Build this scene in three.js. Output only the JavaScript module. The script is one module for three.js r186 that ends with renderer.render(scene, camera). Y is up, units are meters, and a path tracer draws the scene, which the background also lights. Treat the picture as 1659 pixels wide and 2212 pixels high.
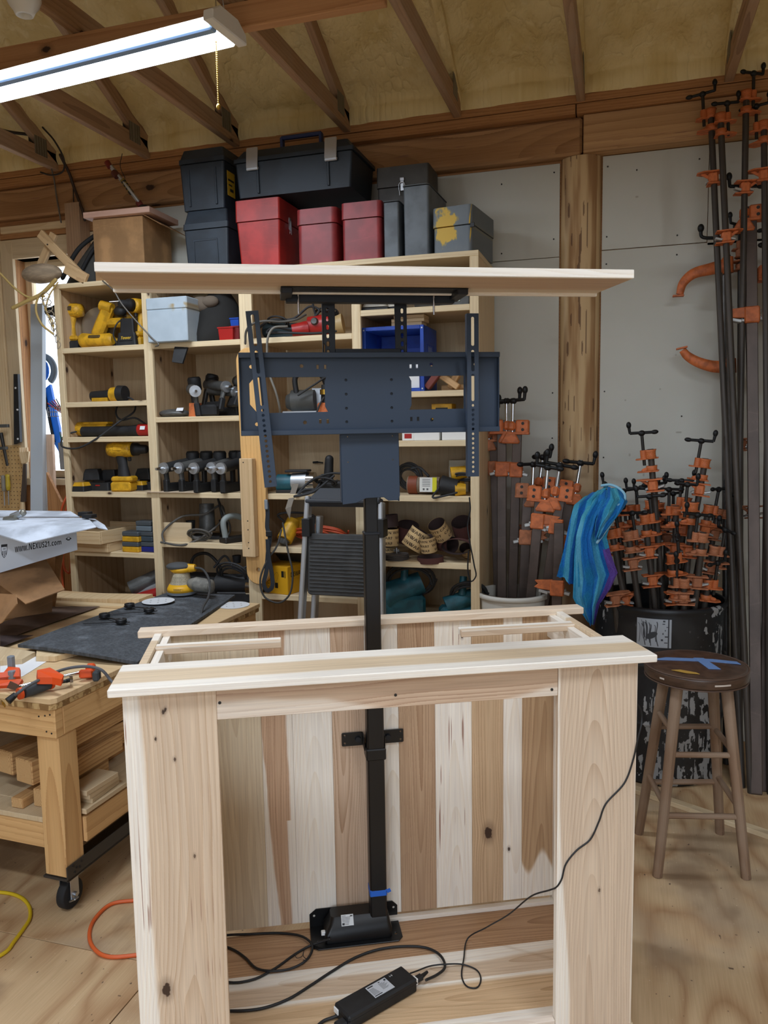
import * as THREE from 'three';
import { mergeGeometries } from 'three/addons/utils/BufferGeometryUtils.js';
import { RectAreaLightUniformsLib } from 'three/addons/lights/RectAreaLightUniformsLib.js';

// ---------------------------------------------------------------- camera, sky, lights, exposure
const scene = new THREE.Scene();
const R = THREE.MathUtils.degToRad;
const camera = new THREE.PerspectiveCamera(66.58, 1659 / 2212, 0.05, 100);
camera.position.set(0, 1.6, 0);
camera.rotation.set(R(-6.344), R(16.954), R(-0.954), 'YXZ');
const renderer = new THREE.WebGLRenderer();
renderer.toneMapping = THREE.LinearToneMapping;
renderer.toneMappingExposure = 1.2;
renderer.shadowMap.enabled = true;
scene.background = new THREE.Color(0.81, 0.93, 1.1);
scene.backgroundIntensity = 2.6;
RectAreaLightUniformsLib.init();
const LED = [0.87, 0.96, 1.08], LEDPOWER = 36;   // radiance of the shop lights' lenses

// ---------------------------------------------------------------- helpers
const V = (x, y, z) => new THREE.Vector3(x, y, z);
const taken = {};
function numbered(n) { const k = taken[n] = (taken[n] ?? -1) + 1; return k ? n + '_' + String(k).padStart(3, '0') : n; }
function shade(o) { o.castShadow = o.receiveShadow = true; return o; }
function thing(name, label, category, pos = [0, 0, 0], rotY = 0, group) {
  const o = new THREE.Group(); o.name = numbered(name); scene.add(o);
  o.position.set(...pos); o.rotation.y = rotY; o.userData = { label, category };
  if (group) o.userData.group = group;
  return o;
}
function part(name, geos, mat, parent, label) {
  const g = Array.isArray(geos) ? (geos.length > 1 ? mergeGeometries(geos) : geos[0]) : geos;
  const m = shade(new THREE.Mesh(g, mat)); m.name = name; parent.add(m);
  if (label) m.userData.label = label;
  return m;
}
function solo(name, geos, mat, label, category, group, pos, rotY = 0) {   // a thing that is one mesh
  const m = part(numbered(name), geos, mat, scene); m.userData = { label, category };
  if (group) m.userData.group = group;
  if (pos) m.position.set(...pos);
  m.rotation.y = rotY;
  return m;
}
function struct(name, geos, mat, label) {
  const m = part(name, geos, mat, scene); m.userData = { kind: 'structure' };
  if (label) m.userData.label = label;
  return m;
}
function structGroup(name) { const g = new THREE.Group(); g.name = name; g.userData = { kind: 'structure' }; scene.add(g); return g; }
function dup(o, pos, rotY, label) {
  const c = o.clone(); c.name = numbered(o.name.replace(/_\d{3}$/, '')); scene.add(c);
  c.userData = { ...o.userData }; if (label) c.userData.label = label;
  if (pos) c.position.set(...pos); if (rotY !== undefined) c.rotation.y = rotY;
  return c;
}
let seed = 7; const rnd = () => { seed = (seed * 1664525 + 1013904223) >>> 0; return seed / 4294967296; };
const rr = (a, b) => a + (b - a) * rnd();

// --- geometry: every builder returns a plain non-indexed geometry with position, normal, uv (uv in metres)
let uvn = 0;
function uvBox(g, grain = 'y', keep) {       // v runs along the grain axis
  g = g.index ? g.toNonIndexed() : g;
  const p = g.attributes.position, n = p.count, uv = new Float32Array(n * 2);
  const o1 = keep ? 0 : (uvn++ * 0.377) % 3.1, o2 = keep ? 0 : (uvn * 0.731) % 4.3, G = 'xyz'.indexOf(grain);
  const a = V(), b = V(), c = V();
  for (let i = 0; i < n; i += 3) {
    a.fromBufferAttribute(p, i); b.fromBufferAttribute(p, i + 1); c.fromBufferAttribute(p, i + 2);
    const nn = b.clone().sub(a).cross(c.clone().sub(a)).toArray().map(Math.abs);
    let m = nn.indexOf(Math.max(...nn));
    for (let k = 0; k < 3; k++) {
      const q = [a, b, c][k].toArray();
      let u, v;
      if (m === G) { const o = [0, 1, 2].filter(e => e !== m); u = q[o[0]]; v = q[o[1]] * 0.15; }
      else { v = q[G]; u = q[3 - m - G]; }
      uv[(i + k) * 2] = u + o1; uv[(i + k) * 2 + 1] = v + o2;
    }
  }
  g.setAttribute('uv', new THREE.BufferAttribute(uv, 2));
  for (const k of Object.keys(g.attributes)) if (!['position', 'normal', 'uv'].includes(k)) g.deleteAttribute(k);
  return g;
}
function at(g, x = 0, y = 0, z = 0, rx = 0, ry = 0, rz = 0) {
  const m = new THREE.Matrix4().makeRotationFromEuler(new THREE.Euler(rx, ry, rz, 'YXZ')).setPosition(x, y, z);
  return g.applyMatrix4(m);
}
// chamfered box, centred
function box(w, h, d, bev = 0.0015, grain) {
  const x = w / 2, y = h / 2, z = d / 2, b = Math.min(bev, x * 0.9, y * 0.9, z * 0.9), P = [], N = [];
  const quad = (A, B, C, D) => { tri(A, B, C); tri(A, C, D); };
  const tri = (A, B, C) => {
    const n = V().subVectors(B, A).cross(V().subVectors(C, A)).normalize();
    if (n.dot(V().add(A).add(B).add(C)) < 0) { [B, C] = [C, B]; n.negate(); }
    for (const q of [A, B, C]) { P.push(q.x, q.y, q.z); N.push(n.x, n.y, n.z); }
  };
  const vx = (sx, sy, sz, k) => k === 0 ? V(sx * x, sy * (y - b), sz * (z - b)) : k === 1 ? V(sx * (x - b), sy * y, sz * (z - b)) : V(sx * (x - b), sy * (y - b), sz * z);
  for (const s of [-1, 1]) {
    quad(vx(s, -1, -1, 0), vx(s, 1, -1, 0), vx(s, 1, 1, 0), vx(s, -1, 1, 0));
    quad(vx(-1, s, -1, 1), vx(1, s, -1, 1), vx(1, s, 1, 1), vx(-1, s, 1, 1));
    quad(vx(-1, -1, s, 2), vx(1, -1, s, 2), vx(1, 1, s, 2), vx(-1, 1, s, 2));
  }
  if (b > 0) for (const s of [-1, 1]) for (const t of [-1, 1]) {
    quad(vx(s, t, -1, 0), vx(s, t, 1, 0), vx(s, t, 1, 1), vx(s, t, -1, 1));
    quad(vx(-1, s, t, 1), vx(1, s, t, 1), vx(1, s, t, 2), vx(-1, s, t, 2));
    quad(vx(s, -1, t, 0), vx(s, 1, t, 0), vx(s, 1, t, 2), vx(s, -1, t, 2));
    for (const r of [-1, 1]) tri(vx(s, t, r, 0), vx(s, t, r, 1), vx(s, t, r, 2));
  }
  const g = new THREE.BufferGeometry();
  g.setAttribute('position', new THREE.Float32BufferAttribute(P, 3)); g.setAttribute('normal', new THREE.Float32BufferAttribute(N, 3));
  return uvBox(g, grain || (w >= h && w >= d ? 'x' : h >= d ? 'y' : 'z'));
}
const bx = (w, h, d, x, y, z, o = {}) => at(box(w, h, d, o.b, o.g), x, y, z, o.rx, o.ry, o.rz);
// box between two corners
const span = (x0, x1, y0, y1, z0, z1, o = {}) => bx(x1 - x0, y1 - y0, z1 - z0, (x0 + x1) / 2, (y0 + y1) / 2, (z0 + z1) / 2, o);
function clean(g) { g = g.index ? g.toNonIndexed() : g; for (const k of Object.keys(g.attributes)) if (!['position', 'normal', 'uv'].includes(k)) g.deleteAttribute(k); return g; }
function cyl(r0, r1, h, seg = 16, cap = true) { return clean(new THREE.CylinderGeometry(r1, r0, h, seg, 1, !cap)); }   // r0 bottom, r1 top
function rod(a, b, r0, r1 = r0, seg = 12, cap = true) {
  const A = V(...a), B = V(...b), d = B.clone().sub(A), l = d.length();
  const g = cyl(r0, r1, l, seg, cap);
  const uv = g.attributes.uv; for (let i = 0; i < uv.count; i++) uv.setXY(i, uv.getX(i) * 6.28 * r0, uv.getY(i) * l);
  g.applyQuaternion(new THREE.Quaternion().setFromUnitVectors(V(0, 1, 0), d.normalize()));
  return g.translate((a[0] + b[0]) / 2, (a[1] + b[1]) / 2, (a[2] + b[2]) / 2);
}
function tube(pts, r, seg = 48, rad = 8, closed = false) {
  const P = pts.map(p => V(...p)), c = new THREE.CatmullRomCurve3(P, closed, 'centripetal');
  const g = clean(new THREE.TubeGeometry(c, seg, r, rad, closed));
  if (!closed) return mergeGeometries([g, at(clean(new THREE.SphereGeometry(r, rad, 4)), ...pts[0]), at(clean(new THREE.SphereGeometry(r, rad, 4)), ...pts[pts.length - 1])]);
  return g;
}
const ball = (r, x, y, z, sx = 1, sy = 1, sz = 1, seg = 14) => clean(new THREE.SphereGeometry(r, seg, Math.max(6, seg >> 1))).scale(sx, sy, sz).translate(x, y, z);
function lathe(pts, seg = 28) { return clean(new THREE.LatheGeometry(pts.map(p => new THREE.Vector2(p[0], p[1])), seg)); }
function shapeOf(pts) { const s = new THREE.Shape(); pts.forEach((p, i) => i ? s.lineTo(p[0], p[1]) : s.moveTo(p[0], p[1])); s.closePath(); return s; }
// plate in the xy plane, thickness along z (centred), holes: [cx,cy,w,h] rectangles or [cx,cy,r] circles or point lists
function plate(pts, t, holes = [], bev = 0.0012, grain) {
  const s = pts instanceof THREE.Shape ? pts : shapeOf(pts);
  for (const h of holes) {
    const p = new THREE.Path();
    if (Array.isArray(h[0])) h.forEach((q, i) => i ? p.lineTo(q[0], q[1]) : p.moveTo(q[0], q[1]));
    else if (h.length === 3) p.absarc(h[0], h[1], h[2], 0, Math.PI * 2, true);
    else if (h.length === 5) { const [x, y, w, hh] = h, r = Math.min(w, hh) / 2; if (hh > w) { p.absarc(x, y + hh / 2 - r, r, 0, Math.PI); p.absarc(x, y - hh / 2 + r, r, Math.PI, 2 * Math.PI); } else { p.absarc(x + w / 2 - r, y, r, -Math.PI / 2, Math.PI / 2); p.absarc(x - w / 2 + r, y, r, Math.PI / 2, 1.5 * Math.PI); } }
    else { const [x, y, w, hh] = h; p.moveTo(x - w / 2, y - hh / 2); p.lineTo(x + w / 2, y - hh / 2); p.lineTo(x + w / 2, y + hh / 2); p.lineTo(x - w / 2, y + hh / 2); }
    p.closePath(); s.holes.push(p);
  }
  const g = new THREE.ExtrudeGeometry(s, { depth: Math.max(t - 2 * bev, 1e-4), bevelEnabled: bev > 0, bevelThickness: bev, bevelSize: bev, bevelOffset: -bev, bevelSegments: 1, curveSegments: 8 });
  g.translate(0, 0, -t / 2 + bev);
  return uvBox(clean(g), grain || 'y');
}
const rect = (x0, x1, y0, y1) => [[x0, y0], [x1, y0], [x1, y1], [x0, y1]];
function rrect(w, h, r, n = 4) {   // rounded rectangle outline, centred
  const o = []; for (const [cx, cy, a0] of [[w / 2 - r, h / 2 - r, 0], [-w / 2 + r, h / 2 - r, 90], [-w / 2 + r, -h / 2 + r, 180], [w / 2 - r, -h / 2 + r, 270]])
    for (let i = 0; i <= n; i++) { const a = R(a0 + 90 * i / n); o.push([cx + r * Math.cos(a), cy + r * Math.sin(a)]); }
  return o;
}
function loft(sections, closed = true) {  // sections: arrays of [x,y,z] of equal count, capped at both ends
  const n = sections[0].length, P = [], ix = [];
  sections.forEach(s => s.forEach(p => P.push(...p)));
  for (let i = 0; i < sections.length - 1; i++) for (let j = 0; j < (closed ? n : n - 1); j++) {
    const a = i * n + j, b = i * n + (j + 1) % n, c = a + n, d = b + n; ix.push(a, b, d, a, d, c);
  }
  const g = new THREE.BufferGeometry(); g.setAttribute('position', new THREE.Float32BufferAttribute(P, 3)); g.setIndex(ix);
  g.computeVertexNormals();
  const parts = [uvBox(g.toNonIndexed())];
  if (closed) for (const [k, flip] of [[0, 1], [sections.length - 1, 0]]) {
    const s = sections[k], c = s.reduce((m, p) => [m[0] + p[0] / n, m[1] + p[1] / n, m[2] + p[2] / n], [0, 0, 0]), Q = [];
    for (let j = 0; j < n; j++) { const A = s[j], B = s[(j + 1) % n]; Q.push(...c, ...(flip ? B : A), ...(flip ? A : B)); }
    const h = new THREE.BufferGeometry(); h.setAttribute('position', new THREE.Float32BufferAttribute(Q, 3)); h.computeVertexNormals(); parts.push(uvBox(h));
  }
  return mergeGeometries(parts);
}
// tapered crate-like body: rounded rect w0 x d0 at the bottom to w1 x d1 at the top
function crate(w0, d0, w1, d1, h, r, y0 = 0, steps = 1) {
  const s = []; for (let i = 0; i <= steps; i++) { const t = i / steps; s.push(rrect(w0 + (w1 - w0) * t, d0 + (d1 - d0) * t, r, 3).map(p => [p[0], y0 + h * t, -p[1]])); }
  const g = loft(s); return g;
}

// --- noise and textures
function hsh(x, y, s) { let h = Math.imul(x, 374761393) + Math.imul(y, 668265263) + Math.imul(s, 2147483647 ^ 0x5bd1e995); h = Math.imul(h ^ (h >>> 13), 1274126177); return ((h ^ (h >>> 16)) >>> 0) / 4294967296; }
function vn(x, y, s = 0) { const i = Math.floor(x), j = Math.floor(y); let f = x - i, g = y - j; f = f * f * (3 - 2 * f); g = g * g * (3 - 2 * g); const a = hsh(i, j, s), b = hsh(i + 1, j, s), c = hsh(i, j + 1, s), d = hsh(i + 1, j + 1, s); return a + (b - a) * f + (c - a) * g + (a - b - c + d) * f * g; }
function fbm(x, y, o = 4, s = 0) { let v = 0, a = 0.5, t = 0; for (let k = 0; k < o; k++) { v += a * vn(x, y, s + k * 17); t += a; x *= 2.03; y *= 2.03; a *= 0.5; } return v / t; }
const mix = (a, b, t) => a + (b - a) * t, mix3 = (a, b, t) => [mix(a[0], b[0], t), mix(a[1], b[1], t), mix(a[2], b[2], t)];
const sst = (a, b, x) => { x = Math.min(1, Math.max(0, (x - a) / (b - a))); return x * x * (3 - 2 * x); };
function tex(w, h, fn, o = {}) {   // fn(i/w, j/h) -> sRGB 0..255 (or grey); v upwards
  const d = new Uint8Array(w * h * 4);
  for (let j = 0; j < h; j++) for (let i = 0; i < w; i++) { const c = fn((i + 0.5) / w, (j + 0.5) / h), k = (j * w + i) * 4; if (c.length) { d[k] = c[0]; d[k + 1] = c[1]; d[k + 2] = c[2]; } else d[k] = d[k + 1] = d[k + 2] = c; d[k + 3] = 255; }
  const t = new THREE.DataTexture(d, w, h); if (!o.data) t.colorSpace = THREE.SRGBColorSpace;
  t.magFilter = THREE.LinearFilter; t.wrapS = t.wrapT = o.wrap ?? THREE.MirroredRepeatWrapping;
  if (o.size) t.repeat.set(1 / o.size[0], 1 / o.size[1]);
  t.needsUpdate = true; return t;
}
const clampc = c => [Math.min(255, Math.max(0, c[0])), Math.min(255, Math.max(0, c[1])), Math.min(255, Math.max(0, c[2]))];
// generic wood: W x H metres, rings seen as cathedral/straight figure, v along the grain
function wood(W, H, w, h, o) {
  const { a, b, s = 1, freq = 70, pith = W * 0.5, deep = 0.05, contrast = 1, fibre = 10, blotch = 8, knots = [], heart, hcol, dust } = o;
  return tex(w, h, (u, v) => {
    let x = u * W, y = v * H, dark = 0;
    for (const [kx, ky, kr, kd = 1] of knots) {
      const dx = x - kx, dy = y - ky, d = Math.hypot(dx, dy * 0.55) / kr; x += dx * 2.2 * Math.exp(-d * 0.9) * (d > 0.01 ? 1 : 0);
      const irr = 0.55 + 0.5 * fbm(kx * 90 + dx / kr * 1.6, dy / kr * 1.6, 3, s + 5); dark += kd * (sst(irr * 1.25, irr * 0.75, d) + 0.25 * sst(2.4, 0.8, d));
    }
    const wob = 0.05 * (fbm(y * 0.9 + s * 3.1, s * 1.7, 3, s) - 0.5), dp = deep * (0.15 + 1.6 * fbm(y * 0.8 + s, 4.2, 2, s + 9));
    const xx = x + wob + 0.006 * (vn(x * 60, y * 5, s) - 0.5);
    const r = Math.hypot(xx - pith, dp) + 0.02 * (fbm(x * 7, y * 1.1, 3, s + 3) - 0.5);
    const ph = r * freq, f = ph - Math.floor(ph), line = Math.pow(f, 2.5) * (0.45 + 0.55 * hsh(Math.floor(ph), 3, s));
    const big = fbm(x * 9, y * 0.8, 3, s + 21), fib = vn(x * 900, y * 14, s + 2), fib2 = vn(x * 240, y * 5, s + 4);
    const hm = heart ? heart(u * W, v * H, 0.012 * (fbm(v * H * 5, s, 4, s + 31) - 0.5) + 0.03 * (fbm(v * H * 1.2, s + 2, 2, s + 37) - 0.5)) : 0;
    let A = a, Bc = b; if (heart) { A = mix3(a, hcol[0], hm); Bc = mix3(b, hcol[1], hm); }
    let c = mix3(A, Bc, Math.min(1, contrast * (0.75 * line * (0.5 + big)) + 0.35 * Math.max(0, big - 0.55)));
    const g = (fib - 0.5) * fibre + (fib2 - 0.5) * fibre * 0.8 + (big - 0.5) * blotch;
    c = [c[0] + g, c[1] + g, c[2] + g * 0.9];
    if (o.fleck) { const q = vn(x * 300, y * 7, s + 50); if (q > 0.86) c = mix3(c, [138, 96, 78], Math.min(0.75, (q - 0.86) * 9 * o.fleck) * sst(0.42, 0.6, fbm(x * 12, y * 2, 2, s + 51))); }
    if (dark > 0) c = mix3(c, [52, 34, 24], Math.min(0.92, dark));
    if (dust) { const q = fbm(x * 5, y * 5, 4, s + 70); c = mix3(c, dust[0], dust[1] * sst(0.35, 0.7, q)); }
    return clampc(c);
  }, { size: [W, H], wrap: o.wrap });
}
const mat = (color, rough = 0.6, o = {}) => new THREE.MeshStandardMaterial({ color, roughness: rough, metalness: 0, ...o });
const matW = (map, rough = 0.55, o = {}) => new THREE.MeshStandardMaterial({ ...(map.worn ? { map: map.worn, color: map.color } : { map }), roughness: rough, ...o });
// worn, dusty plastic or paint: one of three grey wear maps (blotches, specks, scratches) over the thing's colour
const wear = [3, 13, 27].map(s => tex(384, 384, (u, v) => {
  const n = fbm(u * 6, v * 6, 5, s), k = vn(u * 150, v * 150, s + 5), sc = vn(u * 9 + v * 60, v * 5, s + 8);
  let g = 196 + 44 * sst(0.3, 0.75, n); if (k > 0.965) g += 30; if (sc > 0.93) g += 16; if (k < 0.03) g -= 40; return Math.min(255, Math.max(0, g));
}));
const grime = (base, spots, o = {}) => {
  const t = wear[(o.s ?? 0) % 3].clone(), z = o.size ?? [0.5, 0.5]; t.repeat.set(1 / z[0], 1 / z[1]); t.needsUpdate = true;
  const c = mix3(base, spots, 0.62 * (o.amt ?? 0.5)).map(q => Math.min(255, q * 1.1)); return { worn: t, color: new THREE.Color(`rgb(${c.map(Math.round).join(',')})`) };
};
const text = (w, h, draw, bg) => { const c = document.createElement('canvas'); c.width = w; c.height = h; const x = c.getContext('2d'); x.fillStyle = bg; x.fillRect(0, 0, w, h); draw(x); const t = new THREE.CanvasTexture(c); t.colorSpace = THREE.SRGBColorSpace; return t; };
function label(w, h) { return [clean(new THREE.BoxGeometry(w, h, 0.0008))]; }   // thin printed sticker, faces +z

// --- shared materials
const pineA = wood(0.5, 2, 256, 768, { a: [226, 201, 160], b: [196, 156, 106], s: 3, freq: 60, deep: 0.06, contrast: 0.8, blotch: 10, knots: [[0.13, 0.5, 0.006], [0.37, 1.52, 0.009]] });
const M = {
  pine: matW(pineA, 0.6),
  ply: matW(wood(0.7, 1.4, 384, 384, { a: [196, 168, 132], b: [166, 134, 100], s: 11, freq: 26, deep: 0.16, contrast: 0.8, blotch: 22, knots: [[0.2, 0.4, 0.008], [0.5, 1.1, 0.01]] }), 0.65),
  plyLight: matW(wood(0.7, 1.4, 384, 384, { a: [210, 188, 152], b: [188, 160, 122], s: 14, freq: 22, deep: 0.2, contrast: 0.6, blotch: 18 }), 0.65),
  truss: matW(wood(0.4, 2, 192, 512, { a: [176, 142, 110], b: [136, 104, 80], s: 21, freq: 55, contrast: 0.9, blotch: 26, dust: [[172, 152, 132], 0.5], knots: [[0.11, 0.7, 0.012], [0.3, 1.4, 0.01]] }), 0.8),
  plate: matW(wood(0.4, 2, 192, 512, { a: [178, 128, 80], b: [132, 86, 50], s: 23, freq: 75, contrast: 0.9, blotch: 22, knots: [[0.2, 0.9, 0.012]] }), 0.75),
  beam: matW(wood(0.5, 2, 256, 768, { a: [176, 134, 92], b: [124, 86, 54], s: 25, freq: 40, deep: 0.1, contrast: 1, blotch: 40, fleck: 0.9, knots: [[0.2, 0.5, 0.018], [0.33, 1.7, 0.014], [0.1, 1.2, 0.008]] }), 0.8, { }),
  white: mat(0xe9e9e6, 0.5), black: mat(0x15171a, 0.5), blackGloss: mat(0x0e0f11, 0.3), blackMatte: mat(0x1b1c1e, 0.8), rubber: mat(0x1a1a1b, 0.75),
  steel: mat(0xb9bcc0, 0.35, { metalness: 1 }), chrome: mat(0xd8dadd, 0.15, { metalness: 1 }), alu: mat(0xc3c8cd, 0.42, { metalness: 0.85 }), darkSteel: mat(0x3c3a38, 0.5, { metalness: 0.7 }),
  yellow: mat(0xe0a91c, 0.45), red: mat(0xa8201c, 0.4), blue: mat(0x1748a8, 0.4), grey: mat(0x808890, 0.5), teal: mat(0x0e5a6b, 0.45),
  screw: mat(0x2a2622, 0.6), paper: mat(0xe6e8ea, 0.8), brass: mat(0xb8923f, 0.35, { metalness: 1 }),
  cable: mat(0x1a1b1d, 0.5), tape: mat(0x1f63c9, 0.6),
};

// ================================================================ the room
const ZW = -4.1;                                   // face of the back wall
function piece(w, h, d, grain, bev = 0.0012) {     // a board whose own texture fits it exactly
  const g = box(w, h, d, bev, grain); uvBox(g, grain, true);
  const D = { x: w, y: h, z: d }, o = ['x', 'y', 'z'].filter(k => k !== grain), A = D[o[0]] > D[o[1]] ? o[0] : o[1], T = A === o[0] ? o[1] : o[0], uv = g.attributes.uv, p = g.attributes.position, n = g.attributes.normal, I = { x: 0, y: 1, z: 2 };
  for (let i = 0; i < uv.count; i++) { const q = p.array, c = q[i * 3 + I[A]], t = q[i * 3 + I[T]], nn = Math.abs(n.array[i * 3 + I[A]]) > 0.8; uv.setXY(i, c + D[A] / 2 - (nn ? Math.sign(c) * (t + D[T] / 2) : 0), q[i * 3 + I[grain]] + D[grain] / 2); }   // edge faces show the wood next to that edge
  return g;
}
{ // floor of plywood sheets
  const floor = structGroup('floor');
  const fl = [5, 8].map(s => matW(tex(768, 768, (u, v) => {
    const x = u * 1.22, y = v * 2.44;
    const f = fbm(x * 1.8, y * 0.75, 4, s), ph = f * 11 + x * 1.5, fr = Math.abs((ph - Math.floor(ph)) - 0.5) * 2;
    let c = mix3([200, 170, 130], [152, 112, 74], 0.7 * Math.pow(1 - fr, 1.9) * (0.35 + fbm(x * 3, y * 2, 2, s + 9)));
    const g = (vn(x * 420, y * 14, s) - 0.5) * 12 + (fbm(x * 2.4, y * 2.4, 3, s + 2) - 0.5) * 26; c = [c[0] + g, c[1] + g, c[2] + g];
    c = mix3(c, [164, 146, 124], 0.5 * sst(0.5, 0.75, fbm(x * 3.2, y * 3, 5, s + 40)));
    c = mix3(c, [116, 92, 68], 0.45 * sst(0.6, 0.8, fbm(x * 4 + 3, y * 3.4, 5, s + 60)));
    const sp = vn(x * 60, y * 60, s + 33); if (sp > 0.975) c = mix3(c, [60, 44, 34], 0.7);
    const sd = vn(x * 150, y * 150, s + 34); if (sd > 0.985) c = mix3(c, [226, 210, 186], 0.7);
    return clampc(c);
  }, { size: [1.22, 2.44] }), 0.72));
  let k = 0;
  for (let i = 0; i < 7; i++) for (let j = 0; j < 4; j++) {
    const x0 = -4.96 + i * 1.22, z0 = -4.32 + j * 2.44 - (i % 2 ? 0.9 : 0);
    const zA = Math.max(z0, -4.3), zB = Math.min(z0 + 2.437, 3.4); if (zB - zA < 0.1) continue;
    part('plywood_sheet', span(x0, x0 + 1.217, -0.02, 0, zA, zB, { b: 0.001, g: 'z' }), fl[k++ % 2], floor);
  }
  part('subfloor', span(-5.1, 3.7, -0.12, -0.022, -4.3, 3.5), M.plate, floor);
}
const TRX = [-4.4, -3.8, -3.19, -2.575, -2.02, -1.385, -0.805, -0.21, 0.437, 1.03, 1.63, 2.23, 2.83];
const ZN = 3.2, RIDGE = -0.45, SL = Math.tan(R(28)), EAVE = 3.25;
const roofY = z => EAVE + SL * (Math.min(z, 2 * RIDGE - z) + 4.0);
{ // roof: sprayed foam between rafters, and the trusses
  const ceiling = structGroup('ceiling');
  const foamTex = tex(512, 512, (u, v) => {
    const n = fbm(u * 10, v * 10, 5, 4), m = fbm(u * 40, v * 40, 3, 9);
    let c = mix3([232, 212, 158], [216, 192, 132], sst(0.35, 0.72, n)); c = mix3(c, [236, 220, 172], 0.5 * sst(0.6, 0.8, m));
    return clampc(c);
  }, { size: [1.6, 1.6] });
  const foamMat = matW(foamTex, 0.7, { bumpMap: tex(512, 512, (u, v) => { const a = fbm(u * 22, v * 16, 4, 61), b = fbm(u * 9, v * 7, 3, 62); return 255 * (0.6 * Math.pow(Math.abs(a - 0.5) * 2, 0.6) + 0.5 * b); }, { data: 1, size: [1.1, 1.1] }), bumpScale: 0.016 });
  // visible slope, displaced
  const x0 = -4.95, x1 = 3.5, nx = 330, nz = 150, P = [], U = [], ix = [];
  for (let j = 0; j <= nz; j++) for (let i = 0; i <= nx; i++) {
    const x = mix(x0, x1, i / nx), t = j / nz;
    // profile: vertical bead at the plate, then the slope
    let z, y;
    if (t < 0.06) { const q = t / 0.06; z = -4.005 + 0.012 * Math.sin(q * 3.14); y = 3.14 + 0.1 * q; }
    else { const q = (t - 0.06) / 0.94; z = mix(-3.99, RIDGE, q); y = roofY(z); }
    let dmin = 9; for (const tx of TRX) dmin = Math.min(dmin, Math.abs(x - tx));
    const bay = 0.035 * sst(0.13, 0.02, dmin) - 0.028 * sst(0.12, 0.3, dmin);
    const lump = 0.045 * (fbm(x * 3.1, z * 4.3 + 9, 3, 5) - 0.5) + 0.03 * (fbm(x * 11, z * 15, 3, 8) - 0.5) + 0.022 * Math.pow(Math.abs(fbm(x * 6 + 4, z * 9, 2, 12) - 0.5) * 2, 0.7);
    const k = t < 0.06 ? 0.35 * Math.sin(t / 0.06 * 3.1) : 1;
    y -= (bay * k + lump * k) * 0.9; z += t < 0.06 ? 0.02 * fbm(x * 9, t * 20, 3, 6) : 0;
    P.push(x, y, z); U.push(x, z * 1.13);
  }
  for (let j = 0; j < nz; j++) for (let i = 0; i < nx; i++) { const a = j * (nx + 1) + i; ix.push(a, a + 1, a + nx + 2, a, a + nx + 2, a + nx + 1); }
  const fg = new THREE.BufferGeometry(); fg.setAttribute('position', new THREE.Float32BufferAttribute(P, 3)); fg.setAttribute('uv', new THREE.Float32BufferAttribute(U, 2)); fg.setIndex(ix); fg.computeVertexNormals();
  part('spray_foam', fg, foamMat, ceiling, 'tan sprayed foam insulation on the roof underside');
  // roof deck above, both slopes
  const L = 4.3 / Math.cos(R(28));
  part('roof_deck', bx(8.9, 0.06, L, -0.72, EAVE + 0.16 + SL * 1.85, RIDGE - 1.93, { rx: R(-28) }), M.plate, ceiling);
  part('roof_deck', bx(8.9, 0.06, L, -0.72, EAVE + 0.12 + SL * 1.85, RIDGE + 1.95, { rx: R(28) }), foamMat, ceiling);
  const gus = matW(tex(64, 64, (u, v) => { const g = (Math.floor(u * 10) % 2) * 26 + vn(u * 40, v * 9, 3) * 20; return [96 + g, 92 + g, 86 + g]; }, { size: [0.1, 0.14] }), 0.5, { metalness: 0.5 });
  TRX.forEach((x, i) => {
    const tr = new THREE.Group(); tr.name = 'roof_truss'; ceiling.add(tr);
    part('bottom_chord', bx(0.038, 0.09, 7.2, x, 3.155, RIDGE, { g: 'z', b: 0.003 }), M.truss, tr);
    const coated = x > -1.0, rl = 3.62 / Math.cos(R(28)), ry = coated ? -0.035 : -0.05;
    part('rafter', bx(coated ? 0.05 : 0.038, 0.11, rl, x, roofY(-2.25) + ry, -2.25, { rx: R(-28), g: 'z', b: coated ? 0.015 : 0.003 }), coated ? foamMat : M.truss, tr);
    part('rafter', bx(0.038, 0.11, rl, x, roofY(-2.25) - 0.05, 2 * RIDGE + 2.25, { rx: R(28), g: 'z' }), M.truss, tr);
    part('web', bx(0.038, 0.09, 1.55, x, 3.9, -1.35, { rx: R(-68), g: 'z' }), M.truss, tr);
    part('web', bx(0.038, 0.09, 1.2, x, 3.6, -2.05, { rx: R(48), g: 'z' }), M.truss, tr);
    part('gusset_plate', [bx(0.002, 0.1, 0.1, x + 0.0195, 3.2, -3.86), bx(0.002, 0.1, 0.1, x - 0.0195, 3.2, -3.86)], gus, tr, 'grey toothed steel plate');
  });
  // brace nailed under the chords
  part('brace_board', span(-4.9, -0.79, 3.018, 3.108, -2.73, -2.69, { b: 0.003 }), matW(wood(0.4, 2, 192, 512, { a: [196, 146, 100], b: [160, 108, 68], s: 29, freq: 60, blotch: 16, knots: [[0.2, 0.6, 0.012], [0.1, 1.3, 0.008]] }), 0.7), ceiling);
}
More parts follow.
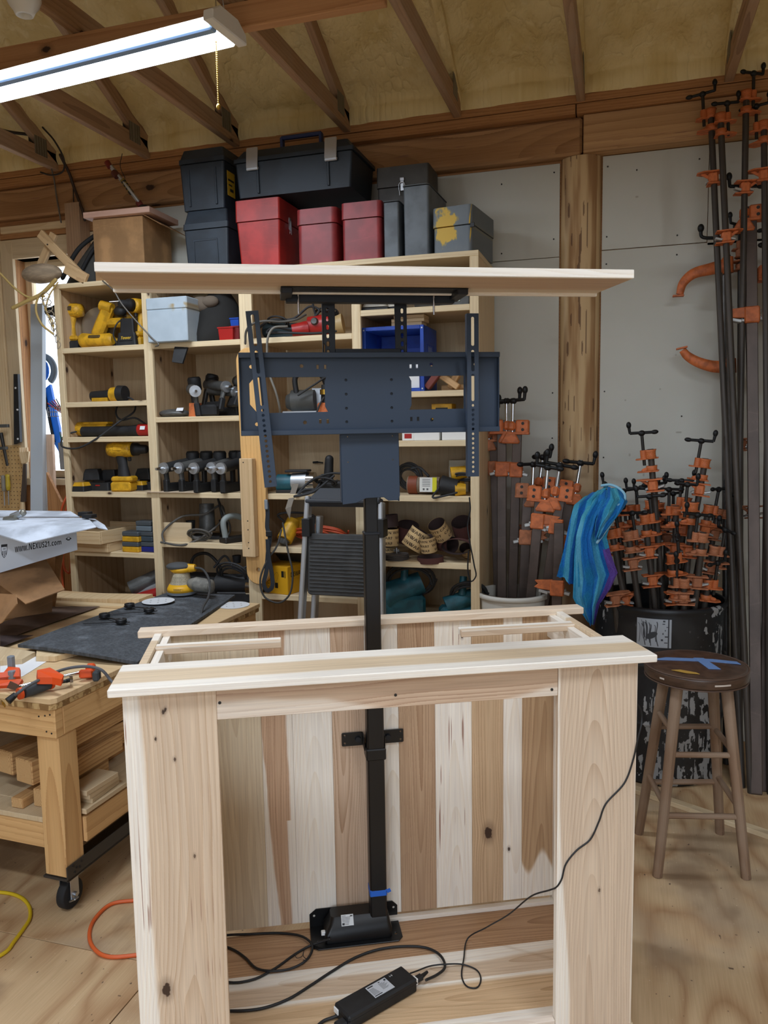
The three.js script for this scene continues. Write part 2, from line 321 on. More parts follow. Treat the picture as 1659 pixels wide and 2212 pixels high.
{ // back wall
  const wb = structGroup('wall_back');
  const board = tex(256, 256, (u, v) => { const n = fbm(u * 4, v * 4, 5, 12), m = fbm(u * 2 + 5, v * 9, 4, 15); let c = mix3([204, 205, 197], [190, 190, 180], n); c = mix3(c, [168, 164, 152], 0.5 * sst(0.6, 0.8, m)); if (vn(u * 70, v * 30, 4) > 0.985) c = mix3(c, [130, 124, 112], 0.6); return clampc(c); }, { size: [1.6, 1.6] });
  const wbm = matW(board, 0.7);
  const WINX = [-3.62, -2.86], WINY = [1.3, 2.66];
  // sheathing behind the panels, with the window hole
  const sh = [[-5.1, WINX[0], 0, 3.2], [WINX[1], 3.7, 0, 3.2], [WINX[0], WINX[1], 0, WINY[0]], [WINX[0], WINX[1], WINY[1], 3.2]];
  for (const [a, b, c, d] of sh) part('sheathing', span(a, b, c, d, ZW - 0.16, ZW - 0.014), M.plate, wb);
  const seam = 2.435;
  for (const [a, b, c, d] of [[-2.7, -1.5, 0, seam], [-1.498, -0.312, 0, seam - 0.015], [-2.7, -1.5, seam + 0.003, 2.87], [-1.498, -0.312, seam - 0.012, 2.87], [-0.108, 0.372, seam + 0.004, 2.88], [0.375, 1.6, seam - 0.012, 2.88], [-0.108, 1.09, 0, seam], [1.093, 2.6, 0, seam - 0.015], [1.603, 2.6, seam - 0.012, 2.88]])
    part('wall_panel', span(a, b, c, d, ZW - 0.012, ZW, { b: 0.001 }), wbm, wb, 'off-white wall panel');
  const sc = [];
  for (const [px, py] of [[-0.085, 2.83], [-0.085, 2.5], [-0.085, 2.37], [-0.085, 1.75], [-0.085, 1.42], [-0.34, 2.83], [-0.34, 2.51], [-0.34, 2.36], [-0.34, 1.75], [-0.34, 1.52], [0.33, 2.82], [0.24, 2.48], [0.24, 2.39], [0.28, 1.62], [-0.6, 2.8], [-0.6, 2.46], [0.05, 2.8]])
    sc.push(at(cyl(0.004, 0.004, 0.002, 10), px, py, ZW + 0.001, Math.PI / 2));
  part('wall_screws', sc, M.screw, wb);
  // plates and headers
  part('top_plate', span(-5.1, -0.235, 3.06, 3.105, -4.12, -4.005, { b: 0.003 }), M.plate, wb);
  part('top_plate', span(-0.23, 3.6, 3.06, 3.105, -4.12, -4.005, { b: 0.003 }), M.plate, wb);
  part('top_plate', span(-5.1, 3.6, 3.107, 3.145, -4.12, -4.0, { b: 0.003 }), M.plate, wb);
  part('header_beam', span(-5.1, -0.204, 2.885, 3.058, -4.14, -4.04, { b: 0.012 }), M.beam, wb);
  part('header_beam', span(-0.198, 3.6, 2.885, 3.058, -4.14, -4.022, { b: 0.004 }), matW(wood(0.4, 2, 256, 768, { a: [198, 158, 114], b: [152, 112, 74], s: 27, freq: 32, deep: 0.12, blotch: 30, fleck: 1.6 }), 0.75), wb);
  // peeled log post
  const logT = tex(256, 768, (u, v) => { const x = u * 0.6, y = v * 2.9; const st = fbm(x * 34, y * 2.2, 4, 31), big = fbm(x * 7, y * 1.3, 4, 33), ch = vn(x * 110, y * 7, 35); let c = mix3([206, 176, 132], [158, 120, 80], sst(0.35, 0.7, st)); c = mix3(c, [126, 94, 66], 0.75 * sst(0.5, 0.68, big)); c = mix3(c, [222, 200, 164], 0.6 * sst(0.62, 0.74, fbm(x * 8 + 3, y * 1.1 + 2, 3, 39))); if (ch > 0.86) c = mix3(c, [84, 58, 40], 0.65); const k = Math.hypot((x % 0.3) - 0.17, (y - 2.2) * 0.8) ; if (k < 0.007) c = [70, 46, 30]; return clampc(c); }, { size: [0.6, 2.9] });
  const lg = []; for (let j = 0; j <= 40; j++) { const y = 2.884 * j / 40; lg.push(Array.from({ length: 28 }, (_, i) => { const a = i / 28 * Math.PI * 2, r = 0.098 + 0.006 * (fbm(Math.cos(a) * 2 + 5, y * 1.4 + Math.sin(a) * 2, 3, 3) - 0.5); return [-0.21 + r * Math.cos(a), y, ZW - 0.02 - r * Math.sin(a) * 0.72]; })); }
  part('log_post', loft(lg), matW(logT, 0.8), wb, 'round peeled log post');
  // boards around the window, left end of the wall
  part('wall_panel', span(-5.1, -3.82, 0, 2.88, ZW - 0.012, ZW - 0.002), M.plyLight, wb, 'bare plywood wall panel');
  part('window_stud', span(-3.8, -3.715, 0, 2.88, ZW - 0.014, ZW + 0.02), M.pine, wb);
  part('window_header', span(-3.71, -2.85, 2.78, 2.885, ZW - 0.014, ZW + 0.004), M.plate, wb);
  part('window_header', span(-3.68, -3.2, 2.81, 2.85, ZW + 0.006, ZW + 0.03), M.pine, wb);
  const w1 = structGroup('window_1');
  part('jamb', span(WINX[0] - 0.09, WINX[0] - 0.002, WINY[0], WINY[1] + 0.1, ZW - 0.15, ZW + 0.01), M.plyLight, w1);
  part('jamb', span(WINX[1] + 0.002, WINX[1] + 0.04, WINY[0], WINY[1] + 0.1, ZW - 0.15, ZW + 0.01), M.plyLight, w1);
  part('head', span(WINX[0] - 0.09, WINX[1] + 0.04, WINY[1], WINY[1] + 0.115, ZW - 0.15, ZW + 0.008), M.plyLight, w1);
  part('sill', span(WINX[0] - 0.09, WINX[1] + 0.04, WINY[0] - 0.04, WINY[0], ZW - 0.15, ZW + 0.02), M.plyLight, w1);
  const zf = ZW - 0.11;
  part('sash_frame', [span(WINX[0], WINX[0] + 0.045, WINY[0], WINY[1], zf - 0.02, zf + 0.02), span(WINX[1] - 0.045, WINX[1], WINY[0], WINY[1], zf - 0.02, zf + 0.02), span(WINX[0] + 0.045, WINX[1] - 0.045, WINY[1] - 0.045, WINY[1], zf - 0.02, zf + 0.02), span(WINX[0] + 0.045, WINX[1] - 0.045, WINY[0], WINY[0] + 0.045, zf - 0.02, zf + 0.02)], M.pine, w1);
  part('glass_pane', span(WINX[0] + 0.044, WINX[1] - 0.044, WINY[0] + 0.044, WINY[1] - 0.044, zf - 0.002, zf + 0.002, { b: 0 }), new THREE.MeshPhysicalMaterial({ transmission: 1, thickness: 0, roughness: 0.02, ior: 1.5 }), w1);
}
{ // the other walls close the room; the wide door opening behind the camera lets the daylight in
  const gable = (x, name) => { const s = [[ZW - 0.16, -0.1], [3.4, -0.1], [3.4, 3.2], [RIDGE, 5.35], [ZW - 0.16, 3.2]]; const g = at(plate(s.map(p => [-p[0], p[1]]), 0.15, [], 0), x, 0, 0, 0, Math.PI / 2); struct(name, g, matW(grime([206, 200, 186], [176, 166, 146], { size: [2, 2] }), 0.75)); };
  gable(-5.05, 'wall_left'); gable(3.6, 'wall_right');
  const DX = [-1.9, 2.1], DH = 2.55;
  struct('wall_front', [span(-5.1, DX[0], -0.1, 3.2, 3.2, 3.35), span(DX[1], 3.7, -0.1, 3.2, 3.2, 3.35), span(DX[0], DX[1], DH, 3.2, 3.2, 3.35)], M.plyLight);
  struct('ground', span(-30, 30, -0.3, -0.14, 3.36, 50), mat(0x8d867a, 0.95));
}

// ================================================================ shop lights
const lens = new THREE.MeshStandardMaterial({ color: 0xffffff, emissive: new THREE.Color(...LED), emissiveIntensity: 5, roughness: 0.4 });
function shopLight(lab, x, y, z, turn, group) {      // local x along the fitting
  const o = thing('shop_light', lab, 'light', [x, y, z], turn, group), w = M.white;
  part('housing', [at(plate([[-0.1, 0.0], [0.1, 0.0], [0.012, 0.036], [-0.012, 0.036]], 1.2, [], 0), 0, 0.004, 0, 0, Math.PI / 2)], w, o);
  for (const s of [-1, 1]) part('end_cap', [at(plate([[-0.104, -0.012], [0.104, -0.012], [0.1, 0.02], [0.05, 0.052], [-0.05, 0.052], [-0.1, 0.02]], 0.04, [], 0.004), s * 0.615, 0.004, 0, 0, Math.PI / 2)], w, o);
  for (const [zz, ww] of [[-0.038, 0.112], [0.077, 0.036]]) part('lens', bx(1.185, 0.012, ww, 0, -0.003, zz, { b: 0.005 }), lens, o, 'glowing ribbed lens');
  part('divider', bx(1.19, 0.016, 0.036, 0, -0.005, 0.038, { b: 0.005 }), mat(0x8fb0dc, 0.5), o);
  for (const s of [-1, 1]) part('hanger_wire', [tube([[s * 0.6, 0.03, 0.03], [s * 0.59, 0.13, 0.01], [s * 0.6, 0.2, 0]], 0.0022, 12, 6), tube([[s * 0.6, 0.03, -0.03], [s * 0.6, 0.12, -0.01], [s * 0.6, 0.2, 0]], 0.0022, 12, 6)], M.steel, o);
  const l = new THREE.RectAreaLight(new THREE.Color(...LED), LEDPOWER, 1.18, 0.17); l.position.set(0, -0.016, 0); l.rotation.x = -Math.PI / 2; o.add(l);
  return o;
}
const s1 = shopLight('white shop light hanging from the trusses with a pull chain', -1.925, 2.945, -2.615, R(-6));
{ const p = [[0.55, -0.01, 0.03]]; const beads = []; for (let i = 0; i < 34; i++) beads.push(ball(0.0032, 0.555, -0.012 - i * 0.0062, -0.03, 1, 1, 1, 6)); beads.push(ball(0.008, 0.555, -0.226, -0.03, 1, 1.3, 1, 10)); part('pull_chain', beads, M.brass, s1, 'brass bead pull chain'); }
// the room's other fittings, behind and beside the camera
shopLight('white shop light above the open floor left of the camera', -1.5, 2.95, -0.2, 0, 'shop lights out of view');
shopLight('white shop light above the open floor ahead of the camera on the right', 0.9, 2.95, -0.9, 0, 'shop lights out of view');
shopLight('white shop light above the open floor behind the camera', -0.3, 2.95, 1.4, 0, 'shop lights out of view');

// ================================================================ cabinet, lift, lid (cabinet frame: x along the front, z towards the viewer)
const CO = [-0.475, 0, -1.638], CR = R(25.6);
const sap = [248, 240, 227], sap2 = [234, 219, 197], tan = [220, 197, 170], tan2 = [190, 159, 128], brn = [198, 165, 134], brn2 = [152, 116, 86];
{
  const cab = thing('cabinet', 'unfinished hickory cabinet with open front and black lift column inside', 'cabinet', CO, CR);
  const W2 = (W, H, w, h, o) => matW(wood(W, H, w, h, { a: sap, b: sap2, hcol: [tan, tan2], freq: 150, deep: 0.07, contrast: 1.0, blotch: 16, fibre: 15, wrap: THREE.ClampToEdgeWrapping, ...o }), 0.5);
  const strip = W2(0.07, 1.262, 64, 768, { s: 92 }), strip2 = W2(0.04, 0.335, 64, 256, { s: 85, heart: x => sst(0.02, 0.024, x) });
  // front top board: pale edges, tan middle stripe
  part('top_board', at(piece(1.255, 0.018, 0.182, 'x', 0.002), 0, 1.039, -0.091), W2(0.182, 1.255, 256, 1024, { s: 41, pith: 0.5, heart: (x, y, n) => sst(0.05 + y * 0.012, 0.066 + y * 0.012, x + n * 0.7) * sst(0.152, 0.138, x + n * 0.6), hcol: [[226, 203, 170], [203, 173, 136]] }), cab);
  // stiles and rails of the face frame
  part('stile', at(piece(0.2, 0.947, 0.02, 'y', 0.001), -0.502, 0.5565, -0.035), W2(0.2, 0.947, 384, 1536, { s: 43, pith: 0.13, deep: 0.05, fleck: 1.0, heart: (x, y, n) => sst(0.032, 0.042, x + n + 0.02 * (y - 0.5)), knots: [[0.062, 0.245, 0.010], [0.085, 0.9, 0.0035, 0.7], [0.092, 0.905, 0.003, 0.7], [0.105, 0.79, 0.003, 0.6], [0.066, 0.84, 0.0026, 0.7], [0.138, 0.56, 0.003, 0.5]], hcol: [tan, [190, 156, 122]] }), cab);
  part('stile', at(piece(0.2, 0.947, 0.02, 'y', 0.001), 0.491, 0.5565, -0.035), W2(0.2, 0.947, 384, 1536, { s: 47, pith: 0.1, deep: 0.06, heart: (x, y, n) => sst(0.0, 0.008, x - 0.03 * sst(0.6, 0, y) + n * 0.6) * sst(0.199, 0.191, x - n * 0.3 - 0.004), knots: [[0.11, 0.37, 0.0035, 0.5]], hcol: [[219, 197, 172], [194, 165, 137]] }), cab);
  part('rail', at(piece(0.792, 0.074, 0.02, 'x', 0.001), -0.006, 0.993, -0.036), W2(0.074, 0.792, 128, 1024, { s: 53, pith: 0.05, deep: 0.03, heart: (x, y, n) => 0.35 + 0.65 * sst(0.0, 0.016, x + n * 1.8 - 0.045 * sst(0.42, 0.2, y) - 0.03 * sst(0.6, 0.79, y) + 0.012), hcol: [[212, 184, 156], [158, 120, 94]], contrast: 1.3 }), cab);
  part('rail', at(piece(0.792, 0.06, 0.02, 'x', 0.001), -0.006, 0.09, -0.036), W2(0.06, 0.792, 96, 768, { s: 57, fleck: 1, heart: () => 0.5, hcol: [[226, 203, 182], [196, 164, 140]] }), cab);
  for (const [x, y] of [[-0.395, 0.995], [0.0, 0.985], [0.375, 0.972]]) part('pocket_screw', at(cyl(0.0035, 0.0035, 0.002, 12), x, y, -0.0255, Math.PI / 2), M.screw, cab);
  let sidem;
  // sides
  for (const s of [-1, 1]) {
    part('side_panel', at(piece(0.02, 0.947, 0.52, 'y', 0.001), s * 0.59, 0.5565, -0.306), sidem ??= W2(0.52, 0.947, 384, 512, { s: 60, pith: 0.2, heart: (x, y, n) => sst(0.1, 0.12, x + n) * sst(0.42, 0.4, x + n), hcol: [[226, 202, 168], tan2] }), cab);
    part('side_rail', at(piece(0.02, 0.07, 0.5, 'z', 0.001), s * 0.568, 0.985, -0.3), strip, cab);
  }
  // back: tongue of alternating planks
  const bw = [[-0.58, -0.46, 0], [-0.458, -0.315, 1], [-0.313, -0.225, 2], [-0.223, -0.108, 3], [-0.106, -0.008, 4], [-0.006, 0.044, 3], [0.046, 0.092, 5], [0.094, 0.204, 6], [0.206, 0.318, 7], [0.32, 0.418, 8], [0.42, 0.478, 9], [0.48, 0.58, 10]];
  const look = {
    0: { s: 71, a: [222, 205, 176], b: [204, 182, 150] }, 1: { s: 72, a: [224, 208, 180], b: [206, 185, 154] },
    2: { s: 73, heart: (x, y, n) => sst(0.005, 0.012, x - (0.9 - y) * 0.022 + n * 1.4) * sst(0.088, 0.08, x + (y < 0.33 ? 0.02 : 0.004) * (1 - y) + n), hcol: [[208, 174, 143], [166, 125, 96]], freq: 170, deep: 0.02 },
    3: { s: 74, fleck: 0.5 }, 4: { s: 75, a: brn.map((c, i) => c + [10, 14, 18][i]), b: [170, 136, 106], freq: 190, pith: 0.03, deep: 0.03, contrast: 1.2 },
    5: { s: 76 }, 6: { s: 77, a: [194, 162, 130], b: brn2, freq: 200, pith: 0.055, deep: 0.035, contrast: 1.35 }, 7: { s: 78, fleck: 1.1, knots: [[0.085, 0.86, 0.0035, 0.8]] },
    8: { s: 79, a: [210, 180, 144], b: [172, 136, 100], pith: 0.05, freq: 170, knots: [[0.052, 0.23, 0.0125]], contrast: 1.2 }, 9: { s: 80, knots: [[0.018, 0.17, 0.004, 0.8]] },
    10: { s: 81, a: [196, 164, 128], b: [160, 126, 92], pith: 0.06, freq: 160, heart: (x, y, n) => sst(0.1, 0.07, y + n * 3 + 0.035 * Math.sin(x * 70)), hcol: [sap, sap2], contrast: 1.1 },
  };
  bw.forEach(([a, b, k], i) => { const w = b - a + 0.0015; part('back_plank', at(piece(w, 0.91, 0.018, 'y', 0.0005), (a + b) / 2, 0.56, -0.554), W2(w, 0.91, 160, 1024, { pith: w * 0.5, ...look[k], ...(i === 5 ? { s: 95 } : {}) }), cab); });
  part('back_rail', at(piece(1.314, 0.02, 0.05, 'x', 0.002), 0.011, 1.028, -0.553), W2(0.05, 1.314, 64, 768, { s: 83, heart: () => 0.6, hcol: [[226, 198, 166], [204, 168, 132]] }), cab);
  part('bottom_cleat', [at(piece(0.62, 0.014, 0.02, 'x'), 0.27, 0.093, -0.535)], strip, cab);
  // loose-fitting cleats at the top of the sides
  part('top_cleat', at(piece(0.335, 0.02, 0.038, 'x', 0.0015), -0.418, 1.018, -0.405), strip2, cab);
  part('top_cleat', at(piece(0.335, 0.02, 0.038, 'x', 0.0015), 0.415, 1.018, -0.405), strip2, cab);
  // bottom boards, running along the front
  const fb = [[0.046, 0.115, { s: 87, fleck: 0.6 }], [0.115, 0.25, { s: 88, heart: (x, y, n) => sst(0.01, 0.03, x + n * 1.5), hcol: [[214, 182, 143], [184, 148, 108]] }], [0.25, 0.365, { s: 89, heart: (x, y, n) => sst(0.05, 0.065, x + n * 1.5 + 0.02 * y) }], [0.365, 0.545, { s: 90, a: [190, 152, 116], b: [150, 112, 80], freq: 160, pith: 0.1, contrast: 1.2 }]];
  for (const [a, b, o] of fb) { const d = b - a; part('bottom_board', at(piece(1.156, 0.018, d - 0.0004, 'x', 0.0004), 0, 0.077, -(a + b) / 2), W2(d, 1.156, 192, 768, { pith: d * 0.5, ...o }), cab); }
  part('plinth', [span(-0.58, 0.58, 0, 0.066, -0.53, -0.06), span(-0.6, 0.6, 0, 0.08, -0.055, -0.03)], M.plyLight, cab);

  // lid held up by the lift
  const lid = thing('lid_board', 'long pale hickory lid board raised on the lift brackets', 'board', CO, CR);
  part('board', at(piece(1.262, 0.02, 0.205, 'x', 0.002), -0.004, 1.956, -0.268), W2(0.205, 1.262, 256, 1024, { s: 91, a: [232, 214, 188], b: [212, 188, 158], heart: (x, y, n) => sst(0.03, 0.06, x + n), hcol: [[216, 186, 154], [194, 160, 126]] }), lid);
  part('front_edging', at(piece(1.262, 0.021, 0.012, 'x', 0.0015), -0.004, 1.9565, -0.16), strip, lid, 'pale solid wood edging');
  part('back_edging', at(piece(1.262, 0.03, 0.012, 'x', 0.0015), -0.004, 1.953, -0.376), strip, lid);
}
const powder = mat(0x2c3a4c, 0.5), powderDark = mat(0x10151d, 0.5), liftBlack = mat(0x0b0c0e, 0.38);
{ // television lift
  const L = thing('tv_lift', 'tall black motorised screen lift with steel mounting plate standing in cabinet', 'tv lift', CO, CR);
  const zb = -0.545, x0 = 0.013, zc = -0.495;
  const FY = 0.087;
  // base: flat foot with an upright flange
  part('base_plate', at(plate([[-0.19, 0.012], [-0.172, -0.005], [0.066, -0.005], [0.08, 0.012], [0.08, 0.108], [-0.19, 0.108]], 0.003, [[-0.17, 0.03, 0.004], [0.062, 0.03, 0.004]]), 0, FY + 0.0035, zb + 0.108, -Math.PI / 2), liftBlack, L);
  part('base_flange', at(plate([[-0.19, 0], [0.08, 0], [0.08, 0.042], [0.064, 0.058], [-0.17, 0.058], [-0.19, 0.042]], 0.003, [[-0.176, 0.036, 0.0035], [0.068, 0.036, 0.0035]]), 0, FY + 0.002, zb + 0.002), liftBlack, L);
  part('motor_housing', loft([rrect(0.2, 0.085, 0.012, 3).map(p => [p[0] - 0.05, FY + 0.006, p[1] + zb + 0.052]), rrect(0.2, 0.085, 0.012, 3).map(p => [p[0] - 0.05, FY + 0.03, p[1] + zb + 0.052]), rrect(0.18, 0.07, 0.012, 3).map(p => [p[0] - 0.046, FY + 0.052, p[1] + zb + 0.048]), rrect(0.172, 0.05, 0.012, 3).map(p => [p[0] - 0.044, FY + 0.068, p[1] + zb + 0.04])].map(s => s.map(p => [p[0], p[1], p[2]]).reverse())), liftBlack, L);
  part('spec_sticker', at(label(0.036, 0.03, 0)[0], -0.082, FY + 0.062, zb + 0.076, R(-38)), matW(text(96, 80, c => { c.fillStyle = '#222'; for (let i = 0; i < 7; i++) c.fillRect(6, 8 + i * 10, 30 + (i * 37) % 40, 3); c.fillRect(70, 8, 20, 8); c.fillRect(6, 60, 18, 14); }, '#d4d6d6'), 0.5), L, 'small grey printed sticker');
  part('plug_socket', bx(0.012, 0.012, 0.012, -0.154, FY + 0.03, zb + 0.075), M.white, L);
  // telescopic column
  part('lower_tube', bx(0.049, 0.76, 0.049, x0, FY + 0.045 + 0.38, zc, { b: 0.004 }), liftBlack, L);
  part('lower_cap', bx(0.052, 0.012, 0.052, x0, FY + 0.806, zc, { b: 0.002 }), powderDark, L);
  part('middle_tube', bx(0.043, 0.6, 0.043, x0, 1.0, zc, { b: 0.004 }), liftBlack, L);
  part('middle_cap', bx(0.046, 0.008, 0.046, x0 + 0.001, 1.297, zc, { b: 0.002 }), powderDark, L);
  part('upper_tube', bx(0.036, 0.62, 0.036, x0, 1.45, zc, { b: 0.003 }), liftBlack, L);
  part('masking_tape', [bx(0.051, 0.022, 0.051, x0, 0.221, zc, { b: 0.003 }), bx(0.012, 0.012, 0.001, x0 + 0.03, 0.228, zc + 0.026, { rz: 0.4 })], M.tape, L, 'strip of blue masking tape');
  // clamp with ears screwed to the back planks
  const cy = 0.672;
  part('clamp_collar', [bx(0.058, 0.034, 0.058, x0, cy - 0.022, zc, { b: 0.003 })], liftBlack, L);
  for (const s of [-1, 1]) {
    const e = part('clamp_ear', [at(plate(rrect(0.062, 0.042, 0.004), 0.003, [[s * 0.022, 0.012, 0.0032], [s * 0.022, -0.012, 0.0032]]), x0 + s * 0.062, cy + 0.002, zb + 0.006), bx(0.003, 0.042, 0.045, x0 + s * 0.03, cy + 0.002, zb + 0.028)], liftBlack, L);
    part('bolt', at(cyl(0.009, 0.008, 0.008, 14), x0 + s * 0.045, cy + 0.002, zb + 0.012, Math.PI / 2), powderDark, e);
  }
  // mounting plate: lipped panel with two windows
  const pz = -0.44, pl = -0.338, pr = 0.369, pt = 1.795, pb = 1.578, cx = (pl + pr) / 2, w = pr - pl, h = pt - pb, my = (pt + pb) / 2;
  const hx = (px, py) => [0.045 + (px - 829.5) * 0.001256, my - (py - 849) * 0.00122];
  const holes = [];
  for (const px of [750, 849]) for (const py of [819, 850, 881, 911]) holes.push([...hx(px, py), 0.0035]);
  for (const [px, py] of [[656, 788], [938, 786], [660, 911], [938, 909], [550, 789], [1037, 786], [558, 913], [1037, 906]]) holes.push([...hx(px, py), 0.0048]);
  for (const [px, py] of [[690, 790], [706, 790], [892, 790], [906, 790], [693, 909], [709, 909], [892, 907], [907, 907]]) holes.push([...hx(px, py), 0.006, 0.011]);
  const q = a => a.map(p => hx(...p));
  holes.push(q([[578, 812], [708, 812], [704, 822], [704, 876], [710, 888], [584, 889], [578, 889]]), q([[888, 812], [1010, 811], [1010, 885], [888, 886], [893, 876], [893, 822]]));
  holes.push(q([[545, 825], [556, 812], [566, 812], [571, 886], [558, 886], [545, 870]]), q([[1026, 812], [1035, 812], [1045, 824], [1045, 868], [1036, 882], [1026, 882]]));
  part('mounting_plate', at(plate(rect(pl, pr, pb, pt), 0.003, holes, 0.0006), 0, 0, pz), powder, L, 'blue-black steel plate with slots and windows');
  part('plate_lip', [bx(w, 0.003, 0.022, cx, pt - 0.0015, pz + 0.0115), bx(w, 0.014, 0.003, cx, pt - 0.007, pz + 0.0215), bx(w, 0.003, 0.022, cx, pb + 0.0015, pz + 0.0115), bx(w, 0.014, 0.003, cx, pb + 0.007, pz + 0.0215), bx(0.003, h - 0.004, 0.018, pl + 0.0015, my, pz + 0.009), bx(0.003, h - 0.004, 0.018, pr - 0.0015, my, pz + 0.009)], powder, L);
  // spacer box behind and the lower plate
  part('lower_plate', [at(plate(q([[736, 938], [865, 935], [866, 1080], [862, 1091], [840, 1091], [830, 1083], [790, 1084], [768, 1094], [738, 1097]]), 0.003, [[...hx(752, 1001), 0.003], [...hx(851, 998), 0.003], [...hx(752, 944), 0.003], [...hx(851, 944), 0.003]]), 0, 0, pz - 0.012), bx(0.003, 0.19, 0.03, hx(737, 0)[0], hx(0, 1015)[1], pz - 0.027), bx(0.003, 0.19, 0.03, hx(864, 0)[0], hx(0, 1015)[1], pz - 0.027)], powder, L);
  part('carriage', [bx(0.18, 0.22, 0.035, hx(800, 0)[0], my + 0.01, pz - 0.02)], powderDark, L);
  // slotted screen rails
  for (const [tx, ty, bx_, by] of [[556, 675, 583, 1049], [1022, 678, 1022, 1038]]) {
    const A = hx(tx, ty), B = hx(bx_, by), len = Math.hypot(A[0] - B[0], A[1] - B[1]), an = Math.atan2(A[0] - B[0], A[1] - B[1]);
    const hs = [[0, len * 0.392, 0.0085, len * 0.175, 1], [0, len * 0.215, 0.0085, len * 0.13, 1], [0, len * 0.05, 0.0085, len * 0.165, 1]];
    for (let i = 0; i < 15; i++) hs.push([0, len * (-0.058 - i * 0.0293), 0.0036]);
    const g = [plate(rect(-0.0165, 0.0165, -len / 2, len / 2), 0.003, hs, 0.0006), bx(0.003, len, 0.018, -0.015, 0, -0.009), bx(0.003, len, 0.018, 0.015, 0, -0.009)];
    part('screen_rail', g.map(e => at(e, (A[0] + B[0]) / 2, (A[1] + B[1]) / 2, pz + 0.042, 0, 0, -an)), powder, L, 'slotted steel arm');
  }
  // uprights to the lid bracket
  const ut = 1.94, ub = pt - 0.03;
  for (const [px, s] of [[717, -1], [872, 1]]) {
    const ux = hx(px, 0)[0] + s * 0.0, hs = []; for (let i = 0; i < 6; i++) hs.push([s * 0.004, 0.055 - i * 0.022, 0.007, 0.013, 1]);
    const hh = (ut - ub) / 2;
    part('lid_upright', [plate([[-0.014, -hh], [0.015, -hh], [0.017, hh], [-0.017, hh], [-0.017, -hh + 0.06], [-0.012, -hh + 0.05]].map(p => [p[0] * s * -1, p[1]]).sort(() => 0), 0.003, hs), bx(0.003, hh * 2, 0.026, s * 0.016, 0, -0.013)].map(e => at(e, ux, (ut + ub) / 2, pz - 0.006)), powderDark, L);
  }
  const hl = hx(610, 0)[0] + 0.02, hr = hx(998, 0)[0] - 0.02;
  part('lid_bracket', [bx(hr - hl, 0.022, 0.03, (hl + hr) / 2, 1.932, pz + 0.03), bx(hr - hl + 0.03, 0.003, 0.12, (hl + hr) / 2, 1.9435, pz + 0.075), bx(0.028, 0.014, 0.12, hl, 1.936, pz + 0.075), bx(0.028, 0.014, 0.12, hr, 1.936, pz + 0.075)], powderDark, L);
  for (const px of [651, 936]) part('carriage_bolt', rod([hx(px, 0)[0], 1.89, pz + 0.05], [hx(px, 0)[0], 1.94, pz + 0.05], 0.003), M.chrome, L, 'bright bolt hanging from the lid bracket');
}

// ================================================================ shelf unit on the back wall
const ZF = -3.619, SB = -4.085, STOP = 2.385;
const col = { A: [-2.917, -2.4065], B: [-2.356, -1.847], C: [-1.776, -1.25], D: [-1.205, -0.676] };
const lev = { A: [2.044, 1.753, 1.563, 1.262, 0.932, 0.6], B: [2.044, 1.662, 1.264, 0.997, 0.66], C: [2.044, 1.66, 1.262, 0.988, 0.74], D: [2.148, 1.758, 1.524, 1.26, 0.937, 0.62] };
{
  const s = thing('shelf_unit', 'tall built-in plywood shelf unit with four columns of tools', 'shelf');
  const edge = [1, 2].map(k => matW(wood(0.3, 2, 128, 512, { a: [226, 206, 168], b: [202, 172, 128], s: 100 + k, freq: 60, contrast: 0.7, knots: [[0.1, 0.6 * k, 0.007]] }), 0.6));
  const st = [[-2.951, -2.917], [-2.4065, -2.356], [-1.847, -1.776], [-1.25, -1.205], [-0.676, -0.634]];
  st.forEach(([a, b], i) => {
    part('stile', span(a, b, 0, i === 4 || i === 0 ? STOP - 0.025 : STOP - 0.028, ZF - 0.02, ZF, { b: 0.002, g: 'y' }), edge[i % 2], s);
    const m = i === 0 ? a + 0.01 : i === 4 ? b - 0.01 : (a + b) / 2;
    part('upright_panel', span(m - 0.009, m + 0.009, 0, STOP - 0.026, SB, ZF - 0.021, { g: 'y' }), i === 4 ? M.pine : M.ply, s);
  });
  part('top_panel', [span(-2.951, -0.634, STOP - 0.025, STOP, SB, ZF, { b: 0.002, g: 'x' })], edge[0], s);
  for (const k of 'ABCD') {
    const [a, b] = col[k]; part('back_panel', span(a - 0.03, b + 0.03, 0, STOP - 0.026, SB - 0.008, SB, { g: 'y' }), M.plyLight, s);
    for (const y of lev[k]) {
      const sh = part('shelf', span(a - 0.012, b + 0.012, y - 0.02, y, SB, ZF - 0.021, { g: 'x' }), M.plyLight, s);
      part('shelf_edging', span(a, b, y - 0.028, y, ZF - 0.02, ZF - 0.001, { b: 0.002, g: 'x' }), edge[k.charCodeAt(0) % 2], sh);
    }
  }
}
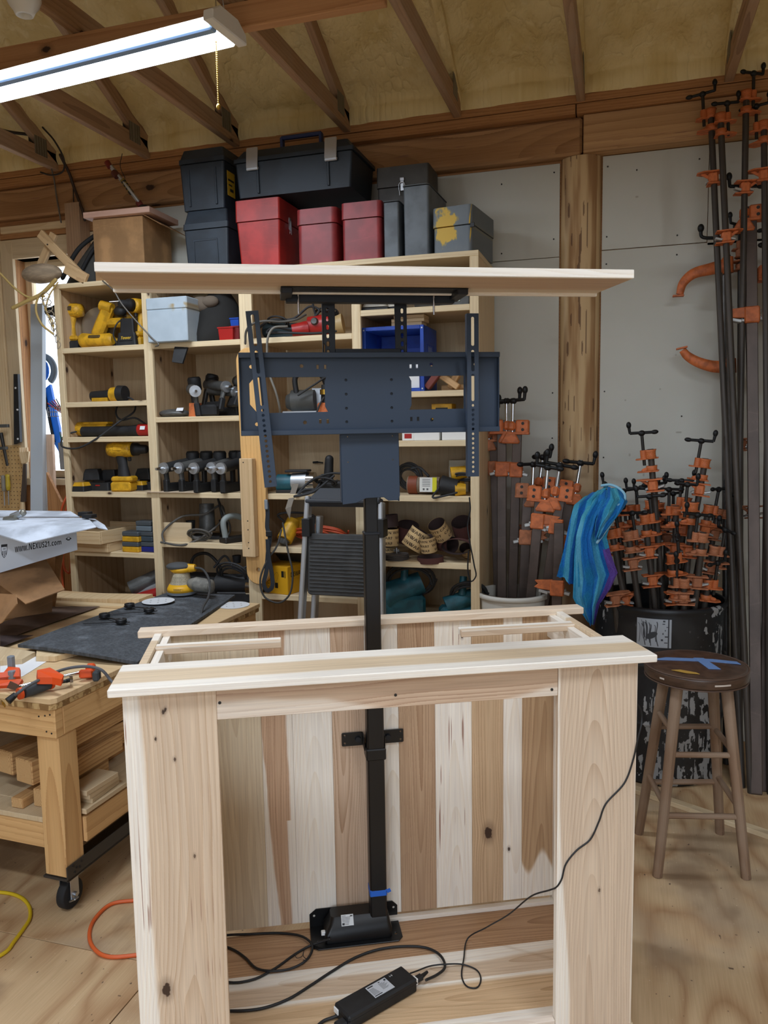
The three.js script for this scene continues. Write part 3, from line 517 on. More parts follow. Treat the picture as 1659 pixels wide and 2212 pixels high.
const mDB = matW(grime([26, 38, 50], [84, 92, 98], { amt: 0.34, size: [0.5, 0.5] }), 0.55), mRed = matW(grime([172, 34, 32], [206, 120, 104], { amt: 0.3, s: 8 }), 0.45), mRed2 = matW(grime([146, 28, 34], [176, 118, 112], { amt: 0.5, s: 19 }), 0.45),
  mGC = matW(grime([98, 108, 116], [128, 132, 132], { amt: 0.45, s: 23 }), 0.55), mGY = matW(tex(256, 256, (u, v) => { const n = fbm(u * 5, v * 5, 4, 23), y = sst(0.5, 0.4, Math.hypot((u - 0.36) * 1.5, (v - 0.45) * 1.05) + 0.5 * (fbm(u * 7, v * 7, 4, 4) - 0.28)); let c = mix3([98, 108, 116], [128, 132, 132], 0.5 * n); return clampc(mix3(c, [206, 168, 56], y)); }, { size: [1, 1], wrap: THREE.RepeatWrapping }), 0.55), mGK = matW(grime([58, 58, 56], [108, 104, 96], { amt: 0.5, s: 29 }), 0.6);
// toolbox standing with its front at z, x0..x1 wide, y0..y1 high, d deep
function toolbox(lab, m, x0, x1, y0, y1, z, d, o = {}) {
  const w = x1 - x0, h = y1 - y0, t = thing(o.name ?? 'toolbox', lab, o.cat ?? 'toolbox', [(x0 + x1) / 2, y0, z - d / 2], o.turn ?? 0);
  const lh = (o.lid ?? 0.25) * h, tp = o.taper ?? 0.92, r = o.r ?? 0.012;
  part('body', [crate(w * tp, d * tp, w, d, h - lh - 0.004, r)].concat(o.ribs ? [-0.3, 0.3].flatMap(k => [at(box(0.012, (h - lh) * 0.8, 0.008, 0.002), k * w, (h - lh) * 0.48, d / 2 * (tp + 0.04) + 0.001, R(1.5))]) : []), m, t);
  part('lid', [crate(w * 1.035, d * 1.035, w * 1.03, d * 1.03, lh * (o.flat ? 1 : 0.3), r, h - lh)].concat(o.flat ? [] : [crate(w * 1.0, d * 1.0, w * 0.9, d * 0.84, lh * 0.7, r, h - lh * 0.7)]), m, t);
  if (o.panel) part('recess_frame', at(plate(rrect(w * 0.56, h * 0.5, 0.004), 0.004, [rrect(w * 0.5, h * 0.44, 0.004)]), -0.02 * w, (h - lh) * 0.42, d / 2 * (tp + 0.035) + 0.001, R(1.5)), m, t);
  for (const k of o.latch ?? []) part('latch', [at(plate(rrect(0.062, 0.1, 0.006), 0.006), k * w, h - lh * 0.75, d / 2 * 1.035 + 0.004, R(-6)), bx(0.066, 0.016, 0.012, k * w, h - lh * 0.75 - 0.052, d / 2 * 1.03 + 0.005, { b: 0.004 })], M.alu, t, 'pale metal latch');
  for (const k of o.clasp ?? []) part('clasp', [bx(0.018, 0.05, 0.006, k * w, h - lh, d / 2 * 1.035 + 0.003), tube([[k * w - 0.012, h - lh - 0.045, d / 2 + 0.012], [k * w - 0.012, h - lh + 0.01, d / 2 + 0.014], [k * w + 0.012, h - lh + 0.01, d / 2 + 0.014], [k * w + 0.012, h - lh - 0.045, d / 2 + 0.012]], 0.0022, 20, 6), bx(0.022, 0.016, 0.01, k * w, h - lh + 0.03, d / 2 + 0.006)], M.steel, t, 'wire clasp');
  for (const k of o.side ?? []) part('side_clasp', [bx(0.006, 0.06, 0.02, w / 2 + 0.004, h - lh, k * d), tube([[w / 2 + 0.008, h - lh - 0.05, k * d - 0.01], [w / 2 + 0.01, h - lh + 0.02, k * d], [w / 2 + 0.008, h - lh - 0.05, k * d + 0.01]], 0.002, 16, 6)], M.steel, t, 'wire clasp');
  if (o.handle) part('handle', [bx(0.22, 0.018, 0.03, 0.03, h + 0.05, d * 0.34, { b: 0.007 }), bx(0.014, 0.056, 0.03, -0.073, h + 0.022, d * 0.34), bx(0.014, 0.056, 0.03, 0.133, h + 0.022, d * 0.34)], mat(0x1c2a52, 0.5), t, 'blue carrying handle');
  if (o.sticker) { const [dr, c, sx, sy, sw, sh] = o.sticker; part('side_sticker', at(clean(new THREE.BoxGeometry(sw, sh, 0.001)), w / 2 * 0.985 + 0.002, sy * h, sx * d, 0, Math.PI / 2, 0), matW(text(64, 96, dr, c), 0.6), t, 'yellow sticker'); }
  return t;
}
{ // on top of the shelf unit
  const zf = -3.66;
  toolbox('dark blue plastic tote, bottom one of the stack of two', mDB, -2.163, -1.913, STOP, 2.703, zf, 0.24, { lid: 0.3, panel: 1, name: 'storage_tote', cat: 'tote' });
  toolbox('dark blue plastic tote on top of the stack of two', mDB, -2.173, -1.922, 2.703 + 0.002, 3.002, zf, 0.24, { lid: 0.24, ribs: 1, name: 'storage_tote', cat: 'tote', sticker: [c => { c.fillStyle = '#222'; c.fillRect(6, 30, 50, 8); c.fillRect(10, 50, 30, 6); c.fillRect(20, 66, 30, 12); }, '#c9a227', 0.2, 0.42, 0.08, 0.12] });
  toolbox('bright red plastic toolbox with the wire clasp on its side', mRed, -1.864, -1.63, STOP, 2.723, zf, 0.3, { lid: 0.3, taper: 0.9, side: [0.1], flat: 1 });
  toolbox('worn dark red metal toolbox beside the bright red one', mRed2, -1.539, -1.334, STOP, 2.651, zf, 0.3, { lid: 0.27, taper: 1, flat: 1, r: 0.03 });
  toolbox('worn dark red metal toolbox beside the upright grey case', mRed2, -1.305, -1.108, STOP, 2.659, zf, 0.3, { lid: 0.27, taper: 1, flat: 1, r: 0.022 });
  toolbox('large dark blue toolbox with two pale latches lying on the red boxes', mDB, -1.87, -1.251, 2.731 + 0.012, 2.972, -3.68, 0.34, { lid: 0.27, latch: [-0.34, 0.33], ribs: 1, handle: 1, taper: 0.96 });
  toolbox('grey-black metal toolbox with a wire clasp behind the grey cases', mGK, -1.18, -0.921, STOP, 2.864, -3.85, 0.2, { lid: 0.2, clasp: [0.0], flat: 1, taper: 1 });
  toolbox('slim grey plastic case standing upright beside the red toolbox', mGC, -1.094, -1.019, STOP, 2.657, zf, 0.3, { lid: 0.04, taper: 1, r: 0.01, name: 'tool_case', cat: 'case' });
  toolbox('tall grey plastic case standing upright, widest of the cases', mGC, -0.992, -0.867, STOP, 2.718, zf, 0.34, { lid: 0.03, taper: 0.98, r: 0.014, name: 'tool_case', cat: 'case', turn: R(-2) });
  const gy = toolbox('grey plastic case with a yellow paint patch at the shelf end', mGY, -0.829, -0.641, STOP, 2.59, -3.635, 0.34, { lid: 0.42, taper: 1, flat: 1, r: 0.02, name: 'tool_case', cat: 'case', turn: R(-8) });
  gy.children.forEach(c => { const u = c.geometry.attributes.uv, q = c.geometry.attributes.position; c.geometry.computeBoundingBox(); for (let i = 0; i < u.count; i++) u.setXY(i, Math.abs(c.geometry.attributes.normal.getX(i)) > 0.5 ? 0.05 : (q.getX(i) + 0.11) / 0.22 % 1, q.getY(i) / 0.27); });
  part('catch', bx(0.02, 0.02, 0.008, 0.1, 0.11, 0.178), M.black, gy);
  solo('red_bottle', [lathe([[0, 0], [0.025, 0], [0.025, 0.15], [0.01, 0.17], [0.01, 0.19], [0, 0.19]], 16)], M.red, 'small red bottle peeking out behind the grey cases', 'bottle', null, [-0.844, STOP + 0.08, -3.98]);
  // cardboard box with a pinkish board on it, window side
  const cb = thing('cardboard_box', 'brown cardboard box on the shelf unit under a pinkish board', 'box', [-2.606, STOP, -3.87], R(3));
  const card = matW(grime([186, 146, 100], [160, 122, 82], { amt: 0.5, s: 31 }), 0.85);
  const bh = 2.726 - STOP; part('carton_body', [bx(0.30, bh, 0.3, 0, bh / 2, 0, { b: 0.003 })], card, cb);
  part('carton_flap', [bx(0.30, 0.003, 0.15, 0, bh + 0.002, 0.07), bx(0.14, 0.003, 0.3, 0.2, bh - 0.02, 0, { rz: R(-30) })], card, cb);
  solo('pink_board', [bx(0.40, 0.03, 0.3, 0, 0.015, 0, { b: 0.002 })], matW(wood(0.4, 0.6, 128, 128, { a: [214, 176, 158], b: [190, 148, 130], s: 33 }), 0.6), 'pinkish wooden board lying on the cardboard box', 'board', null, [-2.588, STOP + bh + 0.0045, -3.84], R(2));
  // dark bag, wooden cross-frame with pad, tangled cord at the left end
  const bag = thing('tool_bag', 'dark grey canvas bag slumped at the left end of the shelf top', 'bag', [-2.875, STOP, -3.87], R(6));
  const bs = []; for (let i = 0; i <= 10; i++) { const t = i / 10, w = mix(0.2, 0.1, t * t), d = mix(0.17, 0.08, t); bs.push(Array.from({ length: 22 }, (_, k) => { const a = -k / 22 * 6.283, n = 1 + 0.16 * (fbm(Math.cos(a) * 2 + 4, t * 4 + Math.sin(a) * 2, 3, 6) - 0.5); return [Math.cos(a) * w * n * 0.78 + 0.16 * t, t * 0.32, Math.sin(a) * d * n]; })); }
  part('bag_body', loft(bs), mat(0x43423e, 0.9), bag);
  part('bag_strap', [tube([[-0.1, 0.05, 0.15], [0.0, 0.2, 0.14], [0.1, 0.3, 0.08]], 0.012, 20, 6), tube([[0.0, 0.04, 0.165], [0.09, 0.2, 0.13], [0.17, 0.3, 0.06]], 0.01, 20, 6)], M.blackMatte, bag);
  const tan1 = matW(wood(0.4, 0.8, 96, 128, { a: [204, 172, 128], b: [176, 140, 98], s: 35 }), 0.7);
  const X = thing('cross_stand', 'wooden X-shaped stand with a round felt pad by window', 'stand');
  const z0 = -3.66, A = (px, py) => [-3.208 * 0 + px, py];
  const bar = (p, q, w, zz, n = 'leg') => { const dx = q[0] - p[0], dy = q[1] - p[1], l = Math.hypot(dx, dy); part(n, at(box(w, l, 0.022, 0.003, 'y'), (p[0] + q[0]) / 2, (p[1] + q[1]) / 2, zz, 0, 0, -Math.atan2(dx, dy)), tan1, X); };
  bar([-3.042, 2.667], [-2.78, 2.411], 0.048, -3.655);
  bar([-2.97, 2.665], [-3.08, 2.491], 0.046, -3.68);
  bar([-2.87, 2.47], [-2.742, 2.398], 0.06, -3.63, 'foot_block');
  part('pad', ball(1, -3.027, 2.449, -3.63, 0.125, 0.052, 0.06, 24), matW(grime([160, 140, 114], [184, 168, 146], { f: 30, amt: 0.6 }), 0.95), X, 'oval felt pad');
  part('pivot_screw', at(cyl(0.004, 0.004, 0.004, 8), -2.988, 2.602, -3.642, Math.PI / 2), M.screw, X);
  const cordY = mat(0xb59a5c, 0.7);
  const zc = -3.575;
  solo('air_hose', [tube([[-3.185,2.44,-3.5], [-3.131,2.36,-3.55], [-3.079,2.32,-3.58], [-3.01,2.321,-3.58], [-2.963,2.315,-3.56]], 0.006, 30, 7), tube([[-3.161,2.264,-3.55], [-3.07,2.297,-3.56], [-2.986,2.33,-3.57], [-2.9,2.398,-3.58]], 0.011, 24, 7), tube([[-2.916,2.375,-3.58], [-3.004,2.319,-3.57], [-3.02,2.245,-3.56], [-2.99,2.171,-3.56], [-2.919,2.114,-3.56]], 0.006, 30, 7), tube([[-2.946,2.37,-3.58], [-2.981,2.317,-3.57], [-2.964,2.266,-3.56], [-2.934,2.192,-3.56], [-2.912,2.13,-3.56]], 0.004, 30, 6), tube([[-2.886,2.385,-3.58], [-2.931,2.313,-3.56], [-2.955,2.237,-3.56], [-2.922,2.191,-3.56], [-2.913,2.155,-3.56]], 0.004, 30, 6)], cordY, 'tangled tan air hose hanging over the corner of the shelf unit', 'hose');
  { const net = []; for (let i = 0; i < 9; i++) { const y = 2.313 - i * 0.032; net.push(tube([[-2.99 + i * 0.012, y, -3.56], [-2.954 + i * 0.008, y + 0.022, -3.555], [-2.925 + i * 0.006, y, -3.56], [-2.954 + i * 0.008, y - 0.022, -3.555]], 0.0025, 18, 5, true)); } solo('string_net', net, mat(0x9b8f7a, 0.8), 'loose looped net of string hanging in front of the bright window', 'net'); }
  // pole with clamps propped on the box, hook wire
  const tp = thing('clamp_pole', 'short silver telescopic pole with red clamps tied under the plate', 'pole');
  part('tube', [rod([-2.735,3.063,-3.86], [-2.566,2.836,-3.9], 0.011), rod([-2.701,3.039,-3.84], [-2.564,2.845,-3.88], 0.008)], M.alu, tp);
  part('grip', rod([-2.734,3.065,-3.85], [-2.715,3.036,-3.85], 0.016), mat(0x7a2a20, 0.5), tp); part('grip', rod([-2.693,3.007,-3.85], [-2.671,2.982,-3.85], 0.02), mat(0x5a2a22, 0.5), tp); part('grip', rod([-2.574,2.846,-3.89], [-2.558,2.823,-3.89], 0.018), mat(0x6a2a24, 0.5), tp);
  part('wrap', rod([-2.649,2.966,-3.86], [-2.606,2.893,-3.88], 0.014), matW(tex(32, 32, (u, v) => Math.floor(v * 8) % 2 ? [40, 36, 30] : [140, 116, 50], { size: [0.05, 0.08] }), 0.7), tp);
  part('base_knob', ball(0.03, -2.518,2.797,-3.86, 1, 0.8, 1), M.black, tp);
  solo('wire_hook', [tube([[-2.621,2.378,-3.6], [-2.532,2.313,-3.57], [-2.494,2.252,-3.57], [-2.395,2.141,-3.57], [-2.309,2.055,-3.57], [-2.286,2.037,-3.57], [-2.284,2.028,-3.57], [-2.309,2.025,-3.58]], 0.004, 50, 7)], mat(0x6a6660, 0.5, { metalness: 0.4 }), 'bent grey wire hook hanging across the top left shelves', 'hook');
}

// ================================================================ clamps, drum, tub, towel
const orange = matW(grime([206, 104, 48], [190, 124, 88], { amt: 0.5, s: 41, size: [0.12, 0.12] }), 0.55), orangeOld = matW(grime([196, 112, 68], [180, 138, 110], { amt: 0.6, s: 43, size: [0.12, 0.12] }), 0.65);
const pipeM = matW(grime([62, 57, 53], [98, 86, 76], { amt: 0.5, s: 45, size: [0.3, 0.3] }), 0.5, { metalness: 0.25 }), barM = matW(grime([80, 70, 66], [112, 92, 76], { amt: 0.4, s: 47, size: [0.4, 0.4] }), 0.42, { metalness: 0.45 });
const G = {
  pipe: cyl(0.0135, 0.0135, 1, 14), bar: box(0.036, 1, 0.012, 0.002, 'y'),
  // crank: arm with a bulb at one end and an upright knob at the other
  crank: mergeGeometries([rod([-0.05, 0, 0], [0.05, 0.006, 0], 0.0065, 0.0065, 8), ball(0.011, -0.055, 0, 0, 1.5, 0.9, 0.9, 10), ball(0.013, 0, 0.001, 0, 1.2, 1, 1, 10), rod([0.05, 0.004, 0], [0.052, 0.035, 0], 0.0055, 0.007, 8), ball(0.011, 0.052, 0.042, 0, 1, 1.4, 1, 10)]),
  screw: cyl(0.007, 0.007, 0.14, 10),
  // pipe clamp head: collar round the pipe with an offset screw boss and a jaw plate
  head: mergeGeometries([at(lathe([[0.0145, -0.02], [0.024, -0.02], [0.021, -0.005], [0.022, 0.012], [0.026, 0.02], [0.0145, 0.02]], 16)), at(cyl(0.014, 0.014, 0.04, 12), 0.03, 0, 0), at(box(0.04, 0.036, 0.016, 0.004), 0.016, 0, 0), at(plate([[-0.03, 0], [0.05, -0.02], [0.064, -0.012], [0.064, 0.012], [0.05, 0.02], [-0.03, 0.022]], 0.006), 0, -0.019, 0, Math.PI / 2)]),
  press: mergeGeometries([lathe([[0.0145, -0.012], [0.024, -0.012], [0.022, 0], [0.024, 0.012], [0.0145, 0.012]], 16), at(plate([[-0.028, -0.02], [0.04, -0.026], [0.062, -0.012], [0.062, 0.012], [0.04, 0.026], [-0.028, 0.02]], 0.006), 0, -0.012, 0, Math.PI / 2), at(box(0.03, 0.016, 0.014, 0.003), 0.028, -0.004, 0, 0, 0, R(-20))]),
  // sliding tail jaw: spool with flared ends
  tail: mergeGeometries([at(box(0.042, 0.05, 0.036, 0.008), 0.002, 0, 0), at(plate([[-0.04, -0.02], [0.045, -0.026], [0.07, -0.012], [0.07, 0.012], [0.045, 0.026], [-0.04, 0.02]], 0.006), 0, 0.026, 0, Math.PI / 2), at(plate([[-0.045, -0.016], [0.03, -0.024], [0.03, 0.024], [-0.045, 0.016]], 0.006), 0, -0.026, 0, Math.PI / 2), at(box(0.05, 0.012, 0.01, 0.002), 0.03, 0.012, 0, 0, 0, R(35))]),
  lever: mergeGeometries([at(box(0.06, 0.008, 0.012, 0.002), -0.002, -0.011, 0.007, 0, 0, R(-8)), at(box(0.03, 0.01, 0.022, 0.002), -0.032, -0.008, 0.006, 0, 0, R(-18)), at(box(0.02, 0.008, 0.03, 0.002), 0.026, -0.014, 0.008, 0, 0, R(-18))]),
  // bar clamp castings
  bhead: mergeGeometries([at(box(0.052, 0.052, 0.03, 0.005), -0.02, 0, 0), at(box(0.03, 0.036, 0.036, 0.008), 0.022, 0.002, 0), at(box(0.086, 0.01, 0.034, 0.002), -0.004, -0.026, 0)]),
  brivet: mergeGeometries([at(cyl(0.006, 0.006, 0.034, 10), -0.022, 0.012, 0, Math.PI / 2), at(cyl(0.006, 0.006, 0.034, 10), -0.022, -0.012, 0, Math.PI / 2)]),
  bpress: at(plate([[-0.018, 0.018], [0.018, 0.018], [0.036, -0.014], [0.032, -0.022], [-0.032, -0.022], [-0.036, -0.014]], 0.034, [], 0.004), 0.024, 0, 0),
  btail: mergeGeometries([at(box(0.05, 0.058, 0.034, 0.004), 0, 0, 0), at(plate([[0, 0.029], [0.062, 0.024], [0.05, 0.012], [0.064, 0.0], [0.046, -0.006], [0, -0.01]], 0.024, [], 0.002), 0.02, 0, 0)]),
  blever: mergeGeometries([at(box(0.08, 0.01, 0.012, 0.002), 0.008, -0.017, 0), at(box(0.06, 0.008, 0.012, 0.002), -0.002, -0.011, 0.007, 0, 0, R(-8)), at(box(0.036, 0.012, 0.02, 0.002), 0.05, -0.016, 0, 0, 0, R(15)), at(box(0.022, 0.012, 0.026, 0.002), -0.036, -0.018, 0, 0, 0, R(15))]),
};
const iron = mat(0x17191b, 0.5, { metalness: 0.3 }), leverM = mat(0xb4b6b4, 0.45, { metalness: 0.6 });
function clamp(kind, F, T, o, lab, group) {
  const f = V(...F), t = V(...T), L = f.distanceTo(t), d = t.clone().sub(f).normalize();
  const c = thing(kind === 'pipe' ? 'pipe_clamp' : 'bar_clamp', lab, 'clamp', F, 0, group);
  c.quaternion.copy(new THREE.Quaternion().setFromUnitVectors(V(0, 1, 0), d)).multiply(new THREE.Quaternion().setFromAxisAngle(V(0, 1, 0), o.twist ?? 0));
  const add = (n, g, m, x, y, z, p = c, s) => { const q = part(n, g, m, p); q.position.set(x, y, z); if (s) q.scale.set(...s); else if (q3 !== 1) q.scale.setScalar(q3); return q; };
  const om = o.old ? orangeOld : orange, k = o.k ?? (kind === 'bar' ? 1.25 : 1), q3 = kind === 'bar' ? 1.25 : 1;
  if (kind === 'pipe') {
    add('pipe', G.pipe, pipeM, 0, L / 2, 0, c, [k, L, k]);
    if (!o.noHead) {
      add('head', G.head, om, 0, L - 0.022, 0); add('screw', G.screw, M.darkSteel, 0.03, L + 0.0 + (o.ext ?? 0), 0); add('crank_handle', G.crank, iron, 0.03, L + 0.072 + (o.ext ?? 0), 0).rotation.y = o.crank ?? 0.6;
      add('pressure_plate', G.press, om, 0, L - (o.press ?? 0.085), 0);
    }
    for (const y of o.jaw ?? []) { const j = add('sliding_jaw', G.tail, om, 0, L - y, 0); part('clutch_lever', G.lever, leverM, j); }
  } else {
    add('bar', G.bar, barM, 0, L / 2, 0, c, [k, L, k]);
    if (!o.noHead) {
      const h = add('head', G.bhead, om, 0, L - 0.03, 0); part('rivet', G.brivet, M.screw, h);
      add('screw', G.screw, M.chrome, 0.024, L + 0.02, 0); add('crank_handle', G.crank, iron, 0.024, L + 0.092, 0).rotation.y = o.crank ?? 0.6;
      add('pressure_jaw', G.bpress, om, 0.0, L - 0.085, 0.0);
    }
    for (const y of o.jaw ?? []) { const j = add('sliding_jaw', G.btail, om, 0, L - y, 0); part('clutch_lever', G.blever, leverM, j); }
  }
  return c;
}
const ord = ['first', 'second', 'third', 'fourth', 'fifth', 'sixth', 'seventh', 'eighth', 'ninth', 'tenth', 'eleventh', 'twelfth', 'thirteenth', 'fourteenth', 'fifteenth', 'sixteenth', 'seventeenth', 'eighteenth', 'nineteenth', 'twentieth', 'twenty-first', 'twenty-second', 'twenty-third', 'twenty-fourth'];
{ // tall clamps leaning in the right-hand corner
  const g = 'tall clamps leaning on the right wall';
  clamp('pipe', [0.531,0,-3.568], [0.356,2.974,-3.92], { jaw: [0.31], crank: 3.0, twist: 3.2 }, 'leftmost of the tall pipe clamps leaning on the wall', g);
  clamp('pipe', [0.558,0,-3.517], [0.394,2.939,-3.89], { jaw: [0.55], twist: 0.1, crank: 0.2, ext: -0.03 }, 'second tall pipe clamp from the left with its jaw level with the crank row', g);
  clamp('pipe', [0.515,0,-3.696], [0.5,3.033,-3.92], { jaw: [0.42], twist: 0.2, crank: 0.4 }, 'tallest pipe clamp in the corner, its crank against the roof plate', g);
  clamp('pipe', [0.636,0,-3.525], [0.575,2.896,-3.92], { jaw: [0.24], twist: 3.0, crank: 3.1 }, 'tall pipe clamp at the right edge of the picture', g);
  clamp('bar', [0.579,0,-3.509], [0.534,2.54,-3.92], { jaw: [0.49], twist: 3.1, crank: 0.15, k: 1.3 }, 'tall flat bar clamp in front of the round pipes', g);
  clamp('bar', [0.619,0,-3.547], [0.626,2.272,-3.9], { jaw: [0.18], twist: 0.1, crank: 0.15, k: 1.3 }, 'flat bar clamp half cut off at the right edge of the picture', g);
  clamp('pipe', [0.547,0,-3.764], [0.511,2.379,-4.02], { jaw: [0.9], twist: 0.2, crank: 2.6, old: 1 }, 'dark pipe clamp with a red-brown head behind the flat bar', g);
  clamp('pipe', [0.609,0,-3.635], [0.535,2.416,-4.03], { jaw: [1.25], twist: 3.3, crank: 0.5, old: 1 }, 'pipe clamp standing deepest in the corner behind the flat bars', g);
  // deep-reach clamp with two curved arms
  const F = [0.526,0,-3.718], T = [0.454,2.35,-4];
  const dc = thing('deep_reach_clamp', 'pipe clamp with two curved orange arms against the white wall', 'clamp');
  part('pipe', rod(F, T, 0.0135), pipeM, dc);
  const arm = pts => { const c = new THREE.CatmullRomCurve3(pts.map(p => V(...p))), n = 18, S = []; for (let i = 0; i <= n; i++) { const p = c.getPoint(i / n), tg = c.getTangent(i / n), w = mix(0.038, 0.02, i / n), nx = -tg.y, ny = tg.x; S.push([[1, 0.4], [1, -0.4], [0.4, -1], [-0.4, -1], [-1, -0.4], [-1, 0.4], [-0.4, 1], [0.4, 1]].map(q => [p.x + nx * w * q[0] * 0.8, p.y + ny * w * q[0] * 0.8, p.z + q[1] * 0.014])); } return loft(S); };
  part('upper_arm', [arm([[0.456,2.309,-4], [0.383,2.295,-4], [0.307,2.278,-4], [0.264,2.238,-4], [0.251,2.188,-4]]), bx(0.05, 0.008, 0.034, 0.245,2.182,-4), rod([0.455,2.342,-4], [0.459,2.271,-4], 0.024)], orange, dc, 'orange arm curving down');
  part('lower_arm', [arm([[0.479,1.848,-3.98], [0.413,1.846,-3.98], [0.338,1.87,-3.98], [0.289,1.902,-3.98], [0.268,1.929,-3.98]]), bx(0.05, 0.008, 0.034, 0.265,1.938,-3.98, { rz: 0.2 }), rod([0.478,1.88,-3.98], [0.482,1.814,-3.98], 0.024)], orange, dc, 'orange arm curving up');
  part('crank_handle', [tube([[0.336,2.474,-4], [0.341,2.444,-4], [0.399,2.433,-4], [0.452,2.433,-4]], 0.008, 24, 8), ball(0.015, 0.336,2.482,-4, 1, 1.3, 1), rod([0.452,2.433,-4], [0.454,2.35,-4], 0.008)], iron, dc);
  // bare pipes
  let bp = solo('steel_pipe', [rod([0.496,0,-3.802], [0.447,2.329,-4.03], 0.0165, 0.0165, 16)], matW(grime([78, 76, 74], [120, 114, 108], { s: 51, size: [0.4, 0.4] }), 0.38, { metalness: 0.55 }), 'bare grey steel pipe leaning beside the deep-reach clamp', 'pipe');
  solo('steel_pipe', [rod([0.496,0,-3.559], [0.5,1.613,-3.98], 0.013, 0.013, 16)], pipeM, 'short dark pipe leaning in front of the corner', 'pipe');
}
{ // white tub with bar clamps
  const tc = [-0.489,0.741,-3.72]; const tx = tc[0], tz = -3.72;
  const tub = thing('plastic_tub', 'white plastic tub holding bar clamps between shelf unit and drum', 'tub', [tx, 0, tz]);
  part('tub_wall', lathe([[0, 0.004], [0.115, 0.004], [0.115, 0.0], [0.125, 0.0], [0.165, 0.775], [0.176, 0.775], [0.176, 0.795], [0.156, 0.795], [0.112, 0.02], [0, 0.02]], 36), mat(0xcfcdc4, 0.55), tub);
  const g = 'bar clamps in the white tub';
  const L = [
    // head px, py, z, foot dx, dz, jaw, twist, crank, label
    [1084, 908, -3.86, -0.05, 0.02, 0.24, 0.0, 0.3, 'tallest bar clamp in the white tub, beside the shelf unit'],
    [1118, 908, -3.84, -0.03, -0.06, 0.24, 3.14, 2.7, 'second tallest bar clamp in the white tub, leaning to the right'],
    [1066, 925, -3.9, -0.06, -0.07, 0.2, 3.14, 2.7, 'bar clamp behind the tallest one in the white tub'],
    [1164, 1050, -3.68, 0.03, 0.08, 0.16, 0.0, 2.6, 'bar clamp in the white tub with its fan jaw under the cluster of cranks'],
    [1212, 1050, -3.68, 0.05, 0.05, 0.19, 3.14, 0.3, 'bar clamp in the white tub leaning furthest toward the towel'],
    [1140, 1045, -3.8, 0.02, -0.02, 0.26, 0.1, 0.5, 'bar clamp in the middle of the white tub'],
    [1178, 1030, -3.88, 0.0, -0.08, 0.28, 3.0, 2.4, 'bar clamp at the back of the white tub, left of the log post'],
    [1236, 1040, -3.88, 0.07, -0.04, 0.3, 0.1, 0.2, 'bar clamp at the back of the white tub, in front of the log post'],
  ];
  const px = { };
  const tops = [[-0.564,1.615,-3.86], [-0.484,1.613,-3.84], [-0.611,1.577,-3.9], [-0.356,1.302,-3.68], [-0.259,1.307,-3.68], [-0.43,1.308,-3.8], [-0.354,1.336,-3.88], [-0.225,1.314,-3.88]];
  L.forEach((q, i) => clamp('bar', [tx + q[3], 0.022, tz + q[4]], tops[i], { jaw: [q[5]], twist: q[6], crank: q[7], old: i % 3 === 2 }, q[8], g));
  // small clamps hooked low between tub and drum
  clamp('bar', [-0.277,0.56,-3.6], [-0.266,1.142,-3.62], { jaw: [0.3], noHead: 1, twist: 3.1 }, 'short bar clamp with a square jaw below the towel', g).position.y += 0;
}
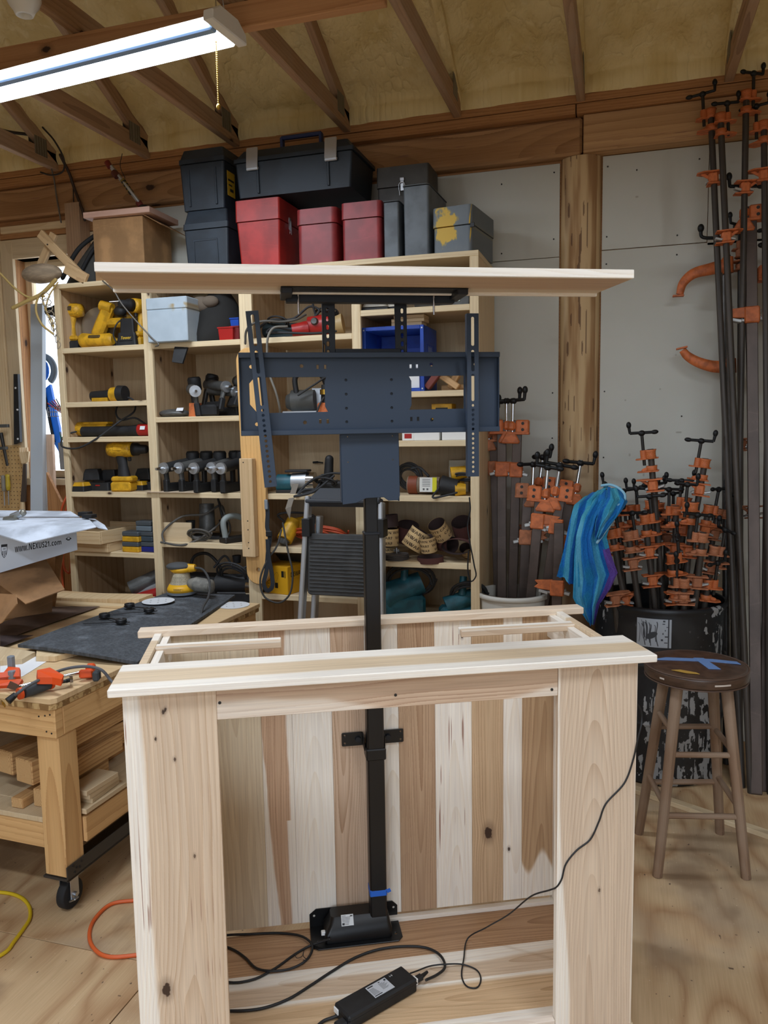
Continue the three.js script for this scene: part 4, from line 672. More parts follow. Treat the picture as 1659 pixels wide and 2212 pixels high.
{ // black drum
  const DC = [0.179, 0, -3.76];
  const drumT = tex(1024, 512, (u, v) => {
    const x = u * 1.9, y = v * 0.8; let c = mix3([23, 26, 30], [40, 43, 46], sst(0.4, 0.7, fbm(x * 9, y * 9, 4, 3)));
    const st = fbm(x * 60, y * 9, 4, 14), fl = fbm(x * 34, y * 26, 5, 7);
    const uu = u > 0.5 ? u - 1 : u, zone = 1.1 * sst(0.05, 0.015, Math.abs(uu - 0.15)) + sst(0.1, 0.03, Math.abs(uu - 0.05)) * sst(0.62, 0.5, v) + 0.6 * sst(0.04, 0.01, Math.abs(uu + 0.03)) * sst(0.6, 0.5, v) + 0.4 * sst(0.03, 0.01, Math.abs(uu + 0.17));
    if (fl > 0.72 - 0.24 * zone && st > 0.46 && zone > 0.05) c = mix3(c, [176, 178, 178], 0.85);
    if (vn(x * 70, y * 70, 9) > 0.95) c = mix3(c, [110, 112, 114], 0.5);
    return clampc(c);
  }, { wrap: THREE.RepeatWrapping });
  const drum = thing('steel_drum', 'black steel drum with flaking white paint packed with pipe clamps', 'drum', DC);
  const pr = [[0, 0.0], [0.276, 0.0], [0.286, 0.012], [0.278, 0.03], [0.283, 0.26], [0.292, 0.272], [0.292, 0.282], [0.284, 0.295], [0.284, 0.52], [0.294, 0.532], [0.294, 0.545], [0.285, 0.56], [0.284, 0.76], [0.293, 0.775], [0.293, 0.79], [0.282, 0.796], [0.278, 0.79], [0.276, 0.03], [0, 0.02]];
  const dg = lathe(pr, 64); { const u = dg.attributes.uv, p = dg.attributes.position; for (let i = 0; i < u.count; i++) u.setXY(i, u.getX(i), p.getY(i) / 0.8); }
  part('drum_shell', dg, matW(drumT, 0.45), drum);
  // torn label, bent round the shell
  const lt = text(256, 256, c => { c.fillStyle = '#3c4046'; c.strokeStyle = '#3c4046'; c.lineWidth = 7; let s = 5; const q = () => (s = (s * 16807) % 2147483647) / 2147483647; for (let i = 0; i < 12; i++) { const x = 10 + q() * 150; c.beginPath(); c.moveTo(x, 5 + q() * 60); c.bezierCurveTo(x + 20, 60, x - 30 + q() * 60, 120, x + q() * 30, 150 + q() * 100); c.lineWidth = 3 + q() * 6; c.stroke(); } for (let i = 0; i < 8; i++) { c.fillRect(170 + q() * 60, 10 + i * 28, 5 + q() * 20, 16 * q() + 4); } c.beginPath(); c.ellipse(110, 150, 50, 26, -0.6, 0, 7); c.fill(); c.fillRect(230, 0, 10, 256); }, '#aab2bb');
  const lab = new THREE.CylinderGeometry(0.2865, 0.2865, 0.125, 14, 1, true, -0.36, 0.5); part('torn_label', clean(lab).translate(0, 0.69, 0), matW(lt, 0.6), drum, 'torn grey paper label');
  const g = 'pipe clamps in the black drum';
  // top px, py, z of each head; foot spread inside the drum; jaws measured down from the top
  const list = [
    [[0.122,1.477,-3.62], 0.1, 0.1, [0.16], 3.0, 0.3, 0], [[0.358,1.431,-3.72], -0.02, 0.05, [0.14], 3.1, 3.0, 0], [[0.102,1.195,-3.58], 0.08, 0.14, [0.17, 0.3], 0.2, 3.0, 0],
    [[-0.038,1.124,-3.6], 0.0, 0.16, [0.33], 0.1, 0.4, 0], [[0.033,1.121,-3.57], 0.03, 0.17, [0.15], 0.2, 2.6, 1], [[0.304,1.247,-3.62], 0.06, 0.12, [0.22, 0.38], 3.1, 2.4, 0],
    [[0.241,1.217,-3.74], 0.08, 0.04, [0.2], 3.2, 0.3, 0], [[0.293,1.248,-3.82], 0.02, 0.0, [0.15], 3.0, 2.9, 0], [[0.387,1.218,-3.8], 0.04, -0.02, [0.12], 0.3, 0.7, 0],
    [[0.342,1.122,-3.56], 0.09, 0.16, [0.22], 3.2, 0.3, 1], [[0.215,1.032,-3.53], 0.14, 0.15, [0.2], 0.3, 1.2, 0], [[0.267,0.929,-3.52], 0.12, 0.19, [0.09], 3.0, 1.6, 1],
    [[0.402,1.052,-3.66], 0.1, 0.06, [0.1], 0.1, 2.0, 1], [[0.371,0.914,-3.6], 0.13, 0.1, [], 0.1, 0.8, 0], [[0.133,1.23,-3.86], 0.0, -0.05, [0.18], 0.2, 0.2, 0],
    [[0.21,1.183,-3.9], 0.05, -0.1, [0.14], 0.1, 0.5, 1], [[0.047,1.205,-3.88], -0.05, -0.08, [0.2], 0.2, 2.4, 0], [[0.432,1.197,-3.84], 0.08, -0.06, [0.12], 0.4, 1.4, 1],
    [[-0.01,1.197,-3.84], -0.1, -0.04, [0.12], 0.1, 0.2, 0], [[-0.019,0.836,-3.54], -0.12, 0.16, [0.02], 0.3, 0.4, 1], [[-0.092,1.233,-3.8], -0.12, 0.0, [0.24], 0.2, 1.5, 0], [[0.18,1.213,-3.93], 0.02, -0.13, [0.1], 3.1, 2.9, 0],
  ].map((q, i) => ({ q, x: q[0][0] })).sort((a, b) => a.x - b.x);
  list.forEach(({ q }, i) => clamp('pipe', [DC[0] + q[1] * 0.9, 0.035, DC[2] + q[2] * 0.9], q[0], { jaw: q[3], twist: q[4], crank: q[5], old: q[6], noHead: q[3][0] < 0.05 }, `pipe clamp standing in the black drum, ${ord[i]} from the left`, g));
}
{ // towel hanging over the cranks and the drum rim
  const t = thing('towel', 'blue and turquoise striped towel with purple hem draped over clamps', 'towel');
  // three hanging falls of the one cloth: each a list of [left point, right point] from top to bottom
  const falls = [
    [[[-0.156,1.268,-3.6], [-0.045,1.321,-3.6]], [[-0.196,1.237,-3.53], [-0.078,1.283,-3.54]], [[-0.212,1.171,-3.48], [-0.099,1.202,-3.49]], [[-0.226,1.091,-3.46], [-0.129,1.103,-3.47]], [[-0.242,1.01,-3.45], [-0.15,0.997,-3.46]], [[-0.26,0.938,-3.45], [-0.16,0.884,-3.45]]],
    [[[-0.099,1.295,-3.58], [-0.001,1.313,-3.58]], [[-0.124,1.257,-3.5], [0.015,1.267,-3.5]], [[-0.16,1.194,-3.46], [-0.026,1.203,-3.46]], [[-0.182,1.105,-3.44], [-0.054,1.109,-3.44]], [[-0.188,1.015,-3.43], [-0.034,1.035,-3.43]], [[-0.187,0.924,-3.43], [-0.006,0.959,-3.43]], [[-0.19,0.842,-3.43], [-0.036,0.886,-3.43]], [[-0.162,0.785,-3.43], [-0.077,0.823,-3.43]], [[-0.126,0.738,-3.43], [-0.099,0.727,-3.43]]],
    [[[-0.056,1.313,-3.57], [0.007,1.305,-3.57]], [[-0.061,1.277,-3.47], [0.03,1.261,-3.48]], [[-0.086,1.229,-3.43], [0.001,1.222,-3.43]], [[-0.1,1.171,-3.41], [-0.04,1.169,-3.41]], [[-0.103,1.113,-3.4], [-0.08,1.11,-3.4]]],
  ];
  const nu = 36, nv = 48, P = [], U = [], ix = [];
  falls.forEach((rows, fi) => {
    const base = P.length / 3, n1 = (nu + 1) * (nv + 1);
    for (let side = 0; side < 2; side++) for (let j = 0; j <= nv; j++) {
      const f = j / nv * (rows.length - 1), k = Math.min(rows.length - 2, Math.floor(f)), q = f - k;
      const A = rows[k][0].map((c, i) => mix(c, rows[k + 1][0][i], q)), B = rows[k][1].map((c, i) => mix(c, rows[k + 1][1][i], q));
      for (let i = 0; i <= nu; i++) {
        const u = i / nu, v = j / nv, w = u * (fi === 1 ? 3.1 : 2.2) + 0.35 * Math.sin(v * 4 + fi) + 0.5 * fbm(u * 3, v * 2, 2, fi + 4), s = Math.abs((w - Math.floor(w)) * 2 - 1);
        const fold = 0.034 * Math.pow(s, 1.3) * sst(0, 0.18, v) + 0.02 * (fbm(u * 4, v * 4, 3, 5 + fi) - 0.5) + 0.02 * Math.sin(u * 3.14);
        P.push(mix(A[0], B[0], u), mix(A[1], B[1], u) + 0.008 * (fbm(u * 9, fi, 2, 3) - 0.5) * (v > 0.9 ? 2 : 1), mix(A[2], B[2], u) + fold - side * 0.006); U.push(fi === 0 ? u * 0.45 : fi === 1 ? 0.35 + u * 0.65 : 0.1 + u * 0.5, fi === 2 ? 0.9 - v * 0.3 : 1 - v);
      }
    }
    const id = (s, j, i) => base + s * n1 + j * (nu + 1) + i;
    for (let j = 0; j < nv; j++) for (let i = 0; i < nu; i++) { const a = id(0, j, i), b = id(0, j, i + 1), c = id(0, j + 1, i + 1), d = id(0, j + 1, i), o = n1; ix.push(a, d, c, a, c, b, a + o, c + o, d + o, a + o, b + o, c + o); }
    for (let j = 0; j < nv; j++) for (const i of [0, nu]) { const a = id(0, j, i), d = id(0, j + 1, i), o = n1; ix.push(a, a + o, d + o, a, d + o, d); }
    for (let i = 0; i < nu; i++) for (const j of [0, nv]) { const a = id(0, j, i), d = id(0, j, i + 1), o = n1; ix.push(a, d + o, a + o, a, d, d + o); }
  });
  const tg = new THREE.BufferGeometry(); tg.setAttribute('position', new THREE.Float32BufferAttribute(P, 3)); tg.setAttribute('uv', new THREE.Float32BufferAttribute(U, 2)); tg.setIndex(ix); tg.computeVertexNormals();
  const tt = tex(384, 384, (u, v) => {
    const w = u + 0.05 * (fbm(v * 4, 1, 2, 4) - 0.5) + 0.12 * v, q = w * 9, b = Math.floor(q), f = q - b; const cs = [[20, 112, 186], [70, 160, 196], [16, 98, 176], [50, 148, 190], [96, 176, 204], [24, 120, 190]];
    let c = mix3(cs[((b % 6) + 6) % 6], cs[((b + 1) % 6 + 6) % 6], sst(0.82, 1, f)); c = mix3(c, [34, 132, 150], 0.5 * sst(0.5, 0.75, fbm(u * 5, v * 5, 3, 8)));
    if (u > 0.88 && v < 0.55) c = [96, 68, 152]; const n = (vn(u * 160, v * 160, 2) - 0.5) * 22; return clampc([c[0] + n, c[1] + n, c[2] + n]);
  });
  part('cloth', tg, matW(tt, 0.95, { bumpMap: tex(256, 256, (u, v) => 255 * vn(u * 140, v * 140, 3), { data: 1 }), bumpScale: 0.002 }), t);
  const hem = mat(0x8fc0d6, 0.9);
  part('hem', [tube([[-0.08,1.319,-3.575], [-0.044,1.323,-3.57], [-0.009,1.311,-3.55], [0.019,1.283,-3.5], [0.011,1.256,-3.455], [-0.026,1.234,-3.43], [-0.032,1.183,-3.41], [-0.062,1.134,-3.4], [-0.091,1.091,-3.39]], 0.006, 60, 7)], hem, t, 'pale blue rolled hem');
}

// ================================================================ workbench and what lies on it
// flat slab over a polygon (points nearly in one plane), thickness t against the normal; uv either metres or 0..1 over the first edge pair
function slab(pts, t, unit) {
  const p = pts.map(q => V(...q)), n = p.length, nor = V().subVectors(p[1], p[0]).cross(V().subVectors(p[n - 1], p[0])).normalize();
  const ex = V().subVectors(p[1], p[0]), lx = ex.length(); ex.normalize(); const ey = nor.clone().cross(ex), ly = V().subVectors(p[n - 1], p[0]).dot(ey);
  const flat = p.map(q => { const d = V().subVectors(q, p[0]); return new THREE.Vector2(d.dot(ex), d.dot(ey)); });
  const tris = THREE.ShapeUtils.triangulateShape(flat, []), P = [], U = [];
  const put = (q, f) => { P.push(q.x, q.y, q.z); U.push(unit ? f.x / lx : f.x, unit ? f.y / ly : f.y); };
  const back = p.map(q => q.clone().addScaledVector(nor, -t)), ccw = THREE.ShapeUtils.area(flat) > 0;
  for (const tr of tris) { const o = ccw ? tr : tr; for (const k of o) put(p[k], flat[k]); for (const k of [...o].reverse()) put(back[k], flat[k]); }
  for (let i = 0; i < n; i++) { const j = (i + 1) % n, A = p[i], B = p[j], C = back[j], D = back[i]; for (const [q, k] of [[A, i], [D, i], [C, j], [A, i], [C, j], [B, j]]) put(q, flat[k]); }
  const g = new THREE.BufferGeometry(); g.setAttribute('position', new THREE.Float32BufferAttribute(P, 3)); g.setAttribute('uv', new THREE.Float32BufferAttribute(U, 2)); g.computeVertexNormals(); return g;
}
function bent(c, t) {   // four-cornered sheet, slightly warped, print stretched corner to corner
  const n = 12, P = [], U = [], ix = [], nor = V(...c[1]).sub(V(...c[0])).cross(V(...c[3]).sub(V(...c[0]))).normalize();
  for (let s = 0; s < 2; s++) for (let j = 0; j <= n; j++) for (let i = 0; i <= n; i++) { const u = i / n, v = j / n; P.push(...[0, 1, 2].map(k => mix(mix(c[0][k], c[1][k], u), mix(c[3][k], c[2][k], u), v) - s * t * nor.getComponent(k))); U.push(u, v); }
  const m = n + 1, o = m * m; for (let j = 0; j < n; j++) for (let i = 0; i < n; i++) { const a = j * m + i; ix.push(a, a + 1, a + m + 1, a, a + m + 1, a + m, o + a, o + a + m + 1, o + a + 1, o + a, o + a + m, o + a + m + 1); }
  for (let k = 0; k < n; k++) for (const [a, b] of [[k, k + 1], [n * m + k + 1, n * m + k], [(k + 1) * m, k * m], [k * m + n, (k + 1) * m + n]]) ix.push(a, a + o, b + o, a, b + o, b);
  const g = new THREE.BufferGeometry(); g.setAttribute('position', new THREE.Float32BufferAttribute(P, 3)); g.setAttribute('uv', new THREE.Float32BufferAttribute(U, 2)); g.setIndex(ix); const q = g.toNonIndexed(); q.computeVertexNormals(); return q;
}
const BH = 0.755, BN = [-1.71,0.755,-1.976], BR = R(-2.07), BL = 1.385;
{
  const b = thing('workbench', 'wooden workbench on casters at the left', 'workbench', [BN[0], 0, BN[2]], BR);
  const osb = matW(tex(256, 64, (u, v) => { const n = fbm(u * 40, v * 9, 3, 3); return clampc(mix3([196, 164, 112], [134, 100, 58], sst(0.4, 0.62, n))); }, { size: [0.5, 0.1] }), 0.8);
  const fir = matW(wood(0.3, 1.2, 192, 512, { a: [218, 176, 120], b: [180, 132, 80], s: 61, freq: 55, deep: 0.08, knots: [[0.1, 0.35, 0.007], [0.22, 0.9, 0.008]] }), 0.6), benchTop = matW(wood(1.2, 1.4, 512, 512, { a: [216, 186, 142], b: [190, 152, 106], s: 63, freq: 18, deep: 0.4, contrast: 0.5, blotch: 20, fleck: 0.6 }), 0.6);
  // top layers (near right corner clipped), aprons, legs
  const topS = [[0, -0.02], [-0.012, 0], [-1.3, 0], [-1.3, -BL], [0, -BL]].map(p => [p[0], -p[1]]);
  const tp = plate(topS, 0.02, [], 0.002, 'x'); part('top_layer', at(tp, 0, BH - 0.01, 0, -Math.PI / 2), benchTop, b);
  part('top_layer', at(plate(topS.map(p => [p[0] + (p[0] > -0.5 ? -0.004 : 0), p[1] * 0.998]), 0.02, [], 0.002), 0, BH - 0.0305, 0, -Math.PI / 2), osb, b, 'rough-edged second layer of the bench top');
  part('apron', span(-1.28, -0.012, BH - 0.14, BH - 0.042, -0.055, -0.018, { b: 0.003, g: 'x' }), fir, b);
  part('apron', span(-0.05, -0.012, BH - 0.14, BH - 0.042, -BL + 0.02, -0.0555, { b: 0.003, g: 'z' }), fir, b);
  part('apron', span(-1.28, -0.055, BH - 0.14, BH - 0.042, -BL + 0.02, -BL + 0.058, { b: 0.003, g: 'x' }), fir, b);
  part('apron_screw', [[-0.05, -0.065], [-0.03, -0.06], [-0.075, -0.07], [-0.048, -0.118], [-0.028, -0.122]].map(([x, y]) => at(cyl(0.003, 0.003, 0.002, 8), x, BH + y, -0.0175, Math.PI / 2)), M.screw, b).userData.kind = 'stuff';
  const leg = (x, z, n) => part('leg', span(x - 0.088, x, 0.132, BH - 0.141, z - 0.088, z, { b: 0.004, g: 'y' }), fir, b);
  leg(-0.016, -0.03); leg(-0.016, -BL + 0.13); leg(-1.18, -0.03); leg(-1.18, -BL + 0.13);
  part('front_rail', span(-1.18, -0.106, 0.22, 0.308, -0.075, -0.037, { b: 0.003, g: 'x' }), fir, b);
  part('side_rail', span(-0.05, -0.006, 0.212, 0.3, -BL + 0.05, -0.122, { b: 0.003, g: 'z' }), fir, b);
  part('lower_shelf', [span(-1.2, -0.002, 0.31, 0.328, -BL + 0.04, -0.122, { b: 0.002, g: 'z' }), span(-1.2, -0.106, 0.31, 0.328, -0.121, -0.034, { b: 0.002, g: 'z' })], M.plyLight, b);
  part('angle_iron', [span(-0.014, -0.009, 0.12, 0.172, -BL + 0.03, -0.026, { b: 0.001 }), span(-0.11, -0.009, 0.122, 0.13, -BL + 0.03, -0.026, { b: 0.001 })], mat(0x4b4844, 0.5, { metalness: 0.6 }), b, 'dark steel angle under the legs');
  for (const [x, z] of [[-0.05, -0.075], [-0.05, -BL + 0.1], [-1.22, -0.075], [-1.22, -BL + 0.1]]) {
    const c = part('caster_wheel', [at(lathe([[0.012, -0.017], [0.044, -0.017], [0.05, -0.012], [0.05, 0.012], [0.044, 0.017], [0.012, 0.017]], 30), x, 0.0505, z, 0, 0, Math.PI / 2)], M.rubber, b);
    part('caster_fork', [bx(0.003, 0.07, 0.04, x + 0.022, 0.075, z), bx(0.003, 0.07, 0.04, x - 0.022, 0.075, z), bx(0.07, 0.006, 0.07, x, 0.1165, z), at(cyl(0.008, 0.008, 0.062, 10), x, 0.0505, z, 0, 0, Math.PI / 2), bx(0.03, 0.006, 0.02, x + 0.034, 0.045, z + 0.02, { rz: 0.5 })], M.steel, c, 'zinc caster fork with brake lever');
  }
  part('iron_bolt', [[-0.07, 0.152], [-0.06, 0.14], [-0.095, 0.16], [-0.085, 0.145], [-0.055, 0.165]].map(([z, y]) => at(cyl(0.004, 0.004, 0.003, 8), -0.008, y, z, 0, 0, Math.PI / 2)), M.darkSteel, b).userData.kind = 'stuff';
  // lumber on the lower shelf
  const S = (x, y, z) => { const c = Math.cos(BR), s = Math.sin(BR); return [BN[0] + x * c + z * s, y, BN[2] - x * s + z * c]; };
  const beamA = matW(wood(0.2, 0.6, 128, 256, { a: [206, 164, 110], b: [150, 104, 60], s: 65, freq: 90, contrast: 1.2 }), 0.65), beamB = matW(wood(0.25, 1.2, 128, 512, { a: [184, 134, 80], b: [118, 76, 40], s: 67, freq: 70, deep: 0.12, contrast: 1.4 }), 0.6);
  const end = matW(tex(96, 96, (u, v) => { const r = Math.hypot(u - 0.2, v + 0.3) * 14, f = r - Math.floor(r); return clampc(mix3([216, 180, 128], [158, 112, 66], Math.pow(f, 2))); }, { size: [0.09, 0.09] }), 0.7);
  const timber = (lab, w, h, l, x, y, z, turn = 0) => { const t = thing('timber_block', lab, 'timber', S(x, y, z), BR + turn, 'timber offcuts on the bench shelf'); part('timber_body', bx(w, h, l, 0, h / 2, -l / 2, { b: 0.003, g: 'z' }), beamA, t); part('end_grain', at(box(w - 0.007, h - 0.007, 0.001, 0), 0, h / 2, 0.0003), end, t); return t; };
  timber('square timber offcut lying lowest beside the bench leg', 0.075, 0.062, 0.3, -0.155, 0.3285, -0.09);
  timber('thin timber offcut lying on edge in front of the stacked beams', 0.05, 0.035, 0.16, -0.235, 0.3285, -0.06);
  timber('thick square beam end pointing at the viewer in the stack', 0.085, 0.085, 0.5, -0.235, 0.3985, -0.1, R(-10));
  timber('square beam end at the left edge under the thick beam', 0.085, 0.085, 0.5, -0.36, 0.3995, -0.14, R(-10));
  timber('short beam end resting above the lowest offcut', 0.085, 0.07, 0.3, -0.14, 0.3935, -0.15);
  timber('top beam end tucked behind the bench leg', 0.08, 0.07, 0.35, -0.145, 0.5, -0.17);
  timber('middle beam filling the stack between the lowest offcuts', 0.09, 0.07, 0.5, -0.27, 0.3285, -0.28);
  for (const [i, y] of [[0, 0.3295], [1, 0.4625]].entries()) { const p = solo('long_plank', [bx(0.04, 0.13, BL - 0.35, 0, 0.065, 0, { b: 0.003, g: 'z' })], beamB, i ? 'brown striped plank on edge, upper of two under the bench' : 'brown striped plank on edge, lower of two under the bench', 'plank', null, S(-0.2, y[1] ?? y, -BL / 2 - 0.16), BR); p.position.y = i ? 0.4625 : 0.3295; }
  ['bottom', 'middle', 'top'].forEach((n, i) => solo('thin_board', [bx(0.09, 0.018, 0.16, 0, 0.009, 0, { b: 0.002 })], M.plyLight, `${n} board of the three thin offcuts on the bench shelf`, 'board', 'thin offcuts on the bench shelf', S(-0.06 + i * 0.004, 0.3285 + i * 0.0185, -0.24 + i * 0.01), BR + R(4 - i * 3)));
}
{ // black foam mat with sander, discs and wires
  const y0 = 0.79, ph = wood;
  const foam = matW(tex(384, 384, (u, v) => { const n = fbm(u * 60, v * 60, 3, 5), d = fbm(u * 5, v * 5, 4, 9); const g = 58 + n * 40 + 30 * sst(0.5, 0.8, d); return [g * 0.95, g, g * 1.06]; }, { size: [0.5, 0.5] }), 0.95, { bumpMap: tex(256, 256, (u, v) => 255 * fbm(u * 70, v * 70, 3, 8), { data: 1, size: [0.3, 0.3] }), bumpScale: 0.004 });
  const c = [[-2.193,0.792,-2.369], [-1.646,0.772,-2.34], [-1.841,0.772,-3.455], [-2.174,0.786,-3.372]], nu = 30, nv = 30, S = [];
  const pt = (u, v) => { const A = c[0].map((q, i) => mix(q, c[1][i], u)), B = c[3].map((q, i) => mix(q, c[2][i], u)), p = A.map((q, i) => mix(q, B[i], v)); const bow = 0.03 * (1 - v) * Math.sin(u * 3.14); p[2] += bow * 0.6; p[1] += 0.012 * Math.sin(u * 3.14) * (1 - v) + 0.004 * Math.sin(v * 5); return p; };
  const P = [], U = [], ix = [], n1 = (nu + 1) * (nv + 1);
  for (let s = 0; s < 2; s++) for (let j = 0; j <= nv; j++) for (let i = 0; i <= nu; i++) { const p = pt(i / nu, j / nv); P.push(p[0], p[1] - s * 0.012, p[2]); U.push(p[0], p[2]); }
  for (let j = 0; j < nv; j++) for (let i = 0; i < nu; i++) { const a = j * (nu + 1) + i; ix.push(a, a + 1, a + nu + 2, a, a + nu + 2, a + nu + 1); const o = a + n1; ix.push(o, o + nu + 2, o + 1, o, o + nu + 1, o + nu + 2); }
  const rim = []; for (let i = 0; i < nu; i++) rim.push(i); for (let j = 0; j < nv; j++) rim.push(j * (nu + 1) + nu); for (let i = nu; i > 0; i--) rim.push(nv * (nu + 1) + i); for (let j = nv; j > 0; j--) rim.push(j * (nu + 1));
  rim.forEach((a, k) => { const b = rim[(k + 1) % rim.length]; ix.push(a, a + n1, b + n1, a, b + n1, b); });
  const g = new THREE.BufferGeometry(); g.setAttribute('position', new THREE.Float32BufferAttribute(P, 3)); g.setAttribute('uv', new THREE.Float32BufferAttribute(U, 2)); g.setIndex(ix); const gn = g.toNonIndexed(); gn.computeVertexNormals();
  solo('foam_mat', gn, foam, 'black foam mat spread across the workbench', 'mat');
  // sander
  const sd = thing('orbital_sander', 'yellow random orbital sander standing on the black mat', 'sander', [-2.081,0.787,-3.354], R(10));
  part('pad', [cyl(0.072, 0.074, 0.012, 30).translate(0, 0.006, 0)], M.grey, sd);
  part('skirt', lathe([[0.055, 0.012], [0.072, 0.013], [0.07, 0.028], [0.058, 0.05], [0.0, 0.05]], 30), M.yellow, sd);
  part('motor_body', lathe([[0.058, 0.048], [0.05, 0.06], [0.044, 0.085], [0.04, 0.105], [0, 0.106]], 26), matW(grime([150, 146, 136], [206, 186, 140], { amt: 0.6, size: [0.1, 0.1] }), 0.7), sd);
  part('grip', [ball(0.05, -0.012, 0.135, 0, 1.25, 0.42, 0.95, 20)], mat(0x4a4c4e, 0.75), sd, 'grey rubber palm grip'); part('collar', [ball(0.045, 0.0, 0.12, 0, 1.2, 0.5, 1, 20), rod([0.03, 0.125, 0], [0.075, 0.128, 0], 0.024, 0.018)], M.yellow, sd);
  part('dust_canister', [rod([0.05, 0.055, 0.02], [0.085, 0.052, 0.03], 0.022, 0.034, 20), rod([0.085, 0.052, 0.03], [0.17, 0.046, 0.05], 0.036, 0.033, 20), ball(0.033, 0.17, 0.046, 0.05, 0.5, 1, 1)], matW(grime([104, 106, 106], [170, 160, 140], { amt: 0.6, size: [0.12, 0.12] }), 0.6), sd);
  part('name_print', [at(label(0.05, 0.012, 0)[0], 0.008, 0.03, 0.0715, R(-12))], matW(text(128, 32, q => { q.fillStyle = '#222'; q.font = 'bold 26px sans-serif'; q.fillText('DEWALT', 8, 26); }, '#d9a41e'), 0.5), sd);
  part('power_cord', tube([[0.07, 0.128, 0], [0.11, 0.125, 0.01], [0.15, 0.105, 0.05], [0.19, 0.07, 0.12], [0.215, 0.03, 0.22], [0.225, 0.002, 0.33], [0.228, -0.035, 0.37], [0.228, -0.08, 0.385]], 0.0058, 50, 8), mat(0x3c3d3e, 0.7), sd);
  const disc = (lab, pos, tilt = 0) => { const q = solo('sanding_disc', at(plate(Array.from({ length: 40 }, (_, i) => [0.075 * Math.cos(i * 0.15708), 0.075 * Math.sin(i * 0.15708)]), 0.0012, [...Array(6)].map((_, i) => [0.04 * Math.cos(i * 1.047), 0.04 * Math.sin(i * 1.047), 0.0048]).concat([[0, 0, 0.005]]), 0), 0, 0, 0, -Math.PI / 2 + tilt), mat(0xd6dade, 0.85), lab, 'sanding disc'); q.position.set(...pos); return q; };
  disc('white sanding disc lying on the black mat before the sander', [-2.082,0.793,-3.148]); disc('white sanding disc lying on the far corner of the bench top', [-1.762,0.757,-3.29]);
  // four black grommets on flat straps
  const puck = (lab, p, q) => { const A = V(...p), B = V(...q), t = thing('grommet_strap', lab, 'grommet', p, 0, 'grommets on the black mat'); part('grommet', lathe([[0, 0.001], [0.021, 0.001], [0.024, 0.005], [0.021, 0.009], [0.023, 0.013], [0.022, 0.018], [0.012, 0.02], [0.011, 0.016], [0, 0.016]], 24), M.black, t); const d = B.clone().sub(A), l = d.length(); part('strap', at(box(l * 1.25, 0.004, 0.008, 0.001), d.x * 0.4, 0.0035, d.z * 0.4, 0, Math.atan2(-d.z, d.x)), M.black, t); };
  puck('grommet on the black mat nearest the sanding disc, strap to the right', [-2.126,0.797,-2.986], [-1.987,0.794,-2.975]); puck('grommet on the mat, right one of the farther pair, strap to the left', [-1.988,0.796,-2.931], [-2.121,0.799,-2.844]);
  puck('grommet on the mat, left one of the nearer pair', [-2.107,0.801,-2.78], [-2.023,0.8,-2.747]); puck('grommet on the black mat nearest the viewer, long strap to the left', [-1.979,0.8,-2.717], [-2.12,0.805,-2.664]);
}
